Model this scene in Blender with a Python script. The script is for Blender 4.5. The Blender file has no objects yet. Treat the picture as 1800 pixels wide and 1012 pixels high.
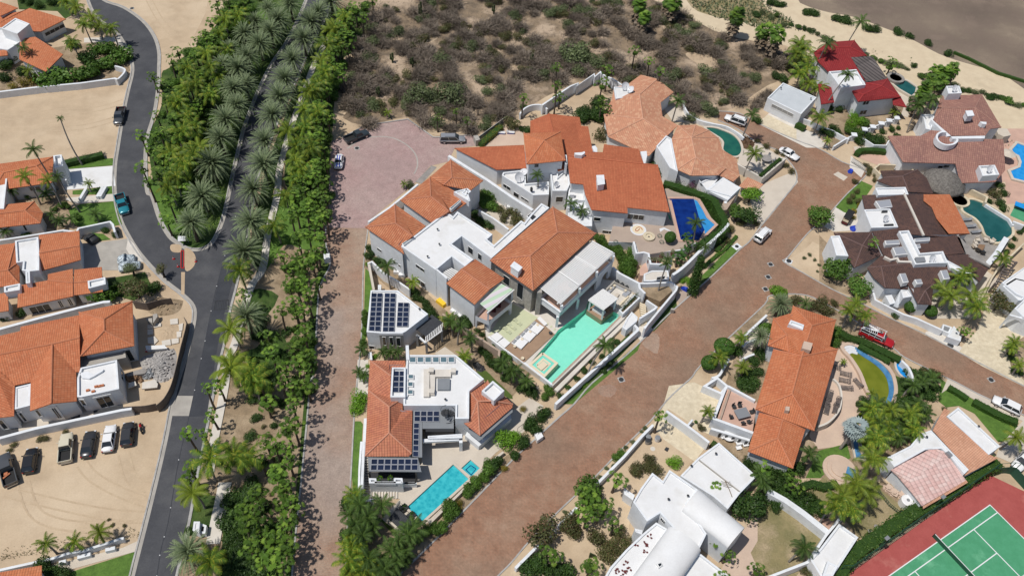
import bpy,bmesh,math,random
from mathutils import Vector as Vc,Matrix
from math import cos,sin
from mathutils.geometry import tessellate_polygon
PI=math.pi
rad=math.radians
rnd=random.Random(7)
S=bpy.context.scene
C=S.collection
FOC,PITCH,ROLL,CAMH=1400.0,0.862080,0.0714096,109.714
cam_d=bpy.data.cameras.new('camera');cam=bpy.data.objects.new('camera',cam_d);C.objects.link(cam)
cam_d.sensor_width=36.0;cam_d.lens=FOC/1800*36.0;cam_d.clip_start=1.0;cam_d.clip_end=6000
R0=Vc((1,0,0));F0=Vc((0,cos(PITCH),-sin(PITCH)));U0=Vc((0,sin(PITCH),cos(PITCH)))
RR=R0*cos(ROLL)+U0*sin(ROLL);UU=-R0*sin(ROLL)+U0*cos(ROLL)
cam.matrix_world=Matrix(((RR.x,UU.x,-F0.x,0),(RR.y,UU.y,-F0.y,0),(RR.z,UU.z,-F0.z,CAMH),(0,0,0,1)))
S.camera=cam
SUN_EL,SUN_ROT=rad(66),rad(-112)
wd=bpy.data.worlds.new('World');S.world=wd;wd.use_nodes=True
_n=wd.node_tree.nodes;_l=wd.node_tree.links
sky=_n.new('ShaderNodeTexSky');sky.sky_type='NISHITA';sky.sun_disc=False
sky.sun_elevation=SUN_EL;sky.sun_rotation=SUN_ROT;sky.altitude=50;sky.air_density=1.0;sky.dust_density=1.0;sky.ozone_density=1.5
_n['Background'].inputs['Strength'].default_value=0.10
_l.new(sky.outputs[0],_n['Background'].inputs[0])
sl=bpy.data.lights.new('sun','SUN');sl.energy=5.0;sl.angle=rad(0.5);sl.color=(1.0,0.955,0.89)
sun=bpy.data.objects.new('sun',sl);C.objects.link(sun)
_sd=Vc((sin(SUN_ROT)*cos(SUN_EL),cos(SUN_ROT)*cos(SUN_EL),sin(SUN_EL)))
sun.rotation_euler=_sd.to_track_quat('Z','Y').to_euler()
S.view_settings.view_transform='Standard';S.view_settings.look='None';S.view_settings.gamma=1.0
S.view_settings.use_curve_mapping=False;S.view_settings.exposure=-0.42
FR=dict(O0=(0,0,1),A=(0,0,2.976),B=(0,260,2.976),C=(0,520,3.893),D=(0,700,3.244),E=(400,0,2.976),F6=(400,660,2.876),
G=(580,180,4.6),H=(780,180,4.6),I=(630,340,4.6),J=(840,340,4.217),K=(780,480,4.4),L=(620,480,4.6),
M=(600,600,4.047),N=(580,780,4.3625),O=(1040,100,4.217),P=(980,250,4.217),Q=(1100,440,4.217),
R=(1320,30,4.4),S=(1500,90,4.4),T=(1440,270,3.489),U=(1220,520,3.1625),V=(900,700,3.244),
X=(1350,700,3.244),Y=(1450,500,3.614),Z1=(900,0,3.6),Z2=(600,0,4.2175),Z3=(1350,0,4.0),Z4=(250,340,3.1625))
def ray(px,py):
 a,b=px-900,py-506
 return(RR*(a/FOC)-UU*(b/FOC)+F0)
def W(px,py,z=0.0):
 r=ray(px,py);t=(z-CAMH)/r.z
 return Vc((r.x*t,r.y*t,z))
def PX(f,s):
 """'x,y x,y' in frame f -> photo points; a token may switch frame: J:10,20"""
 out=[]
 for t in s.split():
  g=f
  if ':' in t:g,t=t.split(':')
  x,y=t.split(',')
  ox,oy,k=FR[g];out.append((float(x)/k+ox,float(y)/k+oy))
 return out
def WP(f,s,z=0.0):
 return[W(x,y,z)for x,y in PX(f,s)]
def smooth(P,n=5,closed=False):
 out=[];m=len(P)
 for i in range(m if closed else m-1):
  p1,p2=P[i],P[(i+1)%m]
  p0=P[i-1]if(i>0 or closed)else p1
  p3=P[(i+2)%m]if(i+2<m or closed)else p2
  for k in range(n):
   t=k/n
   out.append(0.5*((2*p1)+(p2-p0)*t+(2*p0-5*p1+4*p2-p3)*t*t+(3*p1-p0-3*p2+p3)*t**3))
 if not closed:out.append(P[-1])
 return out
def area2(P):return sum(P[i].x*P[(i+1)%len(P)].y-P[(i+1)%len(P)].x*P[i].y for i in range(len(P)))
def ccw(P):return list(P)if area2(P)>0 else list(reversed(P))
def inset(P,d):
 """P ccw; positive d shrinks"""
 n=len(P);out=[]
 for i in range(n):
  a,b,c=P[i-1],P[i],P[(i+1)%n]
  e1=Vc((b.x-a.x,b.y-a.y));e2=Vc((c.x-b.x,c.y-b.y))
  if e1.length<1e-6 or e2.length<1e-6:out.append(b.copy());continue
  e1.normalize();e2.normalize()
  n1=Vc((-e1.y,e1.x));n2=Vc((-e2.y,e2.x));m=n1+n2
  k=m.dot(n1)
  m=m/max(k,0.35)
  out.append(Vc((b.x+m.x*d,b.y+m.y*d,b.z)))
 return out
def inpoly(x,y,P):
 c=False;n=len(P)
 for i in range(n):
  a,b=P[i],P[i-1]
  if(a[1]>y)!=(b[1]>y)and x<(b[0]-a[0])*(y-a[1])/(b[1]-a[1])+a[0]:c=not c
 return c
MATS={}
def _mk(name):
 m=bpy.data.materials.new(name);m.use_nodes=True;nt=m.node_tree
 return m,nt.nodes,nt.links,nt.nodes['Principled BSDF']
def _noise(n,l,vec,scale,detail=4,rough=.6):
 t=n.new('ShaderNodeTexNoise');t.inputs['Scale'].default_value=scale;t.inputs['Detail'].default_value=detail
 t.inputs['Roughness'].default_value=rough
 if vec is not None:l.new(vec,t.inputs['Vector'])
 return t.outputs[0]
def _ramp(n,l,fac,stops):
 r=n.new('ShaderNodeValToRGB');l.new(fac,r.inputs[0]);e=r.color_ramp.elements
 while len(e)<len(stops):e.new(0.5)
 for i,(p,c)in enumerate(stops):
  e[i].position=p;e[i].color=(c[0],c[1],c[2],1)if not isinstance(c,(int,float))else(c,c,c,1)
 return r.outputs[0]
def _mix(n,l,fac,a,b,mode='MIX'):
 m=n.new('ShaderNodeMix');m.data_type='RGBA';m.blend_type=mode
 for sock,v in((m.inputs[0],fac),(m.inputs[6],a),(m.inputs[7],b)):
  if isinstance(v,(int,float)):sock.default_value=v
  elif isinstance(v,tuple):sock.default_value=(v[0],v[1],v[2],1)
  else:l.new(v,sock)
 return m.outputs[2]
def _math(n,l,op,a,b=None,c=None):
 m=n.new('ShaderNodeMath');m.operation=op
 for i,v in enumerate((a,b,c)):
  if v is None:continue
  if isinstance(v,(int,float)):m.inputs[i].default_value=v
  else:l.new(v,m.inputs[i])
 return m.outputs[0]
def MAT(name,c1,c2=None,scale=.5,c3=None,scale3=.06,rough=.85,bump=0.0,bscale=3.,metal=0.,spec=.35,lo=.35,hi=.65,lo3=.45,hi3=.7,fine=0.,alpha=None,objvar=0.):
 if name in MATS:return MATS[name]
 m,n,l,b=_mk(name)
 b.inputs['Roughness'].default_value=rough;b.inputs['Metallic'].default_value=metal
 b.inputs['Specular IOR Level'].default_value=spec
 g=n.new('ShaderNodeNewGeometry');pos=g.outputs['Position']
 col=None
 if c2 is not None:col=_mix(n,l,_ramp(n,l,_noise(n,l,pos,scale),[(lo,0.),(hi,1.)]),c1,c2)
 if c3 is not None:col=_mix(n,l,_ramp(n,l,_noise(n,l,pos,scale3,5,.65),[(lo3,0.),(hi3,1.)]),col if col is not None else c1,c3)
 if fine:
  f=_ramp(n,l,_noise(n,l,pos,4.,5,.8),[(.3,1-fine),(.7,1+fine)])
  col=_mix(n,l,1.,col if col is not None else c1,f,'MULTIPLY')
 if objvar:
  oi=n.new('ShaderNodeObjectInfo');f=_math(n,l,'MULTIPLY_ADD',oi.outputs['Random'],objvar*2,1-objvar)
  cc=n.new('ShaderNodeCombineColor');[l.new(f,cc.inputs[i])for i in range(3)]
  col=_mix(n,l,1.,col if col is not None else c1,cc.outputs[0],'MULTIPLY')
 if col is None:b.inputs['Base Color'].default_value=(*c1,1)
 else:l.new(col,b.inputs['Base Color'])
 if bump:
  bm_=n.new('ShaderNodeBump');bm_.inputs['Strength'].default_value=bump;bm_.inputs['Distance'].default_value=.1
  l.new(_noise(n,l,pos,bscale,5,.7),bm_.inputs['Height']);l.new(bm_.outputs[0],b.inputs['Normal'])
 MATS[name]=m;return m
def TILE(name,c1,c2,c3,rib=.34,row=.42,groove=.45,blotch=None,bvar=.25,lo=.42,hi=.62):
 """clay tile on a UV map in metres: u across the slope, v down it"""
 if name in MATS:return MATS[name]
 m,n,l,b=_mk(name);b.inputs['Roughness'].default_value=.8;b.inputs['Specular IOR Level'].default_value=.25
 uv=n.new('ShaderNodeUVMap');uv.uv_map='UVMap'
 sp=n.new('ShaderNodeSeparateXYZ');l.new(uv.outputs[0],sp.inputs[0])
 u=_math(n,l,'DIVIDE',sp.outputs[0],rib);v=_math(n,l,'DIVIDE',sp.outputs[1],row)
 cx=n.new('ShaderNodeCombineXYZ');l.new(_math(n,l,'FLOOR',u),cx.inputs[0]);l.new(_math(n,l,'FLOOR',v),cx.inputs[1])
 wn=n.new('ShaderNodeTexWhiteNoise');wn.noise_dimensions='2D';l.new(cx.outputs[0],wn.inputs['Vector'])
 g=n.new('ShaderNodeNewGeometry')
 big=_ramp(n,l,_noise(n,l,g.outputs['Position'],.22,5,.65),[(lo,0.),(hi,1.)])
 col=_mix(n,l,big,c1,c2)
 col=_mix(n,l,_ramp(n,l,wn.outputs[0],[(.55,0.),(1.,.7)]),col,c3)
 if blotch:
  cx2=n.new('ShaderNodeCombineXYZ');l.new(_math(n,l,'FLOOR',_math(n,l,'DIVIDE',sp.outputs[0],rib*2)),cx2.inputs[0]);l.new(_math(n,l,'FLOOR',_math(n,l,'ADD',v,_math(n,l,'DIVIDE',sp.outputs[0],rib*5))),cx2.inputs[1])
  w2=n.new('ShaderNodeTexWhiteNoise');w2.noise_dimensions='2D';l.new(cx2.outputs[0],w2.inputs['Vector'])
  col=_mix(n,l,_ramp(n,l,w2.outputs[0],[(.72,0.),(.76,1.)]),col,blotch)
 fr=_math(n,l,'FRACT',u)
 prof=_math(n,l,'SINE',_math(n,l,'MULTIPLY',fr,PI))
 groove_shade_dirt=_ramp(n,l,prof,[(.15,1-groove),(.6,1.)])  # rib shade and groove dirt put into the colour so ribs read
 col=_mix(n,l,1.,col,groove_shade_dirt,'MULTIPLY')
 fv=_math(n,l,'FRACT',v)
 col=_mix(n,l,1.,col,_ramp(n,l,fv,[(.0,1-bvar),(.2,1.)]),'MULTIPLY')
 col=_mix(n,l,1.,col,_ramp(n,l,_noise(n,l,g.outputs['Position'],1.3,6,.75),[(.3,.86),(.65,1.05)]),'MULTIPLY')
 l.new(col,b.inputs['Base Color'])
 bp=n.new('ShaderNodeBump');bp.inputs['Strength'].default_value=.6;bp.inputs['Distance'].default_value=.06
 l.new(_math(n,l,'ADD',prof,_math(n,l,'MULTIPLY',fv,-.3)),bp.inputs['Height']);l.new(bp.outputs[0],b.inputs['Normal'])
 MATS[name]=m;return m
def LEAF(name,c1,c2,c3=None,var=.25,transl=.25,yellow=None):
 if name in MATS:return MATS[name]
 m,n,l,b=_mk(name);b.inputs['Roughness'].default_value=.55;b.inputs['Specular IOR Level'].default_value=.3
 g=n.new('ShaderNodeNewGeometry');oi=n.new('ShaderNodeObjectInfo')
 col=_mix(n,l,g.outputs['Random Per Island'],c1,c2)
 if c3 is not None:col=_mix(n,l,_ramp(n,l,_math(n,l,'FRACT',_math(n,l,'MULTIPLY',g.outputs['Random Per Island'],17.3)),[(.75,0.),(.85,1.)]),col,c3)
 if yellow is not None:col=_mix(n,l,_ramp(n,l,oi.outputs['Random'],[(.5,0.),(1.,.8)]),col,yellow)
 f=_math(n,l,'MULTIPLY_ADD',_math(n,l,'FRACT',_math(n,l,'MULTIPLY',oi.outputs['Random'],7.7)),var*2,1-var)
 cc=n.new('ShaderNodeCombineColor');[l.new(f,cc.inputs[i])for i in range(3)]
 col=_mix(n,l,1.,col,cc.outputs[0],'MULTIPLY')
 l.new(col,b.inputs['Base Color'])
 if transl:
  tr=n.new('ShaderNodeBsdfTranslucent');l.new(col,tr.inputs[0]);ms=n.new('ShaderNodeMixShader');ms.inputs[0].default_value=transl
  l.new(b.outputs[0],ms.inputs[1]);l.new(tr.outputs[0],ms.inputs[2]);l.new(ms.outputs[0],n['Material Output'].inputs[0])
 MATS[name]=m;return m
def WATER(name,c1,c2,scale=1.2,rough=.06):
 m,n,l,b=_mk(name);b.inputs['Roughness'].default_value=rough;b.inputs['IOR'].default_value=1.33
 g=n.new('ShaderNodeNewGeometry');pos=g.outputs['Position']
 vt=n.new('ShaderNodeTexVoronoi');vt.feature='SMOOTH_F1';vt.inputs['Scale'].default_value=scale;l.new(pos,vt.inputs['Vector'])
 f=_ramp(n,l,_mix(n,l,.5,vt.outputs['Distance'],_noise(n,l,pos,scale*2)),[(.3,0.),(.6,1.)])  # caustic-like light ripples mottled into the water colour
 l.new(_mix(n,l,f,c1,c2),b.inputs['Base Color'])
 bp=n.new('ShaderNodeBump');bp.inputs['Strength'].default_value=.25;bp.inputs['Distance'].default_value=.04
 l.new(_noise(n,l,pos,2.5),bp.inputs['Height']);l.new(bp.outputs[0],b.inputs['Normal'])
 MATS[name]=m;return m
def CLEAR(name,c):
 m,n,l,b=_mk(name);tr=n.new('ShaderNodeBsdfTransparent');tr.inputs[0].default_value=(*c,1);gl=n.new('ShaderNodeBsdfGlossy');gl.inputs['Roughness'].default_value=.05
 fr=n.new('ShaderNodeFresnel');fr.inputs[0].default_value=1.33;ms=n.new('ShaderNodeMixShader');g=n.new('ShaderNodeNewGeometry');bp=n.new('ShaderNodeBump');bp.inputs['Strength'].default_value=.4;bp.inputs['Distance'].default_value=.04
 l.new(_noise(n,l,g.outputs['Position'],2.2),bp.inputs['Height']);l.new(bp.outputs[0],gl.inputs['Normal']);l.new(fr.outputs[0],ms.inputs[0]);l.new(tr.outputs[0],ms.inputs[1]);l.new(gl.outputs[0],ms.inputs[2]);l.new(ms.outputs[0],n['Material Output'].inputs[0]);MATS[name]=m
CLEAR('clear_water',(.80,.95,.93))
def BRICK(name,c1,c2,mortar,c3,scale3,c4=None,bw=.5,bh=.25,msz=.03,rot=0.,lo3=.4,hi3=.65):
 m,n,l,b=_mk(name);b.inputs['Roughness'].default_value=.9;b.inputs['Specular IOR Level'].default_value=.2
 g=n.new('ShaderNodeNewGeometry');pos=g.outputs['Position']
 mp=n.new('ShaderNodeMapping');mp.inputs['Rotation'].default_value=(0,0,rot);l.new(pos,mp.inputs[0])
 t=n.new('ShaderNodeTexBrick');t.inputs['Scale'].default_value=1.;t.inputs['Brick Width'].default_value=bw;t.inputs['Row Height'].default_value=bh
 t.inputs['Mortar Size'].default_value=msz;t.inputs['Color1'].default_value=(*c1,1);t.inputs['Color2'].default_value=(*c2,1);t.inputs['Mortar'].default_value=(*mortar,1)
 l.new(mp.outputs[0],t.inputs['Vector'])
 col=_mix(n,l,_ramp(n,l,_noise(n,l,pos,scale3,6,.7),[(lo3,0.),(hi3,.85)]),t.outputs[0],c3)
 if c4 is not None:col=_mix(n,l,_ramp(n,l,_noise(n,l,pos,.045,3,.5),[(.5,0.),(.62,.8)]),col,c4)
 col=_mix(n,l,1.,col,_ramp(n,l,_noise(n,l,pos,3.2,6,.85),[(.25,.68),(.75,1.3)]),'MULTIPLY')
 col=_mix(n,l,1.,col,_ramp(n,l,_noise(n,l,pos,.6,6,.8),[(.3,.82),(.7,1.16)]),'MULTIPLY')
 l.new(col,b.inputs['Base Color'])
 bp=n.new('ShaderNodeBump');bp.inputs['Strength'].default_value=.3;bp.inputs['Distance'].default_value=.03
 l.new(t.outputs['Fac'],bp.inputs['Height']);bp.invert=True;l.new(bp.outputs[0],b.inputs['Normal'])
 MATS[name]=m;return m
BRICK('brick_brown',(.31,.158,.098),(.25,.128,.082),(.26,.18,.125),(.34,.235,.165),.16,(.23,.155,.11),rot=.72,lo3=.45,hi3=.72)
BRICK('brick_lane',(.33,.195,.135),(.28,.17,.12),(.29,.215,.165),(.37,.29,.225),.13,(.32,.26,.225),rot=0.,lo3=.4,hi3=.7)
BRICK('brick_pink',(.39,.255,.24),(.35,.23,.218),(.33,.25,.235),(.38,.29,.265),.1,(.34,.245,.23),rot=.3)
MAT('asphalt',(.052,.054,.061),(.073,.075,.082),.25,(.112,.112,.114),.12,rough=.9,fine=.12,bump=.2,lo3=.52,hi3=.8)
MAT('asphalt_dark',(.036,.039,.048),(.05,.054,.063),.3,rough=.9,fine=.12)
MAT('concrete',(.40,.375,.335),(.32,.30,.27),.5,rough=.9,fine=.1,bump=.2)
MAT('concrete_pale',(.62,.58,.52),(.54,.50,.44),.4,rough=.85,fine=.06)
MAT('kerb',(.42,.41,.39),(.30,.29,.28),.7,rough=.9,fine=.12)
MAT('sand',(.48,.365,.245),(.40,.30,.20),.35,(.55,.435,.30),.09,rough=.95,fine=.1,bump=.4,bscale=1.2)
MAT('lot_sand',(.50,.385,.26),(.42,.32,.215),.3,(.57,.455,.32),.07,rough=.95,fine=.09,bump=.4,bscale=1.)
MAT('beach_sand',(.60,.50,.35),(.54,.44,.305),.4,(.45,.37,.26),.08,rough=.95,fine=.07,bump=.3,lo3=.58,hi3=.75)
MAT('desert_soil',(.27,.20,.13),(.15,.115,.08),.35,(.43,.33,.235),.12,rough=.95,fine=.25,bump=.8,bscale=1.5,lo3=.5,hi3=.62)
MAT('riverbed',(.19,.145,.112),(.115,.088,.07),.14,(.26,.205,.15),.07,rough=.95,fine=.35,bump=.3)
MAT('grass',(.10,.185,.03),(.065,.13,.02),.8,rough=.9,fine=.25,bump=.5,bscale=6)
MAT('turf',(.075,.115,.022),(.06,.095,.018),.8,rough=.9,fine=.12)
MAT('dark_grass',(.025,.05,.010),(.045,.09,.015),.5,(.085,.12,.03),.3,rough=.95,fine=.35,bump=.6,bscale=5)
MAT('garden_soil',(.30,.22,.14),(.20,.15,.095),.6,(.40,.31,.21),.25,rough=.95,fine=.2,bump=.5)
MAT('dry_grass',(.26,.215,.11),(.16,.15,.065),.5,(.40,.31,.20),.25,rough=.95,fine=.2,bump=.5)
MAT('patio',(.56,.50,.42),(.51,.45,.375),.4,rough=.8,fine=.05)
MAT('patio_pink',(.55,.36,.28),(.47,.31,.245),.5,rough=.8,fine=.08)
MAT('patio_salmon',(.56,.43,.335),(.50,.38,.30),.4,rough=.8,fine=.07)
MAT('patio_brown',(.40,.32,.26),(.36,.285,.235),.4,rough=.8,fine=.07)
MAT('patio_lime',(.52,.54,.36),(.47,.50,.335),.5,rough=.7,fine=.05)
MAT('flagstone',(.66,.58,.43),(.54,.46,.33),1.4,(.50,.43,.31),.25,rough=.9,fine=.1,bump=.6)
MAT('grey_stone',(.30,.28,.26),(.22,.205,.19),.7,rough=.9,fine=.15,bump=.5)
MAT('white_wall',(.70,.725,.75),(.63,.65,.67),.8,(.50,.50,.49),.45,rough=.8,fine=.06,lo3=.58,hi3=.8)
MAT('white_roof',(.70,.705,.705),(.65,.65,.645),.35,(.54,.525,.49),.25,rough=.8,fine=.05,lo3=.55,hi3=.8)
MAT('stone_wall',(.42,.40,.36),(.30,.285,.26),2.2,rough=.9,fine=.2,bump=.8,bscale=4)
MAT('tan_wall',(.42,.32,.25),(.35,.27,.21),1.,rough=.9,fine=.1)
MAT('grey_slab',(.21,.225,.24),(.18,.195,.21),.4,rough=.6,fine=.05)
MAT('near_black',(.03,.031,.034),rough=.5)  # near-black; in openings, slots and the trench it paints the inner shade
MAT('dark_slate',(.045,.048,.055),(.03,.032,.037),3.,rough=.6)
MAT('glass',(.02,.026,.032),rough=.08,spec=.6)
MAT('sky_glass',(.12,.19,.22),(.08,.14,.17),.8,rough=.1,spec=.6)
MAT('white_paint',(.72,.72,.72),rough=.5)
MAT('white_frame',(.68,.68,.67),rough=.6)
MAT('wood',(.25,.155,.09),(.20,.12,.07),2.,rough=.7)
MAT('deck_wood',(.33,.22,.145),(.28,.185,.12),1.,rough=.7,fine=.08)
MAT('grey_wood',(.15,.125,.115),(.10,.085,.08),1.5,rough=.85,fine=.15)
MAT('pergola_dark',(.035,.034,.036),rough=.6)
MAT('terracotta',(.42,.15,.07),rough=.8)
MAT('metal_grey',(.30,.31,.32),rough=.45,metal=.4)
MAT('metal_dark',(.05,.052,.055),rough=.5,metal=.3)
MAT('rubber',(.018,.018,.019),rough=.8)
MAT('chrome',(.5,.5,.52),rough=.25,metal=.9)
MAT('lamp_glass',(.65,.66,.68),rough=.15,spec=.6)
MAT('tail_red',(.35,.012,.01),rough=.25)
MAT('blue_fabric',(.015,.05,.42),(.01,.035,.32),2.,rough=.6)
MAT('cushion',(.30,.28,.25),rough=.9);MAT('cream',(.66,.57,.42),rough=.8)
MAT('maroon',(.10,.018,.018),rough=.7);MAT('red_paint',(.50,.02,.018),rough=.5);MAT('yellow',(.75,.48,.03),rough=.5)
MAT('thatch',(.20,.185,.165),(.11,.10,.09),2.5,rough=.95,fine=.3,bump=1.,bscale=3)
MAT('bark_palm',(.125,.095,.07),(.075,.058,.043),3.,rough=.95,bump=.5)
MAT('bark_grey',(.26,.24,.215),(.19,.17,.15),2.,rough=.9)
MAT('bark_dark',(.06,.048,.038),rough=.95)
MAT('court_green',(.06,.265,.13),(.075,.30,.155),.8,(.15,.42,.24),.22,rough=.7,fine=.08,lo3=.58,hi3=.75)
MAT('court_red',(.37,.085,.075),(.33,.07,.062),.6,(.46,.17,.14),.16,rough=.75,fine=.08,lo3=.56,hi3=.72)
MAT('fence_green',(.02,.08,.05),rough=.6)
MAT('rubble',(.42,.40,.38),(.30,.285,.27),2.,rough=.95,fine=.3)
MAT('mesh_brown',(.12,.095,.08),(.16,.13,.11),1.5,rough=.9)
MAT('black_rock',(.02,.02,.023),(.05,.05,.055),4.,rough=.6)
WATER('water_teal',(.15,.58,.45),(.20,.66,.53),1.5)
MAT('pool_plaster',(.32,.72,.60),(.36,.75,.63),1.5,rough=.7)
WATER('water_cyan',(.02,.33,.40),(.055,.47,.52),1.6)
WATER('water_blue',(.003,.017,.12),(.006,.03,.18),1.0)
WATER('water_midblue',(.03,.22,.50),(.04,.27,.57),1.0)
WATER('water_azure',(.01,.22,.58),(.03,.30,.68),1.2)
WATER('water_dark',(.012,.075,.075),(.02,.10,.098),.6)
WATER('water_algae',(.12,.145,.012),(.165,.185,.02),.5,.25)
WATER('water_green',(.012,.085,.07),(.02,.12,.085),.7)
TILE('tile_orange',(.52,.18,.082),(.47,.15,.068),(.56,.225,.115),groove=.25)
TILE('tile_villa',(.50,.19,.092),(.44,.155,.078),(.55,.24,.13),rib=.40,groove=.5,bvar=.12)
TILE('tile_rust',(.45,.138,.066),(.41,.12,.058),(.49,.165,.08),groove=.2,rib=.3)
TILE('tile_salmon',(.55,.27,.165),(.51,.24,.145),(.57,.29,.18),rib=.36,groove=.25,blotch=(.60,.335,.21))
TILE('tile_faded',(.46,.165,.09),(.51,.205,.12),(.38,.13,.085),rib=.4,groove=.35,lo=.35,hi=.6)
TILE('tile_red',(.27,.028,.030),(.23,.024,.026),(.30,.04,.04),rib=.5,row=.5,groove=.3)
TILE('tile_mauve',(.33,.17,.135),(.28,.145,.12),(.40,.22,.165),rib=.4,row=.6,groove=.3,bvar=.35)
TILE('tile_maroon',(.095,.056,.048),(.13,.072,.058),(.065,.042,.04),rib=.34,groove=.4,lo=.4)
TILE('tile_pink',(.62,.40,.36),(.66,.46,.42),(.72,.58,.53),rib=.8,row=.5,groove=.25)
TILE('tile_peach',(.58,.31,.20),(.52,.27,.17),(.62,.35,.23),rib=.3,groove=.25)
LEAF('leaf_fan',(.05,.11,.013),(.125,.225,.028),(.19,.30,.04),.3)
LEAF('leaf_fan_dark',(.025,.075,.014),(.055,.13,.022),None,.25)
LEAF('leaf_date',(.115,.165,.075),(.25,.30,.155),(.085,.12,.055),.12,.15)
LEAF('leaf_coco',(.06,.13,.013),(.17,.26,.026),(.30,.32,.035),.22,.3,yellow=(.21,.27,.03))
LEAF('leaf_coco_dark',(.04,.085,.017),(.095,.155,.03),None,.2)
LEAF('leaf_broad',(.05,.115,.015),(.095,.185,.025),(.12,.21,.035),.25)
LEAF('leaf_bright',(.12,.27,.02),(.19,.36,.03),None,.15)
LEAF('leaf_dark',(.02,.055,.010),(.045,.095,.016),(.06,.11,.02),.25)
LEAF('leaf_olive',(.075,.088,.026),(.125,.135,.048),(.15,.10,.05),.25)
LEAF('leaf_hedge',(.035,.095,.012),(.07,.15,.02),None,.15)
LEAF('leaf_yellow',(.20,.17,.02),(.30,.22,.03),(.10,.13,.02),.2)
LEAF('leaf_purple',(.16,.03,.11),(.26,.06,.18),(.05,.09,.03),.15)
LEAF('leaf_brown',(.10,.06,.035),(.15,.09,.05),None,.2)
LEAF('twig',(.14,.112,.085),(.25,.205,.16),(.095,.072,.054),.3,0)
LEAF('leaf_desert',(.085,.115,.042),(.13,.16,.068),(.06,.075,.03),.25,.1)
LEAF('leaf_silver',(.24,.30,.30),(.36,.42,.41),None,.1,.1)
LEAF('leaf_cactus',(.04,.06,.02),(.06,.08,.03),None,.2,0)
LEAF('dead_frond',(.14,.10,.065),(.20,.15,.10),None,.2,0)
class MB:
 def __init__(s):s.v=[];s.f=[];s.uv={}
 def add(s,vs,fs):
  o=len(s.v);s.v+=[Vc(p)for p in vs];s.f+=[tuple(i+o for i in f)for f in fs];return o
 def box(s,c,d,rz=0.,taper=1.,m=None):
  x,y,z=d[0]/2,d[1]/2,d[2]/2;M=Matrix.Rotation(rz,3,'Z')if m is None else m;c=Vc(c);vs=[]
  for sz,k in((-z,1),(z,taper)):
   for sx,sy in((-x,-y),(x,-y),(x,y),(-x,y)):vs.append(c+M@Vc((sx*k,sy*k,sz)))
  s.add(vs,[(3,2,1,0),(4,5,6,7),(0,1,5,4),(1,2,6,5),(2,3,7,6),(3,0,4,7)])
 def prism(s,P,z0,z1,top=True,bot=False):
  P=ccw(P);n=len(P);o=len(s.v)
  s.v+=[Vc((p.x,p.y,z0))for p in P]+[Vc((p.x,p.y,z1))for p in P]
  for i in range(n):j=(i+1)%n;s.f.append((o+i,o+j,o+n+j,o+n+i))
  if top:s.cap([Vc((p.x,p.y,z1))for p in P])
  if bot:s.cap([Vc((p.x,p.y,z0))for p in P],True)
 def cap(s,P,flip=False):
  if len(P)==4:
   s.add(P,[(3,2,1,0)if flip else(0,1,2,3)]);
   if not _convex(P):s.f.pop();s._tri(P,len(s.v)-4,flip)
   return
  o=len(s.v);s.v+=[Vc(p)for p in P];s._tri(P,o,flip)
 def holed(s,P,H,z):
  P=[Vc((p.x,p.y,z))for p in ccw(P)];H=[Vc((p.x,p.y,z))for p in reversed(ccw(H))];o=len(s.v);A=P+H;s.v+=A
  for t in tessellate_polygon([[Vc((p.x,p.y,0))for p in P],[Vc((p.x,p.y,0))for p in H]]):
   a,b,c=t;up=(A[b].x-A[a].x)*(A[c].y-A[a].y)-(A[b].y-A[a].y)*(A[c].x-A[a].x)>0;s.f.append(tuple(o+i for i in(t if up else(c,b,a))))
 def _tri(s,P,o,flip):
  for t in tessellate_polygon([[Vc((p.x,p.y,0))for p in P]]):
   a,b,c=t;A,B,D=P[a],P[b],P[c]
   up=((B.x-A.x)*(D.y-A.y)-(B.y-A.y)*(D.x-A.x))>0
   if up==flip:t=(c,b,a)
   s.f.append(tuple(o+i for i in t))
 def tube(s,pts,rs,n=6,cap=True):
  pts=[Vc(p)for p in pts];o=len(s.v)
  for i,p in enumerate(pts):
   d=(pts[min(i+1,len(pts)-1)]-pts[max(i-1,0)]).normalized()
   a=d.cross(Vc((.13,.97,.2))).normalized()if abs(d.y)<.9 else d.cross(Vc((1,0,0))).normalized();b=d.cross(a)
   r=rs[i]if isinstance(rs,(list,tuple))else rs
   for k in range(n):t=2*PI*k/n;s.v.append(p+(a*cos(t)+b*sin(t))*r)
  for i in range(len(pts)-1):
   for k in range(n):
    q=(k+1)%n;s.f.append((o+i*n+k,o+(i+1)*n+k,o+(i+1)*n+q,o+i*n+q))
  if cap:s.f.append(tuple(o+k for k in range(n)));s.f.append(tuple(o+(len(pts)-1)*n+k for k in reversed(range(n))))
 def lathe(s,c,prof,n=16):
  o=len(s.v);c=Vc(c)
  for r,z in prof:
   for k in range(n):t=2*PI*k/n;s.v.append(c+Vc((r*cos(t),r*sin(t),z)))
  for i in range(len(prof)-1):
   for k in range(n):q=(k+1)%n;s.f.append((o+i*n+k,o+i*n+q,o+(i+1)*n+q,o+(i+1)*n+k))
  if prof[-1][0]>.001:s.f.append(tuple(o+(len(prof)-1)*n+k for k in range(n)))
  if prof[0][0]>.001:s.f.append(tuple(o+k for k in reversed(range(n))))
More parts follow.
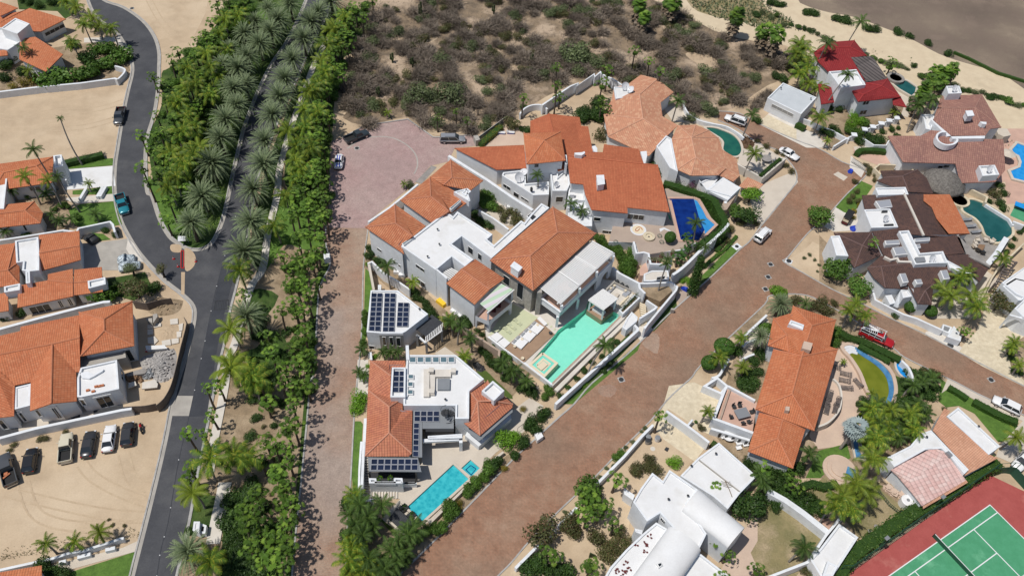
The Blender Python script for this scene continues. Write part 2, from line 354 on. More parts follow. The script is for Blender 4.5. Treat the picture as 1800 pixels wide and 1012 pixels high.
 def ribbon(s,P,w,z0,z1,closed=False,align=0.):
  """wall with rectangular section along world polyline P"""
  n=len(P);L=[];R=[]
  for i in range(n):
   a=P[(i-1)%n]if(i>0 or closed)else P[i];b=P[(i+1)%n]if(i<n-1 or closed)else P[i]
   e1=Vc((P[i].x-a.x,P[i].y-a.y));e2=Vc((b.x-P[i].x,b.y-P[i].y))
   if e1.length<1e-6:e1=e2
   if e2.length<1e-6:e2=e1
   e1.normalize();e2.normalize();m=Vc((-e1.y-e2.y,e1.x+e2.x));k=m.dot(Vc((-e1.y,e1.x)));m=m/max(k,.5)
   L.append(P[i].to_2d()+m*(w/2+align*w/2));R.append(P[i].to_2d()-m*(w/2-align*w/2))
  o=len(s.v)
  za=z0 if isinstance(z0,list)else[z0]*n;zb=z1 if isinstance(z1,list)else[z1]*n
  for i in range(n):
   s.v+=[Vc((L[i].x,L[i].y,za[i])),Vc((R[i].x,R[i].y,za[i])),Vc((R[i].x,R[i].y,zb[i])),Vc((L[i].x,L[i].y,zb[i]))]
  for i in range(n if closed else n-1):
   a=o+4*i;b=o+4*((i+1)%n)
   s.f+=[(a+3,a+2,b+2,b+3),(a+1,b+1,b+2,a+2),(a,a+3,b+3,b)]
  if not closed:s.f+=[(o,o+1,o+2,o+3),(o+4*n-1,o+4*n-2,o+4*n-3,o+4*n-4)]
 def mesh(s,name,origin=None,uvs=None,smooth_=False):
  me=bpy.data.meshes.new(name);og=Vc(origin)if origin is not None else Vc()
  me.from_pydata([tuple(v-og)for v in s.v],[],s.f)
  if uvs:
   ul=me.uv_layers.new(name='UVMap')
   for p in me.polygons:
    for li,vi in zip(p.loop_indices,p.vertices):ul.data[li].uv=uvs[p.index](s.v[vi])
  if smooth_:
   for p in me.polygons:p.use_smooth=True
  me.validate();me.update();return me
def _convex(P):
 sg=0
 for i in range(len(P)):
  a,b,c=P[i-1],P[i],P[(i+1)%len(P)]
  k=(b.x-a.x)*(c.y-b.y)-(b.y-a.y)*(c.x-b.x)
  if abs(k)<1e-9:continue
  if sg and(k>0)!=(sg>0):return False
  sg=k
 return True
USED={}
def tag(o,label=None,cat=None,group=None,kind=None):
 if label:
  o['label']=label
 if cat:o['category']=cat
 if group:o['group']=group
 if kind:o['kind']=kind
 return o
def thing(name,loc,label,cat,group=None,rz=0.):
 o=bpy.data.objects.new(name,None);C.objects.link(o);o.location=loc;o.rotation_euler=(0,0,rz);o.empty_display_size=.5
 return tag(o,label,cat,group)
def part(name,mb,mat,parent,smooth_=False,uvs=None,local=False,label=None):
 """mb in world coordinates unless local; parent's chain has no rotation when world coords are used"""
 og=Vc()
 if not local:
  p=parent
  while p is not None:og=og+p.location;p=p.parent
 me=mb.mesh(name,og,uvs,smooth_);me.materials.append(MATS[mat]if isinstance(mat,str)else mat)
 o=bpy.data.objects.new(name,me);C.objects.link(o);o.parent=parent
 if label:o['label']=label
 return o
def solo(name,mb,mat,label,cat,group=None,smooth_=False,kind=None,origin=None,uvs=None):
 if origin is None:
  n=max(1,len(mb.v));c=sum(mb.v,Vc())/n;origin=Vc((c.x,c.y,min(v.z for v in mb.v)))
 me=mb.mesh(name,origin,uvs,smooth_);me.materials.append(MATS[mat]if isinstance(mat,str)else mat)
 o=bpy.data.objects.new(name,me);C.objects.link(o);o.location=origin
 return tag(o,label,cat,group,kind)
def dup(o,loc=None,rz=None,label=None,group=None,scale=None,parent=None):
 c=o.copy();C.objects.link(c);c.parent=parent
 if parent is None:
  if loc is not None:c.location=loc
  if rz is not None:c.rotation_euler=(0,0,rz)
  if scale is not None:c.scale=(scale,)*3 if not isinstance(scale,tuple)else scale
  if label:c['label']=label
  if group:c['group']=group
 for ch in o.children:
  dup(ch,parent=c)
 return c
ORD='first second third fourth fifth sixth seventh eighth ninth tenth eleventh twelfth thirteenth fourteenth fifteenth sixteenth seventeenth eighteenth nineteenth twentieth'.split()
def ordw(i):
 if i<20:return ORD[i]
 t=(i+1)//10;r=(i+1)%10
 tens={2:'twenty',3:'thirty',4:'forty',5:'fifty',6:'sixty',7:'seventy',8:'eighty',9:'ninety'}[t]
 return tens+'-'+ORD[r-1]if r else{2:'twentieth',3:'thirtieth',4:'fortieth',5:'fiftieth',6:'sixtieth',7:'seventieth',8:'eightieth',9:'ninetieth'}[t]
SHEETS=[]
def topz(p,margin=0.):
 z=0.
 for bb,P,zz in SHEETS:
  if bb[0]<=p.x<=bb[2]and bb[1]<=p.y<=bb[3]and zz>z and inpoly(p.x,p.y,P):z=zz
 return z
def sheet(name,P,mat,z=None,label=None,over=.004):
 bb=(min(p.x for p in P),min(p.y for p in P),max(p.x for p in P),max(p.y for p in P))
 if z is None:
  z=over+max([zz for b2,_,zz in SHEETS if b2[0]<bb[2]and bb[0]<b2[2]and b2[1]<bb[3]and bb[1]<b2[3]],default=0.)
 SHEETS.append((bb,[(p.x,p.y)for p in P],z))
 mb=MB();mb.cap([Vc((p.x,p.y,z))for p in ccw(P)])
 o=solo(name,mb,mat,label,None,kind='structure',origin=(0,0,0));return o
def slab(name,P,mat,z0,z1,label=None):
 mb=MB();mb.prism(P,z0,z1);return solo(name,mb,mat,label,None,kind='structure')
def kerb(P,w=.35,h=.13,mat='kerb',name='kerb'):
 mb=MB();mb.ribbon(P,w,0,h);return solo(name,mb,mat,None,None,kind='structure')
def wall(f,s,h,label,t=.3,mat='white_wall',cat='wall',z0=0.,sm=0,name='boundary_wall',closed=False,group=None,cap=None):
 P=WP(f,s,h)
 if sm:P=smooth(P,sm,closed)
 mb=MB();mb.ribbon(P,t,z0,h,closed)
 if cap is None:return solo(name,mb,mat,label,cat,group)
 # ============================================================ GROUND
def gs(name,f,s,mat,z=None,sm=0,label=None):
 P=WP(f,s,0.)
 if sm:P=smooth(P,sm,True)
 return sheet(name,P,mat,z,label)
mb=MB();R_=4000.
mb.add([(-R_,-R_,0),(R_,-R_,0),(R_,R_,0),(-R_,R_,0)],[(0,1,2,3)])
solo('ground',mb,'sand',None,None,kind='structure',origin=(0,0,0))
gs('desert_ground','O0','655,-20 640,60 612,110 590,190 640,221 717,206 762,238 850,236 960,170 1040,140 1070,170 1180,150 1230,200 1290,190 1350,150 1440,110 1330,75 1210,30 1130,-30','desert_soil',sm=3)
gs('beach','O0','1130,-60 1210,30 1300,68 1380,80 1440,112 1480,150 1600,200 1680,215 1740,300 1830,360 1900,300 1900,-60','beach_sand',sm=2)
gs('riverbed','O0','1440,-60 1400,-5 1440,18 1500,30 1550,48 1600,68 1650,95 1700,112 1760,128 1830,150 1850,-60','riverbed',sm=3)
gs('vine_cover','O0','1205,-30 1215,12 1260,30 1330,42 1370,46 1390,40 1350,18 1310,-30','dry_grass',sm=3)
gs('dirt_lot','A','0,520 200,495 430,455 660,430 690,700 600,860 340,860 0,870','lot_sand')
gs('dirt_lot','D','-20,265 440,170 880,50 1000,60 880,700 780,830 0,990 -20,990','lot_sand')
gs('dirt_lot','A','500,-20 1090,-20 1080,60 970,280 850,290 840,270 760,110','lot_sand')
gs('dirt_lot','C','900,0 1250,0 1330,110 1290,400 1200,640 1100,760 800,800 860,500 880,300','lot_sand')
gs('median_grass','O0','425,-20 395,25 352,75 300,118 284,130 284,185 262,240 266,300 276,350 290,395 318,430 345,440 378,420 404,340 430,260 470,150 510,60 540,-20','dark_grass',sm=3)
gs('median_lawn','B','770,150 880,250 960,420 880,430 840,340 800,250','grass',sm=3)
gs('median_lawn','E','100,70 230,40 200,130 110,110','grass',sm=3)
gs('grove_ground','O0','575,-20 665,-20 640,50 612,130 585,230 580,300 576,400 564,500 556,600 548,680 538,780 524,900 512,1030 300,1030 320,960 345,860 370,760 400,640 430,540 480,400 510,240','garden_soil',sm=3)
for s in('O0:560,40 650,20 610,120 580,250 576,340 520,340 500,300 530,150','O0:478,345 545,340 570,420 540,440 500,430 468,475 470,440','O0:460,600 500,590 500,640 470,660 440,640','O0:430,640 490,655 480,680 430,690','O0:390,870 440,880 430,1020 390,1030 392,930','O0:440,510 490,520 450,570'):
 gs('grove_lawn','O0',s,'grass' if '478' in s else 'dark_grass',sm=3)
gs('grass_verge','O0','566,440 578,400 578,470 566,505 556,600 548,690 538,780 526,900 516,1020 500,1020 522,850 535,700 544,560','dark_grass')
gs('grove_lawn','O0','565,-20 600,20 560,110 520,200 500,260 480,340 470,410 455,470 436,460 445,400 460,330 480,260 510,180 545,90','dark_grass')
for s in('O0:1205,95 1235,90 1262,108 1280,128 1250,126 1225,112','O0:868,140 900,150 905,165 880,172 862,160','O0:690,62 715,68 745,60 770,66 745,80 715,84 690,78','O0:860,100 900,112 950,100 1005,80 1010,88 960,112 905,124 862,112','O0:600,110 628,90 648,60 655,20 670,20 665,60 650,110 625,170 600,210 585,215','O0:740,215 780,190 860,195 900,205 860,235 765,238','O0:715,120 740,135 755,160 748,164 730,142 710,128','O0:1180,40 1200,60 1230,80 1225,88 1195,70 1172,50'):
 gs('sandy_track','O0',s,'sand',sm=4)
def tracks(f,s,w=.28,gap=1.5):
 P=smooth(WP(f,s),6)
 for d in(0,gap):
  a,b=offs(P,d),offs(P,d+w);sheet('tyre_track',a+list(reversed(b)),'track_sand')
def offs(P,d):
 out=[]
 for i in range(len(P)):
  a=P[max(i-1,0)];b=P[min(i+1,len(P)-1)];e=(b-a).to_2d().normalized()
  out.append(Vc((P[i].x-e.y*d,P[i].y+e.x*d,P[i].z)))
 return out
MAT('track_sand',(.44,.335,.225),(.50,.39,.265),.9,rough=.95,fine=.1,bump=.4)
tracks('D','860,560 700,500 560,420 500,350');tracks('D','840,640 600,620 300,560 60,500');tracks('D','870,480 780,430 740,300');tracks('D','820,700 500,700 250,640 170,460');tracks('A','640,520 500,560 300,570 100,600 -20,590');tracks('A','630,600 450,650 250,660');tracks('A','760,0 820,110 900,200',gap=1.4)
LC=PX('O0','150,-20 153,0 A:500,90 A:600,165 A:640,220 A:675,290 A:690,370 A:665,480 A:640,600 A:610,780 A:597,870 A:595,1000 B:620,360 B:660,450 B:730,560 B:850,690 B:950,770 B:1005,830 B:1010,900 B:985,1012 C:1270,400 C:1190,650 C:1120,1000 D:850,600 D:745,1012 225,1040')
RC=PX('A','545,-60 545,0 650,40 750,110 810,190 835,270 835,360 832,450 812,590 775,720 765,850 775,1000 B:800,250 B:840,370 B:890,460 B:940,500 O0:330,436 O0:350,438 O0:368,430 O0:380,412 O0:392,380 O0:403,330 O0:414,280 O0:427,228 O0:440,192 O0:455,155 O0:478,110 O0:501,77 O0:525,30 O0:545,-20')
AR=PX('O0','600,-20 575,30 549,77 520,145 500,190 481,235 465,280 455,310 447,350 438,400 430,440 417,498 405,545 396,597 385,643 367,738 348,832 333,916 311,1012 306,1040')
w=lambda L:[W(a,b)for a,b in L]
curveL,curveR,aveR=smooth(w(LC),4),smooth(w(RC),4),smooth(w(AR),4)
sheet('asphalt_road',curveL+list(reversed(aveR))+list(reversed(curveR)),'asphalt')
def offs(P,d):
 out=[]
 for i in range(len(P)):
  a=P[max(i-1,0)];b=P[min(i+1,len(P)-1)];e=(b-a).to_2d().normalized()
  out.append(Vc((P[i].x-e.y*d,P[i].y+e.x*d,P[i].z)))
 return out
def gutter(P,side,gw=.55):
 Q=offs(P,side*gw);sheet('gutter',P+list(reversed(Q)),'concrete')
 kerb(offs(P,-side*.12),.24,.15)
gutter(curveL,1 if area2([curveL[10],curveL[11],curveR[10]])>0 else-1)
gutter(curveR,-1 if area2([curveL[10],curveL[11],curveR[10]])>0 else 1)
kerb(aveR,.4,.15)
gs('concrete_band','C','1215,683 1460,685 1440,822 1168,820','concrete')
ROADZ=topz(WP('O0','380,560')[0])
seam=smooth(WP('O0','Z4:520,130 Z4:440,420 Z4:395,600 Z4:350,820 Z4:320,960 D:1078,105 D:1020,350 D:960,700 D:920,850 D:895,1012'),4)
mb=MB();mb.ribbon(seam,.10,.0,ROADZ+.02);solo('road_seam',mb,'asphalt_dark',None,None,kind='structure')
for i,p in enumerate(seam[::3]):
 mb=MB();mb.box((p.x,p.y,ROADZ+.05),(.16,.16,.06),taper=.6)
 solo('road_stud',mb,'white_paint','small white road stud on the avenue seam, %s from the top'%ordw(i),'road stud','white studs along the avenue seam')
gs('repaved_lane','O0','Z4:350,820 Z4:440,420 Z4:520,130 Z4:570,140 Z4:500,500 Z4:460,650 Z4:410,900 D:1180,100 D:1078,105','asphalt_dark')
sw=smooth(w(PX('O0','600,25 583,57 554,111 528,181 514,218 501,262 491,302 487,346 471,413 462,473 440,508 414,602 402,628 396,674 388,718 374,790 369,830')),4)
mb=MB();mb.ribbon(sw,1.3,0,.17);solo('pavement',mb,'concrete_pale',None,None,kind='structure')
mb=MB();mb.ribbon(w(PX('D','1285,480 1262,600 1240,700 1215,830')),1.9,0,.17);solo('pavement',mb,'concrete_pale',None,None,kind='structure')
gs('sand_spill','B','900,505 945,510 945,545 905,545 890,525','sand',sm=4)
gs('sand_spill','B','965,530 1005,540 1025,580 1010,625 970,640','sand',sm=4)
gs('sand_spill','B','948,650 968,650 965,770 948,765','sand')
laneL=smooth(w(PX('O0','602,243 588,247 582,262 580,300 576,340 572.5,400 574,435 581,452 579,470 566,495 560,517 556,585 552,656 546,672 539,747 529,851 518,956 512,1030')),3)
laneR=smooth(w(PX('O0','647,389 647,402 639,466 637,545 634,609 628,670 622.5,730 617,834 610,938 608,1030')),3)
sheet('brick_lane',laneL[15:]+list(reversed(laneR)),'brick_lane')
cds=w(PX('G','0,820 -10,700 -5,620 0,500 5,440 20,310 100,290 285,190 630,140 835,285 880,288 1160,265 1200,350 1010,370 955,480 810,515 700,640 570,750 310,960 309,1018 -35,1012'))
sheet('cul_de_sac',cds,'brick_pink')
mb=MB();arc=smooth(WP('G','140,375 210,325 290,290 360,280 430,278 500,288 560,310 620,345 660,380 690,420 705,460 706,520 680,580'),4)
mb.ribbon(arc,.28,.0,topz(arc[6])+.01);solo('paving_ring',mb,'concrete',None,None,kind='structure')
kerb(WP('G','100,290 285,190 630,140 835,285 880,285 1160,265'),.25,.2);kerb(laneL[15:],.25,.14);kerb(laneR,.22,.12)
gs('grey_paving','G','690,645 820,512 865,525 740,660','grey_stone')
NL=PX('O0','690,1030 701,1011 738,975 775,938 840,872 899,810 940,772 983,733 1009,710 1041,673 1100,625 1147,580 1175,553 1211,521 1252,485 1299,440 1317,425 1338,397 1375,352 1393,330 1400,318 1398,300 1380,276 1372,266 1332,252 1298,228 1262,212')
UP=PX('O0','1262,196 1300,200 1336,219 1400,247 1440,262 1480,285 1522,302 1512,319 1490,340 1469,363 1450,385 1420,410 1385,452 1377,460 1408,478 1441,497 1467,511 1519,536 1574,564 1627,588 1685,619 1740,648 1830,694')
DN=PX('O0','1830,745 1800,730 1746,705 1716,691 1680,672 1644,655 1588,627 1569,611 1500,562 1450,534 1420,520 1385,517 1351,521 1344,535 1283,592 1230,644 1216,663 1197,680 1171,705 1143,740 1090,792 1042,842 985,895 931,950 900,987 875,1012 860,1030')
nl,up,dn=smooth(w(NL),3),smooth(w(UP),3),smooth(w(DN),3)
sheet('brick_road',nl+up+dn,'brick_brown')
kerb(nl,.25,.13);kerb(up,.22,.13);kerb(dn,.22,.13)
gs('paving_patch','T','85,128 115,112 175,145 150,168','patio');gs('paving_patch','Q','120,690 200,610 250,650 235,765 180,740','brick_lane',sm=2);gs('paving_patch','K','1200,880 1290,860 1340,900 1290,960 1210,940','brick_lane',sm=2)
for f,s,lb in(('O0','1092,667','in the brick road below the turquoise pool'),('Q','1073,105','at the junction, farthest of three'),('Q','1055,198','at the junction, middle of three'),
('Q','1035,288','at the junction, nearest the bush'),('Y','1055,605','in the road near the white hatchback'),('A','690,45','in sand by the curved asphalt road'),('G','218,372','below the dark pickup in the cul-de-sac')):
 p=WP(f,s)[0];z=topz(p)+.012
 t=thing('manhole',(p.x,p.y,z),'round manhole in pale surround '+lb,'manhole','manholes in the streets')
 mb=MB();mb.box((p.x,p.y,z),(1.05,1.05,.02),.4);part('surround',mb,'kerb',t)
 mb=MB();mb.lathe((p.x,p.y,z),[(.42,.0),(.42,.03),(.3,.03),(.3,.02),(0,.02)],16);part('cover',mb,'metal_dark',t)
gs('driveway','B','330,115 590,95 605,200 330,222','white_roof');gs('lawn','B','380,225 590,200 600,245 380,245','grass');gs('lawn','B','340,75 590,55 595,92 330,115','grass')
gs('lawn','B','350,330 420,295 600,280 640,400 500,430 360,400','grass')
gs('path','B','322,265 605,240 612,278 400,292','concrete_pale')
gs('driveway','B','425,500 480,500 670,475 720,560 740,620 620,640 420,640','concrete')
gs('driveway','B','670,475 700,500 760,600 700,590 660,530','concrete_pale')
gs('lawn','B','480,445 540,450 580,480 500,490','grass')
gs('lawn','B','560,685 760,650 800,740 700,800 590,770','dark_grass');gs('lawn','A','90,0 400,-10 420,60 340,100 300,60 100,50','dark_grass')
gs('garden','A','0,300 400,230 650,230 680,370 600,430 220,470 0,500','garden_soil');gs('driveway','A','440,200 620,195 660,250 640,280 600,220 440,225','concrete_pale')
gs('garden','B','90,200 330,215 380,400 330,430 240,420 200,300','garden_soil')
gs('lawn','D','400,990 780,870 745,1030 400,1030','grass');gs('path','D','250,960 700,850 790,810 780,870 400,975 250,1000','patio')
gs('terrace','C','-20,880 130,880 150,960 -20,960','dark_slate');gs('terrace','C','120,850 330,820 335,900 130,930','patio');gs('terrace','C','330,820 550,780 550,840 335,880','dark_slate');gs('terrace','C','550,765 640,750 640,820 550,835','patio');gs('terrace','C','640,770 840,735 845,790 640,810','dark_slate')
gs('verge','D','1120,540 1260,560 1200,760 1040,790','dark_grass')
gs('verge','O0','650,460 642,470 640,545 634,609 640,612 650,560 656,480','grass');gs('verge','O0','634,740 624,740 618,834 622,880 630,880 638,745','grass')
gs('garden','O0','645,440 640,470 700,520 770,600 760,700 880,720 950,640 800,560 700,470','garden_soil')
gs('path','L','40,700 125,700 125,980 20,975 30,860','concrete_pale')
gs('front_path','L','125,640 155,640 150,700 120,700','patio')
gs('patio','L','660,650 745,595 860,680 800,700','patio')
gs('small_lawn','L','1000,795 1080,790 1150,860 1290,990 1260,1012 1100,900','turf',sm=2)
gs('patio','M','590,640 1000,560 1180,520 1340,400 1440,460 1300,640 1100,790 990,900 N:760,600 N:590,660 N:500,700 N:400,570 N:540,420 N:250,430 N:240,160 N:700,160','patio')
gs('small_lawn','N','380,560 440,610 560,700 480,720 440,800 290,870 260,800 370,700 340,640','turf')
gs('garden','N','200,400 150,380 110,1012 480,1012 860,690 1380,130 1396,60 1300,130 780,600 590,690 480,690 400,600 330,560','garden_soil')
gs('verge','K','930,1012 1010,1012 1480,520 1430,470 880,1000','dark_grass')
gs('verge','K','1530,520 1500,600 1010,1010 960,1010','grass')
gs('verge','Q','150,590 210,600 380,420 370,350 250,470','dark_grass');gs('verge','Q','520,290 850,0 760,0 560,190','dark_grass')
gs('verge','P','1060,1000 1100,1012 1340,800 1300,760 1240,820','grass')
gs('entrance_path','Q','370,350 440,240 470,330 400,400','patio_brown');gs('entrance_path','Q','60,560 150,500 200,590 110,675 85,640','concrete_pale')
gs('driveway','O0','1313,338 1345,322 1395,302 1403,320 1388,338 1350,385 1335,402','patio');
gs('driveway','R','60,820 140,745 380,860 500,900 600,1012 430,1012 60,830','concrete_pale')
gs('garage_apron','O','1220,490 1310,430 1518,540 1518,620 1240,500','flagstone')
gs('garden','R','430,740 700,640 1190,700 1180,790 620,1012 560,900','garden_soil')
gs('patio','R','1050,430 1130,450 1280,540 1290,620 1210,780 1160,760 1180,700','patio')
gs('patio','S','1120,600 1330,600 1330,1012 1080,1012','patio_pink');gs('driveway','S','0,750 270,730 330,860 180,880 0,810','patio_pink')
gs('path','S','0,740 260,730 270,790 20,800','patio');gs('driveway','S','-20,810 100,900 60,980 -30,900','concrete_pale')
gs('corner_garden','T','-100,600 -215,660 -80,740 20,790 60,740 0,560 -40,540','lot_sand')
gs('lawn','T','250,165 100,325 150,400 240,330 330,200','grass');gs('driveway','T','100,330 30,450 90,480 250,470 260,400 150,360','concrete_pale')
gs('garden','T','0,500 340,850 330,900 100,840 0,790','garden_soil')
gs('patio','T','340,880 560,880 800,870 1000,700 1110,780 990,900 960,1012 700,1012','patio')
gs('patio','T','830,300 1000,340 1100,440 1180,520 1100,650 1040,680 900,560 870,480','grey_stone')
gs('patio','T','1140,150 1260,150 1260,300 1150,310','patio_pink');gs('sports_court','T','1210,320 1260,300 1260,420 1170,380 1190,340','court_green')
gs('driveway','Y','840,425 960,300 1050,60 1265,50 1265,650 1000,520','flagstone');gs('garden','Y','1160,400 1265,330 1265,610 1180,520','garden_soil')
gs('sidewalk','Y','250,130 300,110 650,290 640,325','lot_sand');gs('sidewalk','Y','640,300 700,290 870,400 850,432 635,320','concrete_pale')
gs('garden','U','420,20 560,0 800,60 980,230 1160,330 1220,480 1265,560 1265,760 1000,1012 300,1012 60,700 180,470 260,240','garden_soil')
gs('driveway','U','0,480 150,550 130,640 90,770 0,740 -180,640 -140,500','flagstone');gs('path','U','400,110 430,180 340,330 250,370 260,240','patio')
gs('verge','Q','1030,400 1060,345 1045,470 850,660 770,640','garden_soil')
gs('terrace','U','790,260 920,250 1050,330 1130,460 1120,600 1010,680 850,830 690,850 640,780 720,500','patio_salmon')
gs('lawn','U','690,860 850,820 870,900 760,960 700,1012 620,1012','grass');gs('lawn','U','1110,440 1220,480 1150,560 1080,640','dark_grass')
gs('lawn','Y','740,600 790,640 1230,900 1190,990 1100,1000 950,820 850,770 770,780 720,740','grass')
gs('path','Y','780,595 1265,840 1265,870 1060,790 800,650 740,690','patio')
gs('garden','V','0,930 460,460 890,60 1000,130 1120,260 960,430 690,560 660,800 540,1012 -20,1030','lot_sand')
gs('courtyard','V','800,150 880,70 1120,260 1040,360 860,230','flagstone');gs('patio','V','1250,830 1400,660 1460,710 1360,880 1420,930 1380,1012 1180,1012','patio_salmon')
gs('garden','V','1360,880 1460,710 1460,1012 1420,1012','dry_grass')
gs('garden','X','0,570 110,600 330,790 160,1012 -60,1012 -60,700','dry_grass');gs('garden','X','330,440 640,480 800,640 520,800 430,680 200,560 250,500','dry_grass')
gs('street_edge','X','1320,270 1460,120 1460,400 1300,330','patio');gs('patio','X','640,470 740,500 850,600 800,645 640,520','garden_soil')
def court():
 x0,y0,a=74.6252,57.6476,3.72455
 e=Vc((cos(a),sin(a),0));nn=Vc((-sin(a),cos(a),0));o=Vc((x0,y0,0))
 Q=lambda u,v:o+e*u+nn*v
 gs('court_apron','X','380,1100 440,1012 1260,435 1460,530 1800,700 1800,1300 600,1600','court_red')
 z=topz(Q(5,5))+.006
 mb=MB();mb.cap([Vc((p.x,p.y,z))for p in ccw([Q(0,0),Q(23.77,0),Q(23.77,10.97),Q(0,10.97)])]);solo('court_surface',mb,'court_green',None,None,kind='structure')
 z+=.006;mb=MB();t=.07
 def ln(u0,v0,u1,v1):
  P=ccw([Q(u0-t*(u0==u1),v0-t*(v0==v1)),Q(u1+t*(u0==u1),v0-t*(v0==v1)),Q(u1+t*(u0==u1),v1+t*(v0==v1)),Q(u0-t*(u0==u1),v1+t*(v0==v1))])
  mb.cap([Vc((p.x,p.y,z))for p in P])
 ln(0,t,0,10.9);ln(23.77,t,23.77,10.9)
 for v in(0,10.97):ln(-t,v,23.84,v)
 for v in(1.37,9.6):ln(t,v,5.40,v);ln(5.56,v,18.2,v);ln(18.36,v,23.7,v)
 for u in(5.485,18.285):ln(u,1.30,u,9.67)
 ln(5.56,5.485,18.2,5.485)
 solo('court_lines',mb,'white_paint',None,None,kind='structure')
 n=thing('tennis_net',Q(11.885,5.485),'dark tennis net with white band stretched across the green court','tennis net')
 mb=MB();mb.ribbon([Q(11.885,-.9),Q(11.885,11.9)],.05,.05,.95);part('net',mb,'fence_green',n)
 mb=MB();mb.ribbon([Q(11.885,-.9),Q(11.885,11.9)],.07,.951,1.03);part('band',mb,'white_paint',n)
 for v in(-.95,11.95):
  mb=MB();q=Q(11.885,v);mb.lathe(q,[(.06,0),(.06,1.08),(0,1.1)],8);part('post',mb,'metal_dark',n)
court()
# ============================================================ BUILDING KIT
def newell(P):
 n=Vc()
 for i in range(len(P)):
  a,b=P[i],P[(i+1)%len(P)]
  n+=Vc(((a.y-b.y)*(a.z+b.z),(a.z-b.z)*(a.x+b.x),(a.x-b.x)*(a.y+b.y)))
 return n.normalized()
def tuv(P):
 n=newell(P)
 if n.z<0:n=-n
 h=Vc((-n.y,n.x,0))
 h=h.normalized()if h.length>1e-3 else Vc((1,0,0))
 s=n.cross(h).normalized()
 return(lambda v,h=h,s=s:(v.dot(h),v.dot(s)))
class Bld:
 def __init__(s,name,f,at,label,cat='house',group=None,z=0.):
  p=WP(f,at,z)[0];s.t=thing(name,(p.x,p.y,z),label,cat,group);s.walls=[];s.z0=z
 def walls_from(s,P,z0,top,mat,skip=()):
  P=ccw(P);n=len(P);mb=MB()
  for i in range(n):
   a,b=P[i],P[(i+1)%n];L=(b-a).to_2d().length
   if callable(top):
    k=max(1,int(L/.6));zs=[]
    for j in range(k+1):
     q=a.lerp(b,j/k);zs.append((q,top(q.x,q.y)))
    o=len(mb.v)
    for q,z in zs:mb.v+=[Vc((q.x,q.y,z0)),Vc((q.x,q.y,z))]
    for j in range(k):c=o+2*j;mb.f.append((c,c+2,c+3,c+1))
    zt=min(z for _,z in zs)
   else:
    mb.add([(a.x,a.y,z0),(b.x,b.y,z0),(b.x,b.y,top),(a.x,a.y,top)],[(0,1,2,3)]);zt=top
   s.walls.append((a,b,z0,max(zt,top if not callable(top)else zt)))
  return part('wall',mb,mat,s.t)
 def tiles(s,f,pts,zs,faces,mat='tile_orange',walls=None,over=.45,z0=None,wmat='white_wall',th=.16,ridge=True,label=None,inset_walls=True):
  """pts: photo points, zs: heights, faces: index tuples; walls: indices of the eave outline"""
  q=PX(f,pts);
  if isinstance(zs,(int,float)):zs=[zs]*len(q)
  V=[W(a,b,z)for(a,b),z in zip(q,zs)]
  return s.tilesV(V,faces,mat,walls,over,z0,wmat,th,ridge,label)
 def tilesV(s,V,faces,mat='tile_orange',walls=None,over=.45,z0=None,wmat='white_wall',th=.16,ridge=True,label=None):
  z0=s.z0 if z0 is None else z0
  mb=MB();uvs={};F=[]
  for fc in faces:
   fc=list(fc)
   if newell([V[i]for i in fc]).z<0:fc.reverse()
   F.append(tuple(fc))
  mb.v=[v.copy()for v in V];mb.f=list(F)
  for i,fc in enumerate(F):uvs[i]=tuv([V[k]for k in fc])
  edges={}
  for i,fc in enumerate(F):
   for k in range(len(fc)):edges.setdefault(frozenset((fc[k],fc[(k+1)%len(fc)])),[]).append((i,fc[k],fc[(k+1)%len(fc)]))
  n=len(V);mb.v+=[v-Vc((0,0,th))for v in V]
  for i,fc in enumerate(F):mb.f.append(tuple(k+n for k in reversed(fc)));uvs[len(mb.f)-1]=uvs[i]
  for e,lst in edges.items():
   if len(lst)==1:
    _,a,b=lst[0];mb.f.append((b,a,a+n,b+n));uvs[len(mb.f)-1]=uvs[lst[0][0]]
  r=part('roof',mb,mat,s.t,uvs=uvs,label=label)
  if ridge:
   rb=MB()
   for e,lst in edges.items():
    if len(lst)==2:
     (i,a,b),(j,_,_)=lst
     ni=newell([V[k]for k in F[i]]);cj=sum((V[k]for k in F[j]),Vc())/len(F[j])
     if(cj-V[a]).dot(ni)<-.02 and ni.angle(newell([V[k]for k in F[j]]))>.05:
      up=Vc((0,0,.02));rb.tube([V[a]+up,V[b]+up],.13,5)
   if rb.v:part('ridge_cap',rb,ridge if isinstance(ridge,str)else RIDGE.get(mat,'ridge_orange'),r)
  if walls:
   tri=[]
   for fc in F:
    for k in range(1,len(fc)-1):tri.append((V[fc[0]],V[fc[k]],V[fc[k+1]]))
   def top(x,y):
    best=None
    for A,B,D in tri:
     den=(B.y-D.y)*(A.x-D.x)+(D.x-B.x)*(A.y-D.y)
     if abs(den)<1e-9:continue
     l1=((B.y-D.y)*(x-D.x)+(D.x-B.x)*(y-D.y))/den;l2=((D.y-A.y)*(x-D.x)+(A.x-D.x)*(y-D.y))/den;l3=1-l1-l2
     m=min(l1,l2,l3)
     if best is None or m>best[0]:best=(m,l1*A.z+l2*B.z+l3*D.z)
    return best[1]-th-.005 if best[0]>-.3 else min(v.z for v in V)-th
   P=inset(ccw([Vc((V[i].x,V[i].y,0))for i in walls]),over)
   s.walls_from(P,z0,top,wmat)
  return r
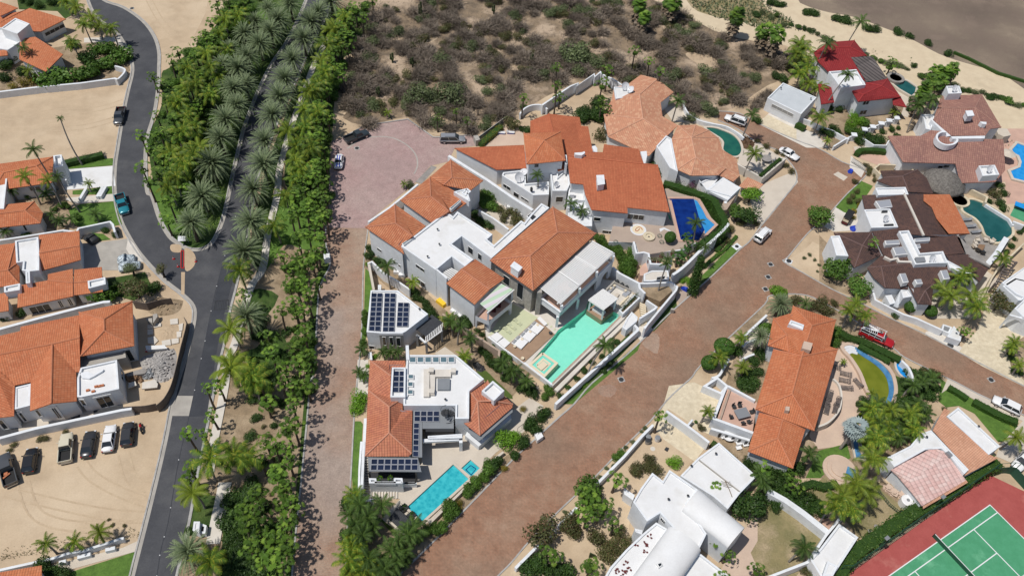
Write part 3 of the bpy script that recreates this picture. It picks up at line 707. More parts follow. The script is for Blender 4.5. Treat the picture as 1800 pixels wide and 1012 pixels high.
 def hip(s,f,pts,h,rise,mat='tile_orange',**kw):
  """4 eave corners + 2 ridge ends: ridge[0] near side 0-1... corners a,b,c,d ; r0 serves edge ab, r1 serves edge cd"""
  zs=[h]*4+[h+rise]*2
  kw.setdefault('walls',[0,1,2,3])
  return s.tiles(f,pts,zs,[(0,1,4),(1,2,5,4),(2,3,5),(3,0,4,5)],mat,**kw)
 def flat(s,f,pts,h,z0=None,par=.35,t=.28,rmat='white_roof',wmat='white_wall',label=None):
  z0=s.z0 if z0 is None else z0
  P=ccw(WP(f,pts,h));s.walls_from(P,z0,h,wmat)
  I=inset(P,t);n=len(P);mb=MB();o=0
  for i in range(n):
   j=(i+1)%n
   mb.add([P[i],P[j],I[j],I[i]],[(0,1,2,3)])
   dz=Vc((0,0,par));mb.add([I[i],I[j],I[j]-dz,I[i]-dz],[(0,1,2,3)])
  part('parapet',mb,wmat,s.t)
  mb=MB();mb.cap([Vc((p.x,p.y,h-par))for p in I]);return part('roof',mb,rmat,s.t,label=label)
 def box(s,f,pts,z1,z0,mat='white_wall',name='chimney',parent=None,cap=0.,label=None):
  P=ccw(WP(f,pts,z1));mb=MB();mb.prism(P,z0,z1)
  if cap:mb.prism(inset(P,-.12),z1,z1+cap,bot=True)
  return part(name,mb,mat,parent or s.t,label=label)
 def win(s,f,pts,name='window',glass='glass',frame='white_frame',fw=.1,sub='pane',bars=0,inn=0.02,label=None):
  """pts: top-left and bottom-right photo points of each opening"""
  q=PX(f,pts)
  for k in range(0,len(q),2):
   (ax,ay),(bx,by)=q[k],q[k+1];mx,my=(ax+bx)/2,(ay+by)/2
   best=None;co=Vc((0,0,CAMH));r=ray(mx,my)
   for(a,b,zb,zt)in s.walls:
    e=(b-a).to_2d();L=e.length
    if L<.2:continue
    e/=L;nn=Vc((e.y,-e.x))
    dn=r.x*nn.x+r.y*nn.y
    if dn>-1e-3:continue
    t=((a.x-co.x)*nn.x+(a.y-co.y)*nn.y)/dn
    p=co+r*t;u=(p.x-a.x)*e.x+(p.y-a.y)*e.y
    if-.6<u<L+.6 and zb-1.5<p.z<zt+1.5:
     pen=max(0,-u,u-L)+max(0,zb-p.z,p.z-zt)
     if best is None or pen*50+t<best[0]:best=(pen*50+t,a,e,nn,L,zb,zt)
   if best is None:print('window misses',f,pts,k);continue
   _,a,e,nn,L,zb,zt=best;sz=[]
   for x,y in(q[k],q[k+1]):
    r=ray(x,y);dn=r.x*nn.x+r.y*nn.y;t=((a.x-co.x)*nn.x+(a.y-co.y)*nn.y)/dn;p=co+r*t
    sz.append(((p.x-a.x)*e.x+(p.y-a.y)*e.y,p.z))
   u0,u1=sorted((max(.1,min(L-.1,sz[0][0])),max(.1,min(L-.1,sz[1][0]))));z0_,z1_=sorted((sz[0][1],sz[1][1]))
   z0_=max(z0_,zb+.05);z1_=min(z1_,zt-.1)
   if u1-u0<.3:u0,u1=(u0+u1)/2-.4,(u0+u1)/2+.4
   if z1_-z0_<.4:z1_=z0_+.8
   pt=lambda u,z,d:Vc((a.x+e.x*u+nn.x*d,a.y+e.y*u+nn.y*d,z))
   mb=MB()
   def bar(ua,ub,za,zb_):
    d0,d1=-.02,.07
    mb.add([pt(ua,za,d0),pt(ub,za,d0),pt(ub,zb_,d0),pt(ua,zb_,d0),pt(ua,za,d1),pt(ub,za,d1),pt(ub,zb_,d1),pt(ua,zb_,d1)],
    [(4,5,6,7),(0,4,7,3),(5,1,2,6),(7,6,2,3),(0,1,5,4)])
   bar(u0-fw,u1+fw,z0_-fw,z0_);bar(u0-fw,u1+fw,z1_,z1_+fw);bar(u0-fw,u0,z0_,z1_);bar(u1,u1+fw,z0_,z1_)
   nb=max(bars,int((u1-u0)/1.4))
   for i in range(1,nb+1 if nb else 0):
    c=u0+(u1-u0)*i/(nb+1);bar(c-.03,c+.03,z0_,z1_)
   wdw=part(name,mb,frame,s.t,label=label)
   g=MB();g.add([pt(u0,z0_,inn),pt(u1,z0_,inn),pt(u1,z1_,inn),pt(u0,z1_,inn)],[(0,1,2,3)]);part(sub,g,glass,wdw)
 def skylight(s,f,pts,z,h=.35,glass='sky_glass',name='skylight'):
  P=ccw(WP(f,pts,z+h));mb=MB();mb.prism(P,z-.6,z+h-.05,top=False);I=inset(P,.12);n=len(P)
  for i in range(n):j=(i+1)%n;mb.add([P[i]-Vc((0,0,.05)),P[j]-Vc((0,0,.05)),I[j],I[i]],[(0,1,2,3)])
  k=part(name,mb,'white_frame',s.t);g=MB();g.cap([p-Vc((0,0,.03))for p in I]);part('pane',g,glass,k)
 def panels(s,f,pts,z,nu,nv,label=None,lift=.25,tilt=0.):
  """solar panels: quad of corners a,b,c,d at height z split in nu x nv"""
  a,b,c,d=WP(f,pts,z+lift)
  for i in range(nu):
   for j in range(nv):
    mb=MB();fr=MB();g=.02
    u0,u1,v0,v1=(i+g)/nu,(i+1-g)/nu,(j+g*1.0)/nv,(j+1-g)/nv
    pt=lambda u,v:(a.lerp(b,u)).lerp(d.lerp(c,u),v)
    P=ccw([pt(u0,v0),pt(u1,v0),pt(u1,v1),pt(u0,v1)])
    fr.prism(P,z+lift-.05,z+lift);o=part('solar_panel',fr,'panel_frame',s.t)
    I=inset(P,.06);mb.cap([p+Vc((0,0,.008))for p in I]);part('cell_sheet',mb,'solar_cell',o)
  mb=MB();
  for v in(.25,.75):
   for q0,q1 in((a.lerp(d,v),b.lerp(c,v)),):mb.ribbon([q0,q1],.06,z,z+lift-.06)
  part('panel_rail',mb,'metal_grey',s.t)
MAT('ridge_base',(.5,.2,.1));RIDGE={}
for k,c in dict(orange=(.52,.20,.105),villa=(.50,.21,.125),rust=(.46,.14,.07),salmon=(.60,.33,.22),faded=(.55,.26,.17),red=(.36,.04,.04),mauve=(.36,.20,.16),maroon=(.16,.10,.09),pink=(.62,.42,.38),peach=(.60,.36,.25)).items():
 MAT('ridge_'+k,c,tuple(x*.85 for x in c),1.5,rough=.85,fine=.1);RIDGE['tile_'+k]='ridge_'+k
MAT('panel_frame',(.55,.56,.58),rough=.35,metal=.5)
def _cell():
 m,n,l,b=_mk('solar_cell');b.inputs['Roughness'].default_value=.18
 g=n.new('ShaderNodeNewGeometry');oi=n.new('ShaderNodeObjectInfo')
 c=_mix(n,l,oi.outputs['Random'],(.008,.012,.028),(.014,.022,.055));c=_mix(n,l,_ramp(n,l,_noise(n,l,g.outputs['Position'],.8),[(.4,0.),(.7,1.)]),c,(.02,.03,.06))
 l.new(c,b.inputs['Base Color']);MATS['solar_cell']=m
_cell()
TWO=lambda P:[P[0],P[1]]
def poly_water(name,f,s,z,mat,label,sm=0,rim=.45,rimmat='patio',rimh=.12,depth=.0,group=None):
 """pool: a thing with a coping ring and a water surface"""
 P=WP(f,s,z);z=max(z,.03+max(topz(p)for p in P));P=smooth(P,sm,True)if sm else P;P=ccw(P)
 c=sum(P,Vc())/len(P);t=thing(name,(c.x,c.y,0),label,'swimming pool' if 'pool' in name else name.replace('_',' '),group)
 O=inset(P,-rim);mb=MB();n=len(P);zt=z+rimh
 for i in range(n):
  j=(i+1)%n;up=lambda p,q:Vc((p.x,p.y,q))
  mb.add([up(O[i],zt),up(O[j],zt),up(P[j],zt),up(P[i],zt)],[(0,1,2,3)])
  mb.add([up(O[i],min(0,z-.1)),up(O[j],min(0,z-.1)),up(O[j],zt),up(O[i],zt)],[(0,1,2,3)])
  mb.add([up(P[j],z-.1),up(P[i],z-.1),up(P[i],zt),up(P[j],zt)],[(0,1,2,3)])
 part('coping',mb,rimmat,t)
 mb=MB();mb.cap([Vc((p.x,p.y,z))for p in P]);part('water_surface',mb,mat,t)
 return t
def _awn():
 m,n,l,b=_mk('awning_stripe');b.inputs['Roughness'].default_value=.8
 g=n.new('ShaderNodeNewGeometry');mp=n.new('ShaderNodeMapping');mp.inputs['Rotation'].default_value=(0,0,.9);l.new(g.outputs['Position'],mp.inputs[0])
 s=n.new('ShaderNodeSeparateXYZ');l.new(mp.outputs[0],s.inputs[0]);f=_math(n,l,'FRACT',_math(n,l,'MULTIPLY',s.outputs[0],.7))
 l.new(_ramp(n,l,f,[(.0,(.62,.58,.60)),(.49,(.58,.53,.57)),(.51,(.42,.56,.40)),(1.,(.45,.58,.43))]),b.inputs['Base Color']);MATS['awning_stripe']=m
_awn()
MAT('pale_grey_roof',(.50,.53,.55),(.45,.48,.50),.4,rough=.8,fine=.05)
MAT('pool_rim_blue',(.05,.16,.34),(.10,.26,.42),1.2,rough=.3)
MAT('water_mosaic',(.25,.5,.6),rough=.4)
TILE('slat_grey',(.14,.12,.115),(.11,.095,.09),(.19,.17,.16),rib=1.0,row=8,groove=.75)
# ============================================================ HOUSES, LEFT SIDE
b=Bld('house','A','100,250','top left corner house with two orange roofs, white boxy tower and dark garage opening')
b.tiles('A','-60,90 -60,150 150,165 215,165 345,100 155,43 110,60',[3.4,3.4,3.4,3.2,3.2,4.3,4.3],[(0,1,2,3,4,5,6)],walls=[0,2,3,4,5],over=.5)
b.tiles('A','0,10 95,42 0,85 -60,20',[5,4.6,4.6,5],[(0,1,2,3)],walls=[0,1,2,3])
b.tiles('A','105,205 185,193 330,285 240,375 100,310',[4.0,4.0,3.2,3.0,3.4],[(0,1,2,3,4)],walls=[0,1,2,3,4])
b.tiles('A','-60,265 35,262 40,290 -60,300',[3.6,3.6,3.2,3.2],[(0,1,2,3)],walls=[0,1,2,3])
b.flat('A','-40,150 60,140 150,165 130,200 60,250 40,262 -40,250',3.8)
b.flat('A','80,95 155,125 90,178 5,148',6.0,par=.2)
b.win('A','240,190 340,140','garage_doorway',glass='near_black')  # near-black pane paints the shade inside the open garage
b=Bld('house','B','150,150','white house with orange hipped roof beside the white driveway at the left edge')
b.hip('B','280,45 270,182 -40,225 -90,95 190,95 20,130',3.4,1.0)
b.flat('B','-60,125 45,120 38,150 20,318 -60,318',4.0)
b.flat('B','278,40 322,35 330,95 285,105',4.6,par=.6);b.win('B','160,205 178,222 190,203 208,220')
b=Bld('house','B','110,380','small white house with orange hipped roof below the white stepped path')
b.tiles('B','-60,305 180,280 225,340 212,393 -60,422 130,328 -60,350',[3.2,3.2,3.2,3.2,3.2,4.3,4.3],[(0,1,5,6),(1,2,5),(2,3,5),(3,4,6,5)],walls=[0,1,2,3,4])
b.win('B','118,405 145,430');
wall('B','-20,485 130,462 330,430 400,440 410,420 575,385 590,400 600,440',1.8,'white boundary wall stepping up between the two lawns and orange roofs at the left',t=.35)
wall('A','-20,482 200,455 420,435 600,410 615,415',1.6,'long white wall along the top edge of the empty sand lot',t=.45)
wall('A','615,415 645,385 650,360 600,345',1.3,'short curved white wall end beside the curved road and hedge trees',t=.4,sm=3)
wall('B','300,80 330,100 345,170',1.6,'short white wall beside the head of the white driveway',t=.3)
for i,(x,y)in enumerate(((440,255),(530,243),(545,242))):
 p=WP('B','%d,%d'%(x,y))[0];mb=MB();mb.box((p.x,p.y,.4),(.5,3.0,.8));solo('low_wall',mb,'white_wall',('low white wall crossing the stepped path farthest from the road','low white wall crossing the stepped path in its middle','low white wall crossing the stepped path nearest the road')[i],'low wall','low walls on the stepped path')
b=Bld('house','B','300,600','long white house of orange gables and a white flat roof behind the grey tiled driveway')
b.flat('B','78,485 200,465 205,540 205,640 150,645 115,640 120,595 85,600',4.4)
b.tiles('B','203,455 415,433 422,585 205,645 205,550 417,512',[3.4,3.4,3.3,3.3,4.5,4.5],[(0,1,5,4),(4,5,2,3)],walls=[0,1,2,3])
b.tiles('B','-60,515 78,497 100,595 102,712 -60,735 40,640 -60,650',[3.6,3.6,3.6,3.4,3.4,4.6,4.6],[(0,1,5,6),(1,2,5),(2,3,5),(3,4,6,5)],walls=[0,1,2,3,4])
b.tiles('B','250,660 380,632 383,775 90,835 95,720 250,692 382,705',[3.0,3.0,2.8,2.8,3.6,3.6,3.5],[(0,1,6,5),(4,5,6,2,3)],walls=[0,1,2,3,4,5])
b.tiles('B','388,637 532,622 537,752 388,770 386,705 535,690',[3.0,3.0,2.8,2.8,3.6,3.6],[(0,1,5,4),(4,5,2,3)],walls=[0,1,2,3])
b.tiles('B','-60,770 40,755 45,850 -60,865',[3.2,3.2,2.8,2.8],[(0,1,2,3)],walls=[0,1,2,3])
b.flat('B','458,695 550,675 553,712 462,735',4.0,z0=2.6)
b.flat('B','133,645 155,643 158,705 135,708',4.6,z0=2.8,par=.2)
b.flat('B','20,725 105,708 103,742 22,755',4.2,z0=2.6)
b.win('B','300,800 335,830 350,790 385,820 150,835 275,850',bars=1,fw=.25)
wall('B','-20,950 200,890 400,838 540,805 575,803',2.4,'long white wall between the orange gabled row and the big orange house',t=.5)
b=Bld('house','C','400,600','largest orange tiled house at the left with hips and gables beside the rubble yard')
H=4.0
b.tiles('C','540,112 905,35 918,340 550,413 712,160 714,238',[H+.6,H+.6,H+.6,H+.6,H+2.3,H+2.3],[(0,1,4),(1,2,5,4),(2,3,5),(3,0,4,5)],walls=[0,1,2,3],over=.6)
b.tiles('C','-60,285 137,240 142,210 542,130 545,285 358,328 -60,412 548,518 520,520 525,718 350,735 205,785 210,588 100,612 95,820 -80,840 -60,470',
[H,H,H,H,H+1.6,H+1.6,H+1.6,H,H,H-.1,H+1.45,H-.1,H,H,H-.1,H-.1,H+1.6],
[(0,1,2,3,4,5,6),(5,4,7,8),(5,8,9,10),(5,10,11,12),(6,5,12,13,16),(16,13,14,15)],walls=[0,1,2,3,7,8,9,10,11,12,13,14,15],over=.4)
b.flat('C','100,625 210,598 205,748 100,775',H-.2,par=.15)
b.flat('C','552,490 800,435 815,635 560,690 528,690 528,560',H+.1,par=.35)
b.flat('C','550,415 850,355 862,420 800,433 552,488',3.2,par=.2,rmat='concrete',wmat='concrete')
b.box('C','545,525 600,515 640,535 710,500 700,515 640,550 610,565 560,560',H+.1,H-.3,'white_wall','roof_duct')
for x,y in((603,648),(640,655),(660,622),(680,620),(702,615)):
 p=WP('C','%d,%d'%(x,y),H-.25)[0];m_=MB();m_.box(p+Vc((0,0,.12)),(.5,.35,.25),.4);part('brick_stack',m_,'terracotta',b.t)
b.win('C','655,700 785,745 350,765 460,830','glass_door',fw=.35,bars=1);b.win('C','225,780 290,820 110,805 185,850 545,710 600,745 -20,850 60,905',fw=.2)
b.win('C','825,500 845,590 870,370 905,440',fw=.05)
wall('C','-20,975 240,905 640,820 830,780 900,770',1.7,'long white wall between the big orange house and the car park',t=.45)
P=WP('C','905,35 1000,50 1100,25 1170,15',2.0);mb=MB();mb.ribbon(P,.08,.0,2.0);solo('construction_screen',mb,'mesh_brown','brown mesh screen along the top of the rubble yard','screen')
P=smooth(WP('C','1258,145 1275,190 1235,350 1195,520 1165,620 1120,700 1065,750',1.9),3);mb=MB();mb.ribbon(P,.08,.0,1.9)
solo('construction_screen',mb,'mesh_brown','tall brown mesh screen along the avenue kerb beside the rubble yard','screen')
P=smooth(WP('C','840,760 900,755 990,750 1065,735',1.9),3);mb=MB();mb.ribbon(P,.08,.0,1.9);solo('construction_screen',mb,'mesh_brown','low brown mesh screen closing the rubble yard above the car park','screen')
def heap(name,f,s,h,mat,label,cat,n=90,bs=(.12,.5)):
 P=ccw(smooth(WP(f,s),3,True));c=sum(P,Vc())/len(P);mb=MB();rings=5;m=len(P);r_=random.Random(len(s))
 for k in range(rings):
  t=k/rings
  for p in P:q=p.lerp(c,t);mb.v.append(Vc((q.x+r_.uniform(-.1,.1),q.y+r_.uniform(-.1,.1),0 if k==0 else h*sin(t*PI/2)*r_.uniform(.7,1.15))))
 mb.v.append(c+Vc((0,0,h)))
 for k in range(rings-1):
  for i in range(m):j=(i+1)%m;mb.f.append((k*m+i,k*m+j,(k+1)*m+j,(k+1)*m+i))
 for i in range(m):mb.f.append(((rings-1)*m+i,(rings-1)*m+(i+1)%m,len(mb.v)-1))
 for _ in range(n):
  i=r_.randrange(m);t=r_.random()**.7;q=P[i].lerp(c,t);w_=r_.uniform(*bs)
  M=Matrix.Rotation(r_.uniform(0,6),3,'Z')@Matrix.Rotation(r_.uniform(-.8,.8),3,'X')
  mb.box((q.x,q.y,h*sin(t*PI/2)+.02),(w_,w_*r_.uniform(.4,1),w_*.4),m=M)
 return solo(name,mb,mat,label,cat)
heap('rubble_heap','C','950,450 1010,400 1140,365 1205,380 1200,520 1150,580 1080,590 1010,540',1.1,'rubble','grey heap of broken concrete in the construction yard','rubble heap',420,(.12,.42))
heap('sand_heap','C','1060,230 1130,200 1220,205 1215,280 1130,310 1075,290',.35,'sand','low sand heap lying on the paving slabs of the construction yard','sand heap',0)
heap('soil_heap','B','760,830 820,780 900,790 960,800 930,860 840,880 790,870',.5,'garden_soil','brown heap of soil and debris at the top of the construction yard','soil heap',60)
heap('debris_pile','C','860,545 930,530 970,560 960,590 880,590',.6,'wood','brown pile of broken boards beside the white block house wall','debris pile',60,(.2,.8))
heap('debris_pile','C','985,540 1030,500 1060,520 1060,560 1000,575',.7,'metal_grey','blue grey pile of scrap next to the concrete rubble','debris pile',50,(.2,.7))
for s in('1012,200 1048,200 1048,225 1012,228','1052,198 1105,190 1105,212 1055,222','1165,165 1218,158 1220,195 1168,200','1012,235 1048,230 1050,265 1012,270','1012,290 1060,280 1085,310 1060,335 1015,328','1108,312 1168,300 1172,340 1112,345','1175,300 1225,292 1225,325 1178,335','1225,200 1255,190 1250,240 1228,245','1210,250 1245,245 1240,285 1212,290'):
 slab('paving_slab',WP('C',s),'concrete_pale',0,.22)
b2=MB();b2.prism(WP('C','995,340 1125,335 1145,358 1000,368',.9),.75,.9);b2.ribbon(WP('C','1005,372 1140,362',.4),.1,0,.75);solo('work_table',b2,'white_frame','long white work table beside the rubble heap','table')
mb=MB();mb.prism(WP('C','975,590 1060,570 1080,600 1075,625 970,635',.7),.5,.7);mb.prism(WP('C','880,595 925,582 935,610 878,628',.8),.6,.8);solo('cement_pallets',mb,'concrete_pale','stacked pale cement sheets below the rubble heap','pallet')
mb=MB();mb.prism(WP('C','855,530 990,492 1005,515 990,530 870,548',.9),.0,.9);solo('site_trough',mb,'grey_stone','grey metal trough standing left of the rubble heap','trough')
mb=MB();mb.prism(WP('C','998,155 1040,150 1042,185 1000,160',1.2),0,1.2);mb.prism(WP('C','1045,125 1075,120 1078,140 1048,185',1.2),0,1.2);solo('concrete_block',mb,'concrete','grey broken concrete corner block in the construction yard','concrete block')
t=thing('utility_trench',WP('B','955,585')[0],'narrow red edged utility trench cut in the asphalt at the median tip','trench')
mb=MB();P=WP('B','948,540 962,540 962,630 948,630');mb.ribbon(P+[P[0]],.12,.0,ROADZ+.12);part('red_edging',mb,'red_paint',t)
mb=MB();mb.cap([Vc((p.x,p.y,ROADZ+.03))for p in ccw(P)]);part('trench_floor',mb,'near_black',t)
def cone(f,s,label,g='traffic cones around the trench'):
 p=WP(f,s)[0];t=thing('traffic_cone',(p.x,p.y,.1),label,'traffic cone',g)
 mb=MB();mb.box((p.x,p.y,.13),(.4,.4,.05));part('base',mb,'red_paint',t);mb=MB();mb.lathe((p.x,p.y,.15),[(.15,0),(.03,.65),(0,.66)],10);part('cone',mb,'red_paint',t)
 mb=MB();mb.lathe((p.x,p.y,.15),[(.125,.22),(.085,.4)],10);part('reflective_band',mb,'white_paint',t)
cone('B','910,582','red traffic cone left of the trench, nearer the top');cone('B','933,622','red traffic cone left of the trench, nearer the bottom');cone('B','1025,595','red traffic cone right of the round sand spill');cone('C','1005,380','red marker cone in the shade beside the rubble')
t=thing('notice_board',WP('B','950,500')[0],'white and blue notice board on two posts at the median tip','notice board')
mb=MB();P=WP('B','930,460 975,462 972,485 930,488',1.5);mb.prism(P,1.42,1.5,bot=True);part('board',mb,'lamp_glass',t);mb=MB()
for p in P[:2]:mb.tube([(p.x,p.y,0),(p.x,p.y,1.45)],.05,6)
part('post',mb,'white_frame',t)
mb=MB();p=WP('C','1510,60')[0];z=ROADZ+.01
P=WP('C','1475,35 1565,28 1560,90 1465,95');mb.ribbon(P+[P[0]],.12,z,z+.05);c_=sum(P,Vc())/4
for i in range(1,8):mb.ribbon([P[0].lerp(P[1],i/8),P[3].lerp(P[2],i/8)],.06,z,z+.04)
solo('drain_grate',mb,'metal_dark','square dark drain grate at the right side of the avenue','drain grate')
b=Bld('house','D','100,1000','orange tiled roof corner at the bottom left edge of the picture')
b.tiles('D','-60,1000 237,950 240,1100 -60,1160',[3.2,3.2,3.8,3.8],[(0,1,2,3)],walls=[0,1,2,3])
wall('D','-40,985 300,910 400,878 480,865 680,800 705,795',1.1,'low white wall with planter below the sand car park',t=.35)
wall('D','600,862 655,850',.8,'short white planter wall near the avenue kerb, under the right small palm',t=.5,name='planter_wall');wall('D','440,905 515,885',.8,'short white planter wall under the middle small palm',t=.5,name='planter_wall');wall('D','335,935 375,925',.8,'short white planter wall under the left small palm',t=.5,name='planter_wall')
b=Bld('utility_box','D','1140,740','small white utility shelter with dark opening beside the avenue pavement','utility shelter')
b.flat('D','1105,700 1140,700 1135,765 1098,750',1.8,par=.1);b.flat('D','1140,708 1178,722 1170,770 1130,765',1.2,par=.15,rmat='near_black')
b=Bld('utility_box','Z4','1025,350','small white electric cabinet behind the hedge at the left kerb of the lane','electric cabinet')
b.flat('Z4','1008,335 1040,332 1043,362 1010,366',1.2,par=.06)
# ============================================================ SOLAR HOUSE (two blocks)
b=Bld('house','L','300,400','white flat roofed block carrying three rows of solar panels beside the brick lane')
b.flat('L','145,138 365,138 610,330 430,470 400,485 235,485 112,475',4.6,par=.25)
b.panels('L','152,160 243,160 225,467 130,467',4.35,2,8);b.panels('L','257,160 350,162 337,473 240,473',4.35,2,8);b.panels('L','365,236 458,238 448,432 353,432',4.35,2,5)
b.box('L','212,486 408,486 408,500 214,500',4.5,0,'metal_grey','grey_facade')
b.walls.append((WP('L','214,500',4.5)[0],WP('L','408,500',4.5)[0],0,4.5))
b.win('L','240,515 272,580 297,517 330,582 352,520 390,588',fw=.05);b.win('L','135,600 180,640','garage_doorway',glass='near_black')
b2=Bld('pergola','L','640,500','black pergola with half covered slatted roof beside the solar panel block','pergola')
P=WP('L','508,450 640,335 728,398 592,510',3.2);mb=MB();mb.prism(P,3.1,3.2,bot=True);part('covered_roof',mb,'dark_slate',b2.t)
P2=WP('L','592,512 728,400 715,470 590,560',3.1);mb=MB();mb.ribbon(P2+[P2[0]],.16,2.95,3.15)
for i in range(1,9):mb.ribbon([P2[0].lerp(P2[1],i/9),P2[3].lerp(P2[2],i/9)],.12,2.96,3.1)
part('slats',mb,'white_frame',b2.t)
for q in WP('L','595,560 720,465 520,500 640,345',3.0):mb=MB();mb.box((q.x,q.y,1.5),(.35,.35,3.0));part('column',mb,'grey_slab',b2.t)
mb=MB();mb.ribbon(WP('L','528,505 590,560',2.4),.3,2.1,2.4);part('white_beam',mb,'white_wall',b2.t)
wall('L','440,582 445,700',5.2,'tall thin white wall rising between the two solar panel blocks',t=.5,z0=0)
wall('L','125,645 145,645 150,700',1.2,'short pale gate wall at the front path of the solar house',t=.35)
b=Bld('house','M','500,500','large white flat roofed house with red tile wings, solar carport roofs and spiral stair')
HF=5.0
b.flat('M','465,95 815,95 1015,265 910,352 908,548 810,548 812,455 442,455 442,380 460,378 460,180',HF,par=.3)
b.flat('M','360,183 458,183 455,395 348,395',HF+.5,z0=3.4,par=.45)
b.panels('M','371,208 455,208 452,362 363,362',HF+.05,2,4,lift=.12)
for i in range(6):b.skylight('M','%d,108 %d,108 %d,150 %d,150'%(482+i*55,532+i*55,532+i*55,482+i*55),HF-.3)
b.skylight('M','472,232 515,232 515,265 472,265',HF-.3);b.skylight('M','470,285 512,285 512,320 470,320',HF-.3);b.skylight('M','468,340 512,340 512,375 468,375',HF-.3)
b.box('M','684,262 773,262 771,342 684,342',HF+.1,HF-.35,'grey_slab','roof_hatch')
for s in('585,195 628,195 626,390 585,390','630,235 668,235 665,378 635,378','668,198 780,198 780,250 668,250'):b.box('M',s,HF+.15,HF-.35,'concrete_pale','planter_bench')
P=WP('M','630,195 822,195 822,250 668,252 668,390 585,392',HF+.2)
for s in('641,212','797,215','645,362'):
 p=WP('M',s,HF)[0];mb=MB();mb.box((p.x,p.y,HF+.15),(.8,.8,.7));part('planter',mb,'concrete_pale',b.t)
b.tiles('M','205,135 455,135 455,182 358,184 348,400 435,403 437,488 505,490 500,795 480,815 168,815 190,345 352,245 340,465 340,650',
[3.6]*4+[3.6,3.6,3.6,3.6,3.6,3.6,3.6,3.6,5.1,5.2,5.2],[(0,1,2,3,12),(0,12,4,11),(11,4,13),(4,5,13),(5,6,7,8,14,13),(8,9,10,14),(10,11,13,14)],'tile_faded',walls=[0,1,2,3,4,5,6,7,8,9,10,11],over=.35)
b.tiles('M','1040,278 1220,445 1215,470 985,668 872,580 912,575 912,355 970,425 1080,422',[3.9,3.9,3.9,3.9,3.9,3.9,4.2,5.3,5.3],[(6,0,8,7),(0,1,8),(1,2,3,7,8),(3,4,5,7),(5,6,7)],'tile_faded',walls=[0,1,2,3,4,5,6],over=1.4)
b.flat('M','1078,278 1160,348 1085,422 998,350',6.0,z0=4.2,par=.5)
b.box('M','985,670 1217,475 1219,500 980,708 875,620 880,606',3.5,3.35,'grey_slab','glass_canopy')
b.box('M','880,668 978,745 1210,545 1200,480 1000,640 905,620',1.2,0,'white_wall','balcony_wall')
b.box('M','190,823 545,825 570,925 195,922',3.3,3.1,'grey_slab','carport_roof');b.box('M','510,488 575,488 575,822 545,822 508,815',3.3,3.1,'grey_slab','carport_roof');b.box('M','577,488 800,480 800,618 577,618',3.3,3.1,'grey_slab','carport_roof')
b.panels('M','212,833 547,833 545,915 206,915',3.3,7,2,lift=.12);b.panels('M','518,493 700,493 698,570 517,568',3.3,4,2,lift=.12);b.panels('M','514,578 556,578 550,820 506,818',3.3,1,6,lift=.12)
b.flat('M','580,692 862,682 862,700 580,715',2.6,z0=2.2,par=.1);b.flat('M','615,670 860,655 860,685 615,690',2.9,z0=2.5,par=.08);b.box('M','838,690 862,690 862,720 838,720',2.6,0,'white_wall','column')
b.box('M','600,622 800,622 800,640 600,640',3.1,0,'near_black','recess_wall')
b.flat('N','297,260 355,262 358,290 490,290 488,258 555,260 560,295 555,300 300,300',2.9,par=.5);b.flat('N','560,292 665,292 665,303 562,305',1.3,par=.3)
b.box('N','357,288 488,288 488,296 358,296',2.85,0,'stone_wall','stone_facing')
b.box('N','305,215 660,215 655,290 310,290',.4,0,'near_black','terrace_floor')
for s in('300,215','660,215'):q=WP('N',s,3.0)[0];mb=MB();mb.box((q.x,q.y,1.5),(.25,.25,3.0));part('post',mb,'metal_dark',b.t)
p1,p2=WP('N','270,95 300,100',1.6)
t=thing('spiral_staircase',WP('M','762,530')[0],'dark spiral staircase climbing to the white flat roof','spiral staircase')
c_=WP('M','762,520',4.0)[0];mb=MB();mb.tube([(c_.x,c_.y,0),(c_.x,c_.y,5.6)],.08,8);part('pole',mb,'metal_dark',t);mb=MB()
rail=[]
for i in range(26):
 a=i*.42;z=.3+i*.19;d=Vc((cos(a),sin(a),0));e=Vc((-d.y,d.x,0));o=Vc((c_.x,c_.y,z))
 mb.add([o+d*.08,o+d*1.15-e*.05,o+d*1.1+e*.33,o+d*.08+e*.05],[(0,1,2,3)]);rail.append(o+d*1.15+Vc((0,0,.95)))
part('treads',mb,'metal_dark',t);mb=MB();mb.tube(rail,.04,5);[mb.tube([r-Vc((0,0,.95)),r],.02,4)for r in rail[::2]];part('handrail',mb,'metal_dark',t)
mb=MB();LL=WP('N','270,95 300,100',1.6)
t=thing('outdoor_stairs',WP('N','270,250')[0],'long pale staircase running down the left side of the tiled house','staircase')
a0,a1,c0,c1=WP('N','268,110 295,110 262,355 300,355',.6);mb=MB()
for i in range(14):
 k=i/14;P=[a0.lerp(c0,k),a1.lerp(c1,k),a1.lerp(c1,k+.05),a0.lerp(c0,k+.05)];mb.prism([Vc((p.x,p.y,0))for p in P],0,1.3-1.2*k)
part('steps',mb,'concrete',t)
t=thing('outdoor_stairs',WP('N','430,390')[0],'pale steps of parallel slabs in front of the stone faced wall','staircase')
mb=MB()
for i in range(10):x=315+i*22;P=WP('N','%d,%d %d,%d'%(x,352+i*2,x,412+i));mb.ribbon(P,.22,0,.25)
part('steps',mb,'concrete_pale',t)
wall('N','240,-20 225,200 222,340',1.3,'left of two parallel white walls beside the lane, next to the grass',t=.3)
wall('N','258,-20 250,200 240,405 235,425 330,430',1.9,'right of two parallel white walls beside the lane, along the stairs',t=.4)
wall('M','172,545 160,815',1.8,'white wall rising along the left side of the faded tile roof',t=.5)
poly_water('swimming_pool','N','945,162 1065,272 705,600 592,488',.05,'water_cyan','turquoise blue rectangular pool with steps in the bottom centre garden',rim=.35,rimmat='patio',rimh=.28)
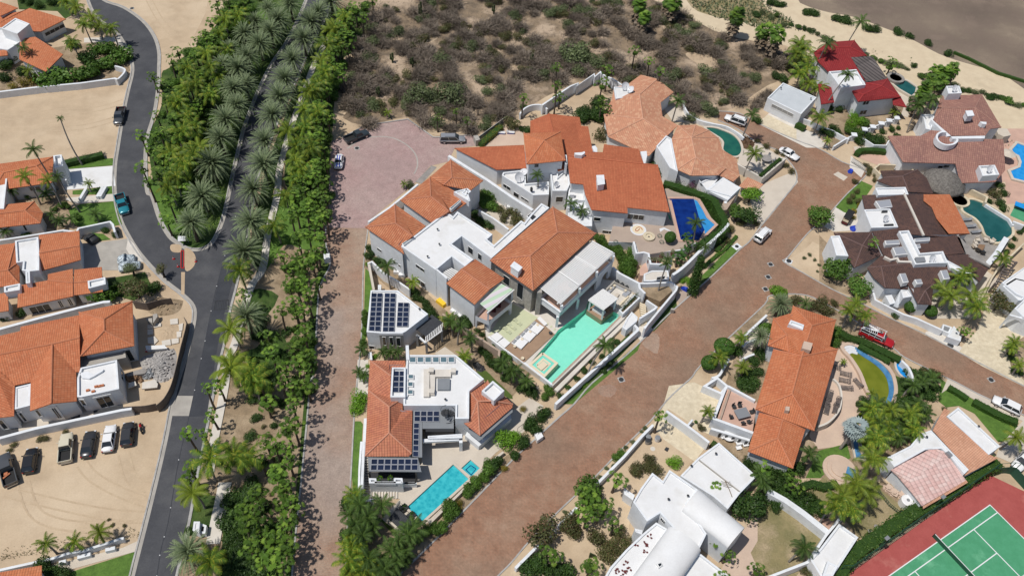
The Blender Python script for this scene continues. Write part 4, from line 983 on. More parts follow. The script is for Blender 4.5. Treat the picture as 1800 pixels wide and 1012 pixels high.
t=thing('pool_steps',WP('N','980,230')[0],'three narrow submerged steps at the upper end of the turquoise blue rectangular pool','pool steps');mb=MB();q0,q1,q2,q3=WP('N','945,170 1055,272 912,205 1020,305')
for i in range(3):mb.ribbon([q0.lerp(q2,(i+.5)/3),q1.lerp(q3,(i+.5)/3)],.08,.0,.062)
part('step_edges',mb,'water_blue',t)
poly_water('hot_tub_pool','N','1078,125 1150,188 1083,255 1007,190',.1,'water_cyan','small square turquoise hot tub beside the rectangular pool',rim=.35,rimh=.25)
mb=MB();q=WP('N','1080,163 1120,190 1083,235 1042,195',.1);mb.ribbon(q+[q[0]],.12,.05,.112);solo('tub_bench',mb,'water_blue','dark square bench line inside the small square hot tub','tub bench')
wall('N','755,575 770,600 1060,310 1240,130 1330,60',.9,'pale retaining wall between the blue pool and the main brick road',t=.35,mat='patio')
t=thing('sunken_lounge',WP('N','540,590')[0],'dark slatted sun terrace with seats beside the bottom left lawn','terrace')
P=WP('N','515,487 640,605 570,680 450,570',.9);mb=MB();mb.prism(P,.75,.9);part('deck',mb,'dark_slate',t);mb=MB();[mb.ribbon([P[0].lerp(P[1],i/12),P[3].lerp(P[2],i/12)],.05,.9,.93)for i in range(1,12)];part('slats',mb,'metal_dark',t)
mb=MB();mb.ribbon(WP('N','445,575 580,695',.6),.5,0,.75);part('edge_wall',mb,'patio',t)
for s,lb in(('568,500','square dark planter on the pale patio near the pool, upper of two'),('625,558','square dark planter on the pale patio near the pool, lower of two'),('668,608','dark square planter at the bottom corner of the pool')):
 p=WP('N',s)[0];t=thing('planter',(p.x,p.y,0),lb,'planter');mb=MB();mb.box((p.x,p.y,.4),(1.1,.9,.6),.8);part('pot',mb,'metal_dark',t);mb=MB()
 for _ in range(60):
  a=rnd.uniform(0,6.28);r=rnd.uniform(0,.4);o=Vc((p.x+r*cos(a),p.y+r*sin(a),.7));d=Vc((cos(a)*.25,sin(a)*.25,rnd.uniform(.1,.35)));mb.add([o,o+d*.5+Vc((.06,0,0)),o+d,o+d*.5-Vc((.06,0,0))],[(0,1,2,3)])
 part('plant',mb,'leaf_dark',t)
for s,lb in(('380,258','round pot plant on the white wall by the solar roof, left of two'),('460,255','round pot plant on the white wall by the solar roof, right of two')):
 p=WP('N',s,3.4)[0];t=thing('pot_plant',(p.x,p.y,2.9),lb,'pot plant');mb=MB();mb.lathe((p.x,p.y,2.4),[(.2,0),(.32,.5),(.26,.55),(0,.5)],10);part('pot',mb,'metal_dark',t)
 mb=MB()
 for _ in range(120):
  v=Vc((rnd.gauss(0,1),rnd.gauss(0,1),rnd.gauss(0,1))).normalized()*rnd.uniform(.2,.4);o=Vc((p.x,p.y,3.3))+v;w_=v.cross(Vc((rnd.random(),rnd.random(),.3))).normalized()*.07;mb.add([o-w_,o+v*.4,o+w_],[(0,1,2)])
 part('foliage',mb,'leaf_bright',t)
 # ============================================================ CENTRE HOUSES
def onplane(f,ref,zs,pts):
 A,B,D=[W(x,y,z)for(x,y),z in zip(PX(f,ref),zs)];n=(B-A).cross(D-A);o=Vc((0,0,CAMH));out=[]
 for x,y in PX(f,pts):r=ray(x,y);out.append(o+r*((A-o).dot(n)/r.dot(n)))
 return out
def plane_roof(b,f,ref,zs,pts,mat,**kw):
 V=onplane(f,ref,zs,pts);kw.setdefault('walls',list(range(len(V))));return b.tilesV(V,[tuple(range(len(V)))],mat,**kw)
def arch(b,p,q,z0,z1,ops,mat='white_wall',t=.35,name='arched_wall'):
 """wall from p to q (world xy) with arched openings (s0, s1, ztop) in fractions of its length"""
 e=(q-p).to_2d();L=e.length;e/=L;nn=Vc((e.y,-e.x));pts=[(0,z0)]
 for s0,s1,zt in ops:
  a,c=s0*L,s1*L;r=(c-a)/2;hr=min(r,(zt-z0)*.55);pts.append((a,z0))
  for i in range(9):th=PI*i/8;pts.append(((a+c)/2-r*cos(th),zt-hr+hr*sin(th)))
  pts.append((c,z0))
 pts+=[(L,z0),(L,z1),(0,z1)]
 mb=MB();pt=lambda s,z,d:Vc((p.x+e.x*s+nn.x*d,p.y+e.y*s+nn.y*d,z));n=len(pts)
 for d,fl in((0,0),(-t,1)):
  o=len(mb.v);mb.v+=[pt(s,z,d)for s,z in pts]
  for tr in tessellate_polygon([[Vc((s,z,0))for s,z in pts]]):
   A,B,D=[pts[i]for i in tr];up=((B[0]-A[0])*(D[1]-A[1])-(B[1]-A[1])*(D[0]-A[0]))>0
   if up==bool(fl):tr=tr[::-1]
   mb.f.append(tuple(o+i for i in tr))
 for i in range(n):j=(i+1)%n;mb.add([pt(*pts[i],0),pt(*pts[j],0),pt(*pts[j],-t),pt(*pts[i],-t)],[(3,2,1,0)])
 return part(name,mb,mat,b.t)
def slats(b,P,z,n,w=.12,th=.12,name='slats',mat='white_frame',beams=True,n2=0):
 """P quad; n slats parallel to edge ad, spread along ab"""
 mb=MB()
 for i in range(n):k=(i+.5)/n;mb.ribbon([P[0].lerp(P[1],k),P[3].lerp(P[2],k)],w,z-th,z)
 if beams:mb.ribbon([P[0],P[1]],.16,z-th-.18,z-th-.01);mb.ribbon([P[3],P[2]],.16,z-th-.18,z-th-.01)
 for i in range(n2):k=(i+.5)/n2;mb.ribbon([P[0].lerp(P[3],k),P[1].lerp(P[2],k)],.12,z+.01,z+.08)
 return part(name,mb,mat,b.t)
def post(b,p,z0,z1,w=.3,mat='white_wall',name='column'):
 mb=MB();mb.box((p.x,p.y,(z0+z1)/2),(w,w,z1-z0));return part(name,mb,mat,b.t)
TERR=1.2
PL=WP('K','1120,212 1160,232 1375,325 838,853 655,712 858,478 885,440 1100,275',TERR+.02)
_P=WP('K','330,492 470,592 842,872 1395,350 J:1195,775 J:1025,645 J:940,640 J:700,500 J:400,500 300,300',TERR);mb=MB();mb.prism(_P,0,TERR,top=False);mb.holed(_P,inset(ccw(PL),-.02),TERR);solo('terrace_podium',mb,'concrete_pale',None,None,kind='structure')
def tz(name,f,s,mat,dz=.004):P=WP(f,s,TERR+dz);mb=MB();mb.cap(ccw(P));return solo(name,mb,mat,None,None,kind='structure')
tz('terrace_floor','K','345,485 450,320 525,230 735,345 722,352 510,535 415,450','patio_lime')
mb=MB();P=WP('K','720,350 858,470 620,690 470,577',TERR+.15);mb.prism(P,TERR,TERR+.15)
solo('pool_deck',mb,'deck_wood','brown timber deck with three white double sunbeds beside the turquoise pool','deck')
tp=thing('swimming_pool',WP('K','1000,500',TERR)[0].to_2d().to_3d(),'largest turquoise infinity pool reaching towards the main brick road','swimming pool')
mb=MB();mb.cap([Vc((p.x,p.y,TERR-.03))for p in ccw(PL)]);part('water_surface',mb,'clear_water',tp)
mb=MB();Q_=ccw(PL);mb.cap([Vc((p.x,p.y,.12))for p in Q_]);[mb.add([(Q_[i].x,Q_[i].y,.12),(Q_[i-1].x,Q_[i-1].y,.12),(Q_[i-1].x,Q_[i-1].y,TERR),(Q_[i].x,Q_[i].y,TERR)],[(0,1,2,3)])for i in range(len(Q_))];part('pool_shell',mb,'pool_plaster',tp)
mb=MB();mb.ribbon(WP('K','1375,325 838,853',TERR+.06),.3,TERR-.5,TERR+.06);part('infinity_edge',mb,'tan_wall',tp)
mb=MB();mb.ribbon(WP('K','838,860 655,716 470,585 345,490',TERR+.1),.35,TERR-.9,TERR+.12);part('coping',mb,'white_wall',tp)
mb=MB();mb.ribbon(WP('K','1430,345 868,905',.7),.7,0,.7);part('overflow_channel',mb,'concrete_pale',tp)
for i in range(3):
 k=i/3;A,B_,C_,D_=WP('K','785,398 800,380 882,442 862,472',TERR+.03);mb=MB();mb.ribbon([A.lerp(B_,.5).lerp(D_.lerp(C_,.5),k+.1),A.lerp(D_,k+.1).lerp(B_.lerp(C_,k+.1),1.)],.3,TERR,TERR+.05);part('entry_step',mb,'patio_lime',tp)
tj=thing('hot_tub_pool',WP('K','770,705',TERR)[0],'square hot tub with island table set in the corner of the large pool','hot tub')
J4=WP('K','765,622 872,697 778,795 668,710',TERR+.06);mb=MB();mb.ribbon(J4+[J4[0]],.45,.1,TERR+.16);part('rim',mb,'cream',tj)
mb=MB();mb.cap(ccw([Vc((p.x,p.y,TERR+.05))for p in inset(ccw(J4),.2)]));part('water_surface',mb,'water_teal',tj)
J5=inset(ccw(J4),.8);mb=MB();mb.ribbon(J5+[J5[0]],.35,TERR,TERR+.09);part('bench',mb,'cream',tj)
mb=MB();mb.prism(WP('K','770,675 807,705 756,750 720,723',TERR+.3),TERR,TERR+.3);part('island_table',mb,'cream',tj)
for i,s in enumerate(('360,490 410,455 458,490 412,530','418,532 466,497 515,537 470,577','745,333 802,390 780,405 722,350')):
 mb=MB();mb.prism(WP('K',s,TERR+.35),TERR,TERR+.35);solo('daybed_pad',mb,'white_paint',('square white lounging pad nearest the arched house corner','square white lounging pad touching the brown deck corner','long white bench between the brown deck and the stone house')[i],'lounging pad')
def sunbed(c,rz,label):
 t=thing('double_sunbed',(c.x,c.y,TERR+.15),label,'sunbed','white double sunbeds on the brown deck',rz)
 mb=MB();mb.box((0,0,.2),(2.1,2.0,.25));part('mattress',mb,'white_paint',t,local=True)
 mb=MB();mb.box((0,0,.04),(2.0,1.9,.08));part('base',mb,'metal_grey',t,local=True)
 for y in(-.5,.5):
  mb=MB();mb.box((-.8,y,.42),(.45,.8,.2),m=Matrix.Rotation(-.5,3,'Y'));part('pillow',mb,'panel_frame',t,local=True)
 return t
dv=WP('K','555,535 675,410');sr=math.atan2((dv[1]-dv[0]).y,(dv[1]-dv[0]).x)-PI/2
for s,l in(('587,545','nearest the hot tub corner'),('650,490','middle of the three'),('710,433','nearest the pool steps')):
 sunbed(WP('K',s,TERR)[0],sr,'white double sunbed with pillows on the deck, '+l)
for s,l in(('548,567','left end of the sunbed row'),('605,512','between the first and second sunbeds'),('668,455','between the second and third sunbeds'),('727,402','right end of the sunbed row')):
 p=WP('K',s,TERR+.4)[0];t=thing('side_table',(p.x,p.y,TERR+.15),'small round cream side table at the '+l if 'end' in l else 'small round cream side table '+l,'side table','side tables by the sunbeds');mb=MB();mb.lathe((p.x,p.y,TERR+.15),[(.22,0),(.25,.4),(0,.41)],10);part('drum',mb,'cream',t)
for s,l in(('825,462','dark round pot at the pool edge of the brown deck'),('610,658','pale round pot at the lower corner of the brown deck')):
 p=WP('K',s,TERR+.4)[0];mb=MB();mb.lathe((p.x,p.y,TERR+.15),[(.2,0),(.32,.35),(.25,.4),(0,.3)],10);solo('pot',mb,'metal_dark' if 'dark' in l else 'cream',l,'pot')
for s,l in(('568,380','nearest the deck'),('525,415','middle of the three'),('488,445','nearest the arched house')):
 p=WP('K',s,TERR)[0];t=thing('wavy_lounger',(p.x,p.y,TERR),'grey wavy lounger on the pale green shallow terrace, '+l,'lounger','grey wavy loungers',sr-0.1)
 mb=MB();pr=[(-.95,.12),(-.5,.42),(0,.12),(.45,.32),(.95,.08)]
 for y0,y1 in((-.3,.3),):
  o=len(mb.v)
  for x,z in pr:mb.v+=[Vc((x,y0,z)),Vc((x,y1,z)),Vc((x,y1,z-.07)),Vc((x,y0,z-.07))]
  for i in range(4):a=o+4*i;mb.f+=[(a,a+4,a+5,a+1),(a+2,a+6,a+7,a+3),(a,a+3,a+7,a+4),(a+1,a+5,a+6,a+2)]
 part('seat',mb,'patio_lime',t,local=True)
b=Bld('villa','J','500,500','largest white modern villa with ribbed clay hip roofs above the turquoise pool')
VH=7.4
b.flat('I','345,425 710,145 765,185 800,145 1085,330 1040,370 1095,415 J:320,200 J:345,215 J:395,150 J:470,72 J:530,105 J:100,480 1000,468 835,345 755,408 930,532 860,590 755,510 625,618',VH,par=.25,t=.35)
b.box('I','625,615 712,690 722,682 635,607',VH,0,'white_wall','court_wall')
b.walls.append((WP('I','625,618',VH)[0],WP('I','712,692',VH)[0],0,VH))
P=WP('I','650,650 755,600 830,640 725,705',5.8);slats(b,P,5.8,7,.22,.15);
b.skylight('J','395,140 445,178 408,205 360,168',VH-.25,.2,'near_black','roof_well')
b.tiles('G','975,462 1238,632 1135,712 920,668 985,610 808,603',[7.0,7.0,7.0,7.4,8.2,7.0],[(0,1,4),(1,2,3,4),(0,4,3,5)],'tile_villa',walls=[0,1,2,3,5])
b.tiles('G','808,605 1000,712 1135,795 985,892 818,970 568,790 815,762 960,880',[7.0,7.0,7.0,7.0,7.0,7.0,8.3,8.0],[(0,6,5),(5,6,7,4),(4,7,3),(0,1,2,3,7,6)],'tile_villa',walls=[0,1,2,3,4,5])
b.flat('G','1000,722 1105,695 1135,795 1125,800',7.9,z0=6.5,par=.2);b.flat('G','1060,730 1110,693 1142,718 1095,755',7.9,z0=0,par=.5)
b.skylight('G','965,855 1050,785 1062,795 980,868',7.6,.25)
b.tiles('I','295,88 545,262 440,350 345,420 370,490 55,272 300,242 440,345',[7.0,7.0,7.0,7.0,7.0,7.0,8.3,8.1],[(0,6,5),(0,1,2,7,6),(5,6,7,3,4)],'tile_villa',walls=[0,1,3,4,5])
b.skylight('I','350,405 430,350 442,360 365,418',7.4,.2)
b.win('I','152,435 188,480 282,535 302,570 325,570 342,600 465,568 535,640 470,680 540,765',fw=.06)
for s,l in(('310,965 480,850','lower'),('480,850 580,770','middle'),('580,770 710,660','upper')):
 wall('G',s,2.4,'low white wall bay with projecting fin between cul-de-sac and tiled roofs, %s bay'%l,t=.4)
b.win('I','890,425 925,500 970,480 1008,555','stone_window',fw=.04)
b.tiles('I','830,610 945,530 1180,687 1062,775 940,897 710,725',[7.6,6.9,6.9,7.6,6.9,6.9],[(0,1,2,3),(0,3,4,5)],'tile_villa',walls=[0,1,2,3,4,5])
b.walls_from(WP('K','245,330 350,372 530,225 420,150',5.0),3.9,5.0,'white_wall')
Pb=WP('K','245,330 350,372 530,225 420,150',4.3);Pb=[Vc((p.x,p.y,0))for p in Pb]
mb=MB();mb.prism(inset(ccw(Pb),.05),3.95,4.1,bot=True);part('balcony_floor',mb,'patio_pink',b.t)
arch(b,Pb[0],Pb[1],TERR,3.9,[(.1,.85,3.7)]);arch(b,Pb[1],Pb[2],TERR,3.9,[(.08,.92,3.6)])
mb=MB();mb.prism(WP('K','280,235 445,80 535,125 345,290',6.8),6.72,6.8,bot=True);part('awning',mb,'awning_stripe' if 'awning_stripe' in MATS else 'white_frame',b.t)
mb=MB();mb.ribbon(WP('K','335,305 545,125',6.75),.2,6.5,6.71);part('beam',mb,'white_frame',b.t)
for s in('345,300','530,140'):p=WP('K',s,6.5)[0];post(b,p,4.1,6.5,.3)
for s in('385,275','425,240'):
 p=WP('K',s,4.6)[0];t=thing('patio_chair',(p.x,p.y,4.1),'maroon chair on the striped balcony, '+('left' if '385' in s else 'right')+' one of two','chair','maroon balcony chairs');mb=MB();mb.box((p.x,p.y,4.35),(.8,.8,.4));part('seat',mb,'maroon',t);mb=MB();mb.box((p.x-.3,p.y+.3,4.75),(.5,.5,.5));part('backrest',mb,'maroon',t)
b.tiles('J','555,98 877,295 410,720 90,495 590,290 388,462',[8.2,8.2,8.2,8.2,10.0,10.0],[(0,1,4),(1,2,5,4),(2,3,5),(3,0,4,5)],'tile_villa',walls=[0,1,2,3],over=.7,wmat='stone_wall')
b.box('J','245,540 300,578 325,550 270,512',10.0,8.3,'white_wall','chimney',cap=.12)
b.box('J','440,700 475,712 475,735 440,735',7.2,0,'stone_wall','stone_pier')
b.win('J','192,600 232,690 297,655 330,790','tall_window',fw=.04)
Pp=WP('J','455,697 845,350 1005,437 610,817',7.3);slats(b,Pp,7.3,46,.25,.06,'pergola_slats',n2=0)
mb=MB();[mb.ribbon([Pp[0].lerp(Pp[1],k),Pp[3].lerp(Pp[2],k)],.3,7.31,7.4)for k in(.34,.66,.99)];mb.ribbon(WP('J','590,810 1012,437',7.2),.25,6.85,7.1);part('beams',mb,'white_frame',b.t)
Bq=[Vc((p.x,p.y,0))for p in WP('J','455,800 603,908 998,528 860,440',4.3)]
b.walls_from([Bq[0],Bq[1],Bq[2],Bq[3]],4.0,5.5,'white_wall');mb=MB();mb.ribbon([Bq[0],Bq[1],Bq[2]],.35,5.45,5.62);part('parapet_cap',mb,'white_wall',b.t);mb=MB();mb.prism(inset(ccw(Bq),.05),4.05,4.25,bot=True);part('balcony_floor',mb,'patio_pink',b.t)
for k in(.02,.34,.66,.98):p=Bq[1].lerp(Bq[2],k);post(b,p,5.6,6.9,.45)
arch(b,Bq[1].lerp(Bq[2],.70),Bq[2],TERR,4.0,[(.35,.8,3.8)]);post(b,Bq[1].lerp(Bq[0],.06),TERR,4.0,.45);post(b,Bq[1].lerp(Bq[2],.35),TERR,4.0,.45)
for k in(.2,.45,.75):
 p=Bq[0].lerp(Bq[1],.5).lerp(Bq[3].lerp(Bq[2],.5),k);t=thing('balcony_sofa',(p.x,p.y,4.25),'grey sofa under the large slatted balcony, '+{.2:'left end',.45:'middle',.75:'right end'}[k],'sofa','balcony sofas');mb=MB();mb.box((p.x,p.y,4.5),(2.0,.9,.45),.8);part('seat',mb,'cushion',t);mb=MB();mb.box((p.x-.3,p.y+.3,4.85),(2.,.25,.5),.8);part('backrest',mb,'wood',t)
b=Bld('pavilion','K','1220,300','white slatted pool pavilion standing on four posts over the turquoise water','pavilion',z=TERR)
D4=WP('K','1105,287 1222,365 1330,280 1215,205',TERR+.15);mb=MB();mb.prism(D4,.1,TERR+.15);part('platform',mb,'deck_wood',b.t)
I4=[Vc((p.x,p.y,0))for p in D4];cI=sum(I4,Vc())/4;I4=[cI+(p-cI)*.86 for p in I4]
for p in I4:post(b,p,TERR+.15,4.1,.28)
I5=[cI+(p-cI)*1.18 for p in I4];slats(b,I5,4.35,16,.19,.10,'roof_slats',n2=4)
for k,m_ in((.3,'white_paint'),(.7,'wood')):
 p=I4[0].lerp(I4[1],.5).lerp(I4[3].lerp(I4[2],.5),k);mb=MB();mb.box((p.x,p.y,TERR+.4),(1.0,2.2,.5),sr+PI/2+.0);part('bench',mb,m_,b.t)
t=thing('corner_sofa',WP('J','1030,710',TERR)[0],'grey U shaped outdoor sofa with yellow cushions in the upper terrace','sofa')
mb=MB();mb.ribbon(WP('J','960,725 1015,668 1118,718 1085,755',TERR+.45),.9,TERR,TERR+.45);part('seat',mb,'panel_frame',t);mb=MB();mb.ribbon(WP('J','945,722 1012,655 1135,715',TERR+.8),.25,TERR,TERR+.8);part('backrest',mb,'cushion',t)
for s in('1012,685','1095,722','985,705'):p=WP('J',s,TERR+.5)[0];mb=MB();mb.box((p.x,p.y,TERR+.6),(.4,.4,.25),.5);part('pillow',mb,'cream',t)
for i,s in enumerate(('1032,650','1068,672','1102,692')):
 p=WP('J',s,TERR+.4)[0];t=thing('fire_bowl',(p.x,p.y,TERR),'dark square bowl behind the U shaped sofa, '+('left','middle','right')[i]+' of three','bowl','dark bowls behind the sofa');mb=MB();mb.box((p.x,p.y,TERR+.25),(.7,.6,.5),.5);part('bowl',mb,'metal_dark',t)
mb=MB();mb.prism(WP('J','1030,735 1050,745 1015,795 985,780',TERR+.35),TERR,TERR+.35);solo('coffee_table',mb,'patio','low pale table in the middle of the U shaped sofa','table')
mb=MB();mb.prism(WP('J','1112,755 1122,760 1045,838 1030,832',TERR+.3),TERR,TERR+.3);solo('bench',mb,'cream','narrow cream bench along the upper terrace planter','bench')
b=Bld('garden_planter','J','1130,800','long white planter box with dark shrubs above the entrance stairs','planter')
b.flat('J','1045,865 1160,745 1205,772 1075,895',2.2,par=.3,rmat='garden_soil')
mb=MB()
P=WP('J','1060,865 1180,760',1.9)
for i in range(900):
 k=rnd.random();c_=P[0].lerp(P[1],k)+Vc((rnd.gauss(0,.25),rnd.gauss(0,.25),rnd.uniform(0,.7+.5*(k>.85))));d=Vc((rnd.gauss(0,1),rnd.gauss(0,1),rnd.gauss(0,1))).normalized()*.12;mb.add([c_,c_+d,c_+Vc((d.y,-d.x,d.z*.5))],[(0,1,2)])
part('foliage',mb,'leaf_dark',b.t)
wall('J','1000,545 1050,590 1195,665 1200,700 1240,740',2.9,'white garden wall stepping down behind the sofa court',t=.4)
wall('J','1175,665 1250,665 1385,660 1430,655 1478,690 1470,715 1260,965 1235,1000',2.6,'white wall enclosing the triangular planted court beside the road',t=.35)
wall('J','1250,790 1325,840 1310,855 1200,925',2.2,'white wall with framed niche beside the entrance stairs',t=.35)
slab('upper_court',WP('J','1200,700 1400,670 1440,720 1350,800 1250,760',1.6),'garden_soil',0,1.6)
t=thing('outdoor_stairs',WP('J','1225,880')[0],'pale steps leading up from the road to the sofa court','staircase');A,B_,C_,D_=WP('J','1195,825 1240,850 1255,960 1215,975',.5);mb=MB()
for i in range(10):k=i/10;mb.prism([Vc((p.x,p.y,0))for p in(A.lerp(D_,k),B_.lerp(C_,k),B_.lerp(C_,k+.08),A.lerp(D_,k+.08))],0,1.3-1.15*k)
part('steps',mb,'cream',t)
b=Bld('gate_pier','J','1150,950','white block wall between the pool channel and the entrance path','wall');b.flat('J','1105,920 1140,875 1185,915 1180,945 1100,1012 1070,990',1.9,par=.1)
wall('K','1475,400 1500,425 1500,440 865,1010',1.7,'long white wall along the road below the turquoise infinity pool',t=.45)
wall('K','-10,315 170,430 430,600 425,650',2.2,'brown garden wall between the villa and the palm garden',t=.35,mat='tan_wall')
wall('I','75,565 110,550 160,600 200,640 290,690 415,775',2.2,'white garden wall stepping down beside the villa side path',t=.3)
wall('I','85,570 125,780',2.2,'pale gate wall between the lane grass and the villa side path',t=.4,mat='patio')
for i in range(14):
 a,c_=WP('K','520,690 700,870');p=a.lerp(c_,i/13);slab('stepping_slab',[p+Vc((cos(g)*r_,sin(g)*r_,0))for g,r_ in((2.2,.9),(2.6,.9),(5.3,.9),(5.75,.9))],'cream',0,.16)
b=Bld('water_heater','I','172,755','white appliance with red valve beside the villa side path','appliance');b.flat('I','158,738 185,738 182,780 158,778',1.3,par=.02)
mb=MB();mb.box(WP('I','672,892')[0]+Vc((0,0,.35)),(2.0,1.0,.7),-.7,.9);solo('storage_chest',mb,'yellow','bright yellow chest on the villa side path','chest')
for i,s in enumerate(('315,640','355,665')):
 mb=MB();p=WP('I',s)[0];mb.box(p+Vc((0,0,.35)),(1.2,1.0,.7));solo('air_conditioner',mb,'white_paint','white air conditioner on the villa side path, '+('left','right')[i]+' of two','air conditioner')
for i,s in enumerate(('770,960','815,995')):
 mb=MB();p=WP('I',s)[0];mb.box(p+Vc((0,0,.35)),(1.3,.8,.5),-.6,.8);solo('moulded_bench',mb,'white_paint','white moulded seat under the gabled wing, '+('upper','lower')[i]+' of two','seat')
slab('villa_court',WP('H','240,890 320,830 480,790 640,900 560,1000 430,1000',.05),'patio',0,.12)
b=Bld('house','H','900,400','rambling white house with smooth rust roofs, square tower roof and white terraces')
plane_roof(b,'H','430,545 665,533 85,370',(4.2,4.2,4.6),'85,370 650,345 668,533 430,545','tile_rust',over=.25)
b.tiles('H','700,150 850,92 1097,120 1112,190 1168,195 1205,398 960,480 700,480 850,94 900,300',[5.2,6.0,5.2,5.2,5.2,5.4,6.2,6.2,6.3,7.0],[(0,1,9,6,7),(1,2,3,4,5,6,9)],'tile_rust',walls=[0,1,2,3,4,5,6,7],over=.2,ridge=True)
b.tiles('H','645,250 945,238 985,470 670,500 812,308',[8.6,8.6,8.6,8.6,10.0],[(0,1,4),(1,2,4),(2,3,4),(3,0,4)],'tile_orange',walls=[0,1,2,3],over=.5)
V1=onplane('P','100,105 745,172 250,500',(7.6,7.6,6.2),'70,100 430,140 745,172 832,517 517,483 520,527 252,500 205,387 190,312 95,302')
V2=onplane('P','100,105 745,172 345,17',(7.6,7.6,6.4),'200,70 335,75 345,15 600,50 640,160')
b.tilesV(V1+V2,[tuple(range(10)),(0,10,11,12,13,14,2,1)],'tile_rust',walls=[0,10,11,12,13,14,2,3,4,5,6,7,8,9],over=.3)
plane_roof(b,'H','905,500 1000,478 925,552',(6.4,6.4,6.0),'905,500 1000,478 1002,530 925,555','tile_rust',over=.1)
b.flat('H','480,565 660,545 665,655 850,640 850,745 725,750 470,590',4.2,par=.45)
b.flat('H','862,495 915,495 925,600 1000,535 1020,660 995,715 880,715 860,560',5.2,par=.4)
b.flat('H','1020,655 1130,660 1145,790 1045,795 1000,780',4.6,par=.5);b.flat('H','975,425 995,425 1000,500 985,500',8.0,z0=5.5,par=.05)
b.flat('H','1125,660 1150,745 1170,740 1200,870 1200,1000 1010,1000 1000,800 1150,795',4.0,par=.1,rmat='white_wall')
b.win('H','483,668 538,715 568,720 605,778 628,760 685,812 910,762 960,805 735,500 765,522',fw=.06)
b.win('P','272,555 315,585 525,530 635,578',fw=.05);b.win('P','330,680 415,720',fw=.05)
b.box('P','292,250 340,248 347,310 300,318',8.3,6.8,'white_wall','chimney',cap=.1);b.box('P','125,78 180,75 200,68 205,80 180,98 130,92',8.4,7.2,'white_wall','chimney')
b.box('P','255,30 280,25 295,45 295,75 270,70',5.8,4,'white_wall','chimney');b.box('P','615,70 660,65 665,100 650,160 640,160',6.3,4,'white_wall','pier')
def dish(f,s,z,r,label,dirn=(.3,-.7,.65),on=None,grp=None):
 p=WP(f,s,z+.6)[0];t=thing('satellite_dish',(p.x,p.y,z),label,'satellite dish',grp);d=Vc(dirn).normalized();q=d.to_track_quat('Z','Y').to_matrix();mb=MB();c_=Vc((p.x,p.y,z+.7));n=16
 rings=[(0,0),(r*.5,.06*r),(r*.85,.2*r),(r,.3*r)];o=len(mb.v)
 for rr,h in rings:mb.v+=[c_+q@Vc((rr*cos(2*PI*k/n),rr*sin(2*PI*k/n),h))for k in range(n)]
 for i in range(3):
  for k in range(n):j=(k+1)%n;mb.f+=[(o+i*n+k,o+i*n+j,o+(i+1)*n+j,o+(i+1)*n+k)]
 part('reflector',mb,'lamp_glass',t);mb=MB();mb.tube([(p.x,p.y,z),c_],.07,6);part('mast',mb,'metal_grey',t);mb=MB();mb.tube([c_-q@Vc((0,r*.9,-.3*r)),c_+q@Vc((0,0,r*.8))],.035,4);part('arm',mb,'metal_dark',t)
dish('H','610,610',3.9,1.0,'large pale satellite dish on the white terrace below the tower, left of two');dish('H','648,570',3.9,.8,'white satellite dish tucked beside the tower wall, right of two',(-.3,-.3,.9));dish('H','908,665',4.8,.6,'small grey satellite dish on the narrow white roof beside the palm',(.5,-.6,.5))
for i,s in enumerate(('1020,720 1060,722 1058,742 1020,742','700,680 715,675 722,690 705,692')):
 mb=MB();mb.prism(WP('H',s,4.9+.3),4.2,5.0);solo('air_conditioner',mb,'white_paint' if i==0 else 'metal_dark',('white air conditioner on the small square terrace','small dark roof unit on the white terrace below the tower')[i],'air conditioner')
wall('H','40,430 350,625 560,770 720,870',3.6,'long white wall between the villa courtyard garden and the white house',t=.6)
wall('I','975,135 1090,200 1215,290',2.4,'white planter wall crossing the villa courtyard garden',t=.35)
for s,l in(('1155,30 1208,65 1195,85 1148,45','largest, at the left end'),('1205,92 1240,108 1238,122 1200,106','second from the left'),('1250,122 1285,140 1282,150 1248,135','third from the left'),('1290,145 1325,160 1322,172 1285,158','at the right end')):
 mb=MB();mb.prism(WP('I',s,1.2),0,1.2);solo('wall_cabinet',mb,'white_paint','white cabinet along the courtyard wall, '+l,'cabinet','white cabinets along the courtyard wall')
slab('terrace_podium',WP('P','440,500 840,340 800,335 860,365 1000,405 1070,440 1140,560 1190,610 1060,730 930,800 600,830 580,740 380,740',2.2),'white_wall',0,2.2)
def pz(name,s,mat,z=2.204,f='P',sm=0):P=WP(f,s,z);P=smooth(P,sm,True)if sm else P;mb=MB();mb.cap(ccw(P));return solo(name,mb,mat,None,None,kind='structure')
pz('terrace_floor','440,505 810,340 865,365 1000,405 1070,440 1140,560 1185,610 1060,725 930,790 680,830 600,815 580,745 380,735','patio_brown')
tp=thing('swimming_pool',(WP('P','960,560',2.2)[0]),'deep royal blue pool with a paler curved ledge beside the rust roofed house','swimming pool')
a=WP('P','832,420 1010,420 1050,560 1090,650 1045,725 905,720',2.24);mb=MB();mb.cap(ccw(a));part('water_surface',mb,'water_blue',tp)
a=WP('P','1012,425 1035,435 1075,500 1105,560 1165,612 1092,680 1090,650 1050,560',2.245);mb=MB();mb.cap(ccw(a));part('shallow_ledge',mb,'water_midblue',tp)
a=WP('P','815,412 1012,408 1050,425 1090,500 1118,552 1180,610 1050,735 905,728 835,430',2.3);mb=MB();mb.ribbon(a,.5,2.2,2.32);part('coping',mb,'patio_pink',tp)
c_=WP('P','598,648',2.21)[0];t=thing('floor_mosaic',c_,'round cream and blue mosaic motif in the brown terrace floor','mosaic');mb=MB();mb.lathe(c_,[(1.55,0),(1.55,.012),(0,.012)],28);part('blue_ring',mb,'water_mosaic' if 0 else 'lamp_glass',t);mb=MB();mb.lathe(c_+Vc((0,0,.012)),[(1.15,0),(1.15,.01),(0,.01)],24);part('disc',mb,'cream',t)
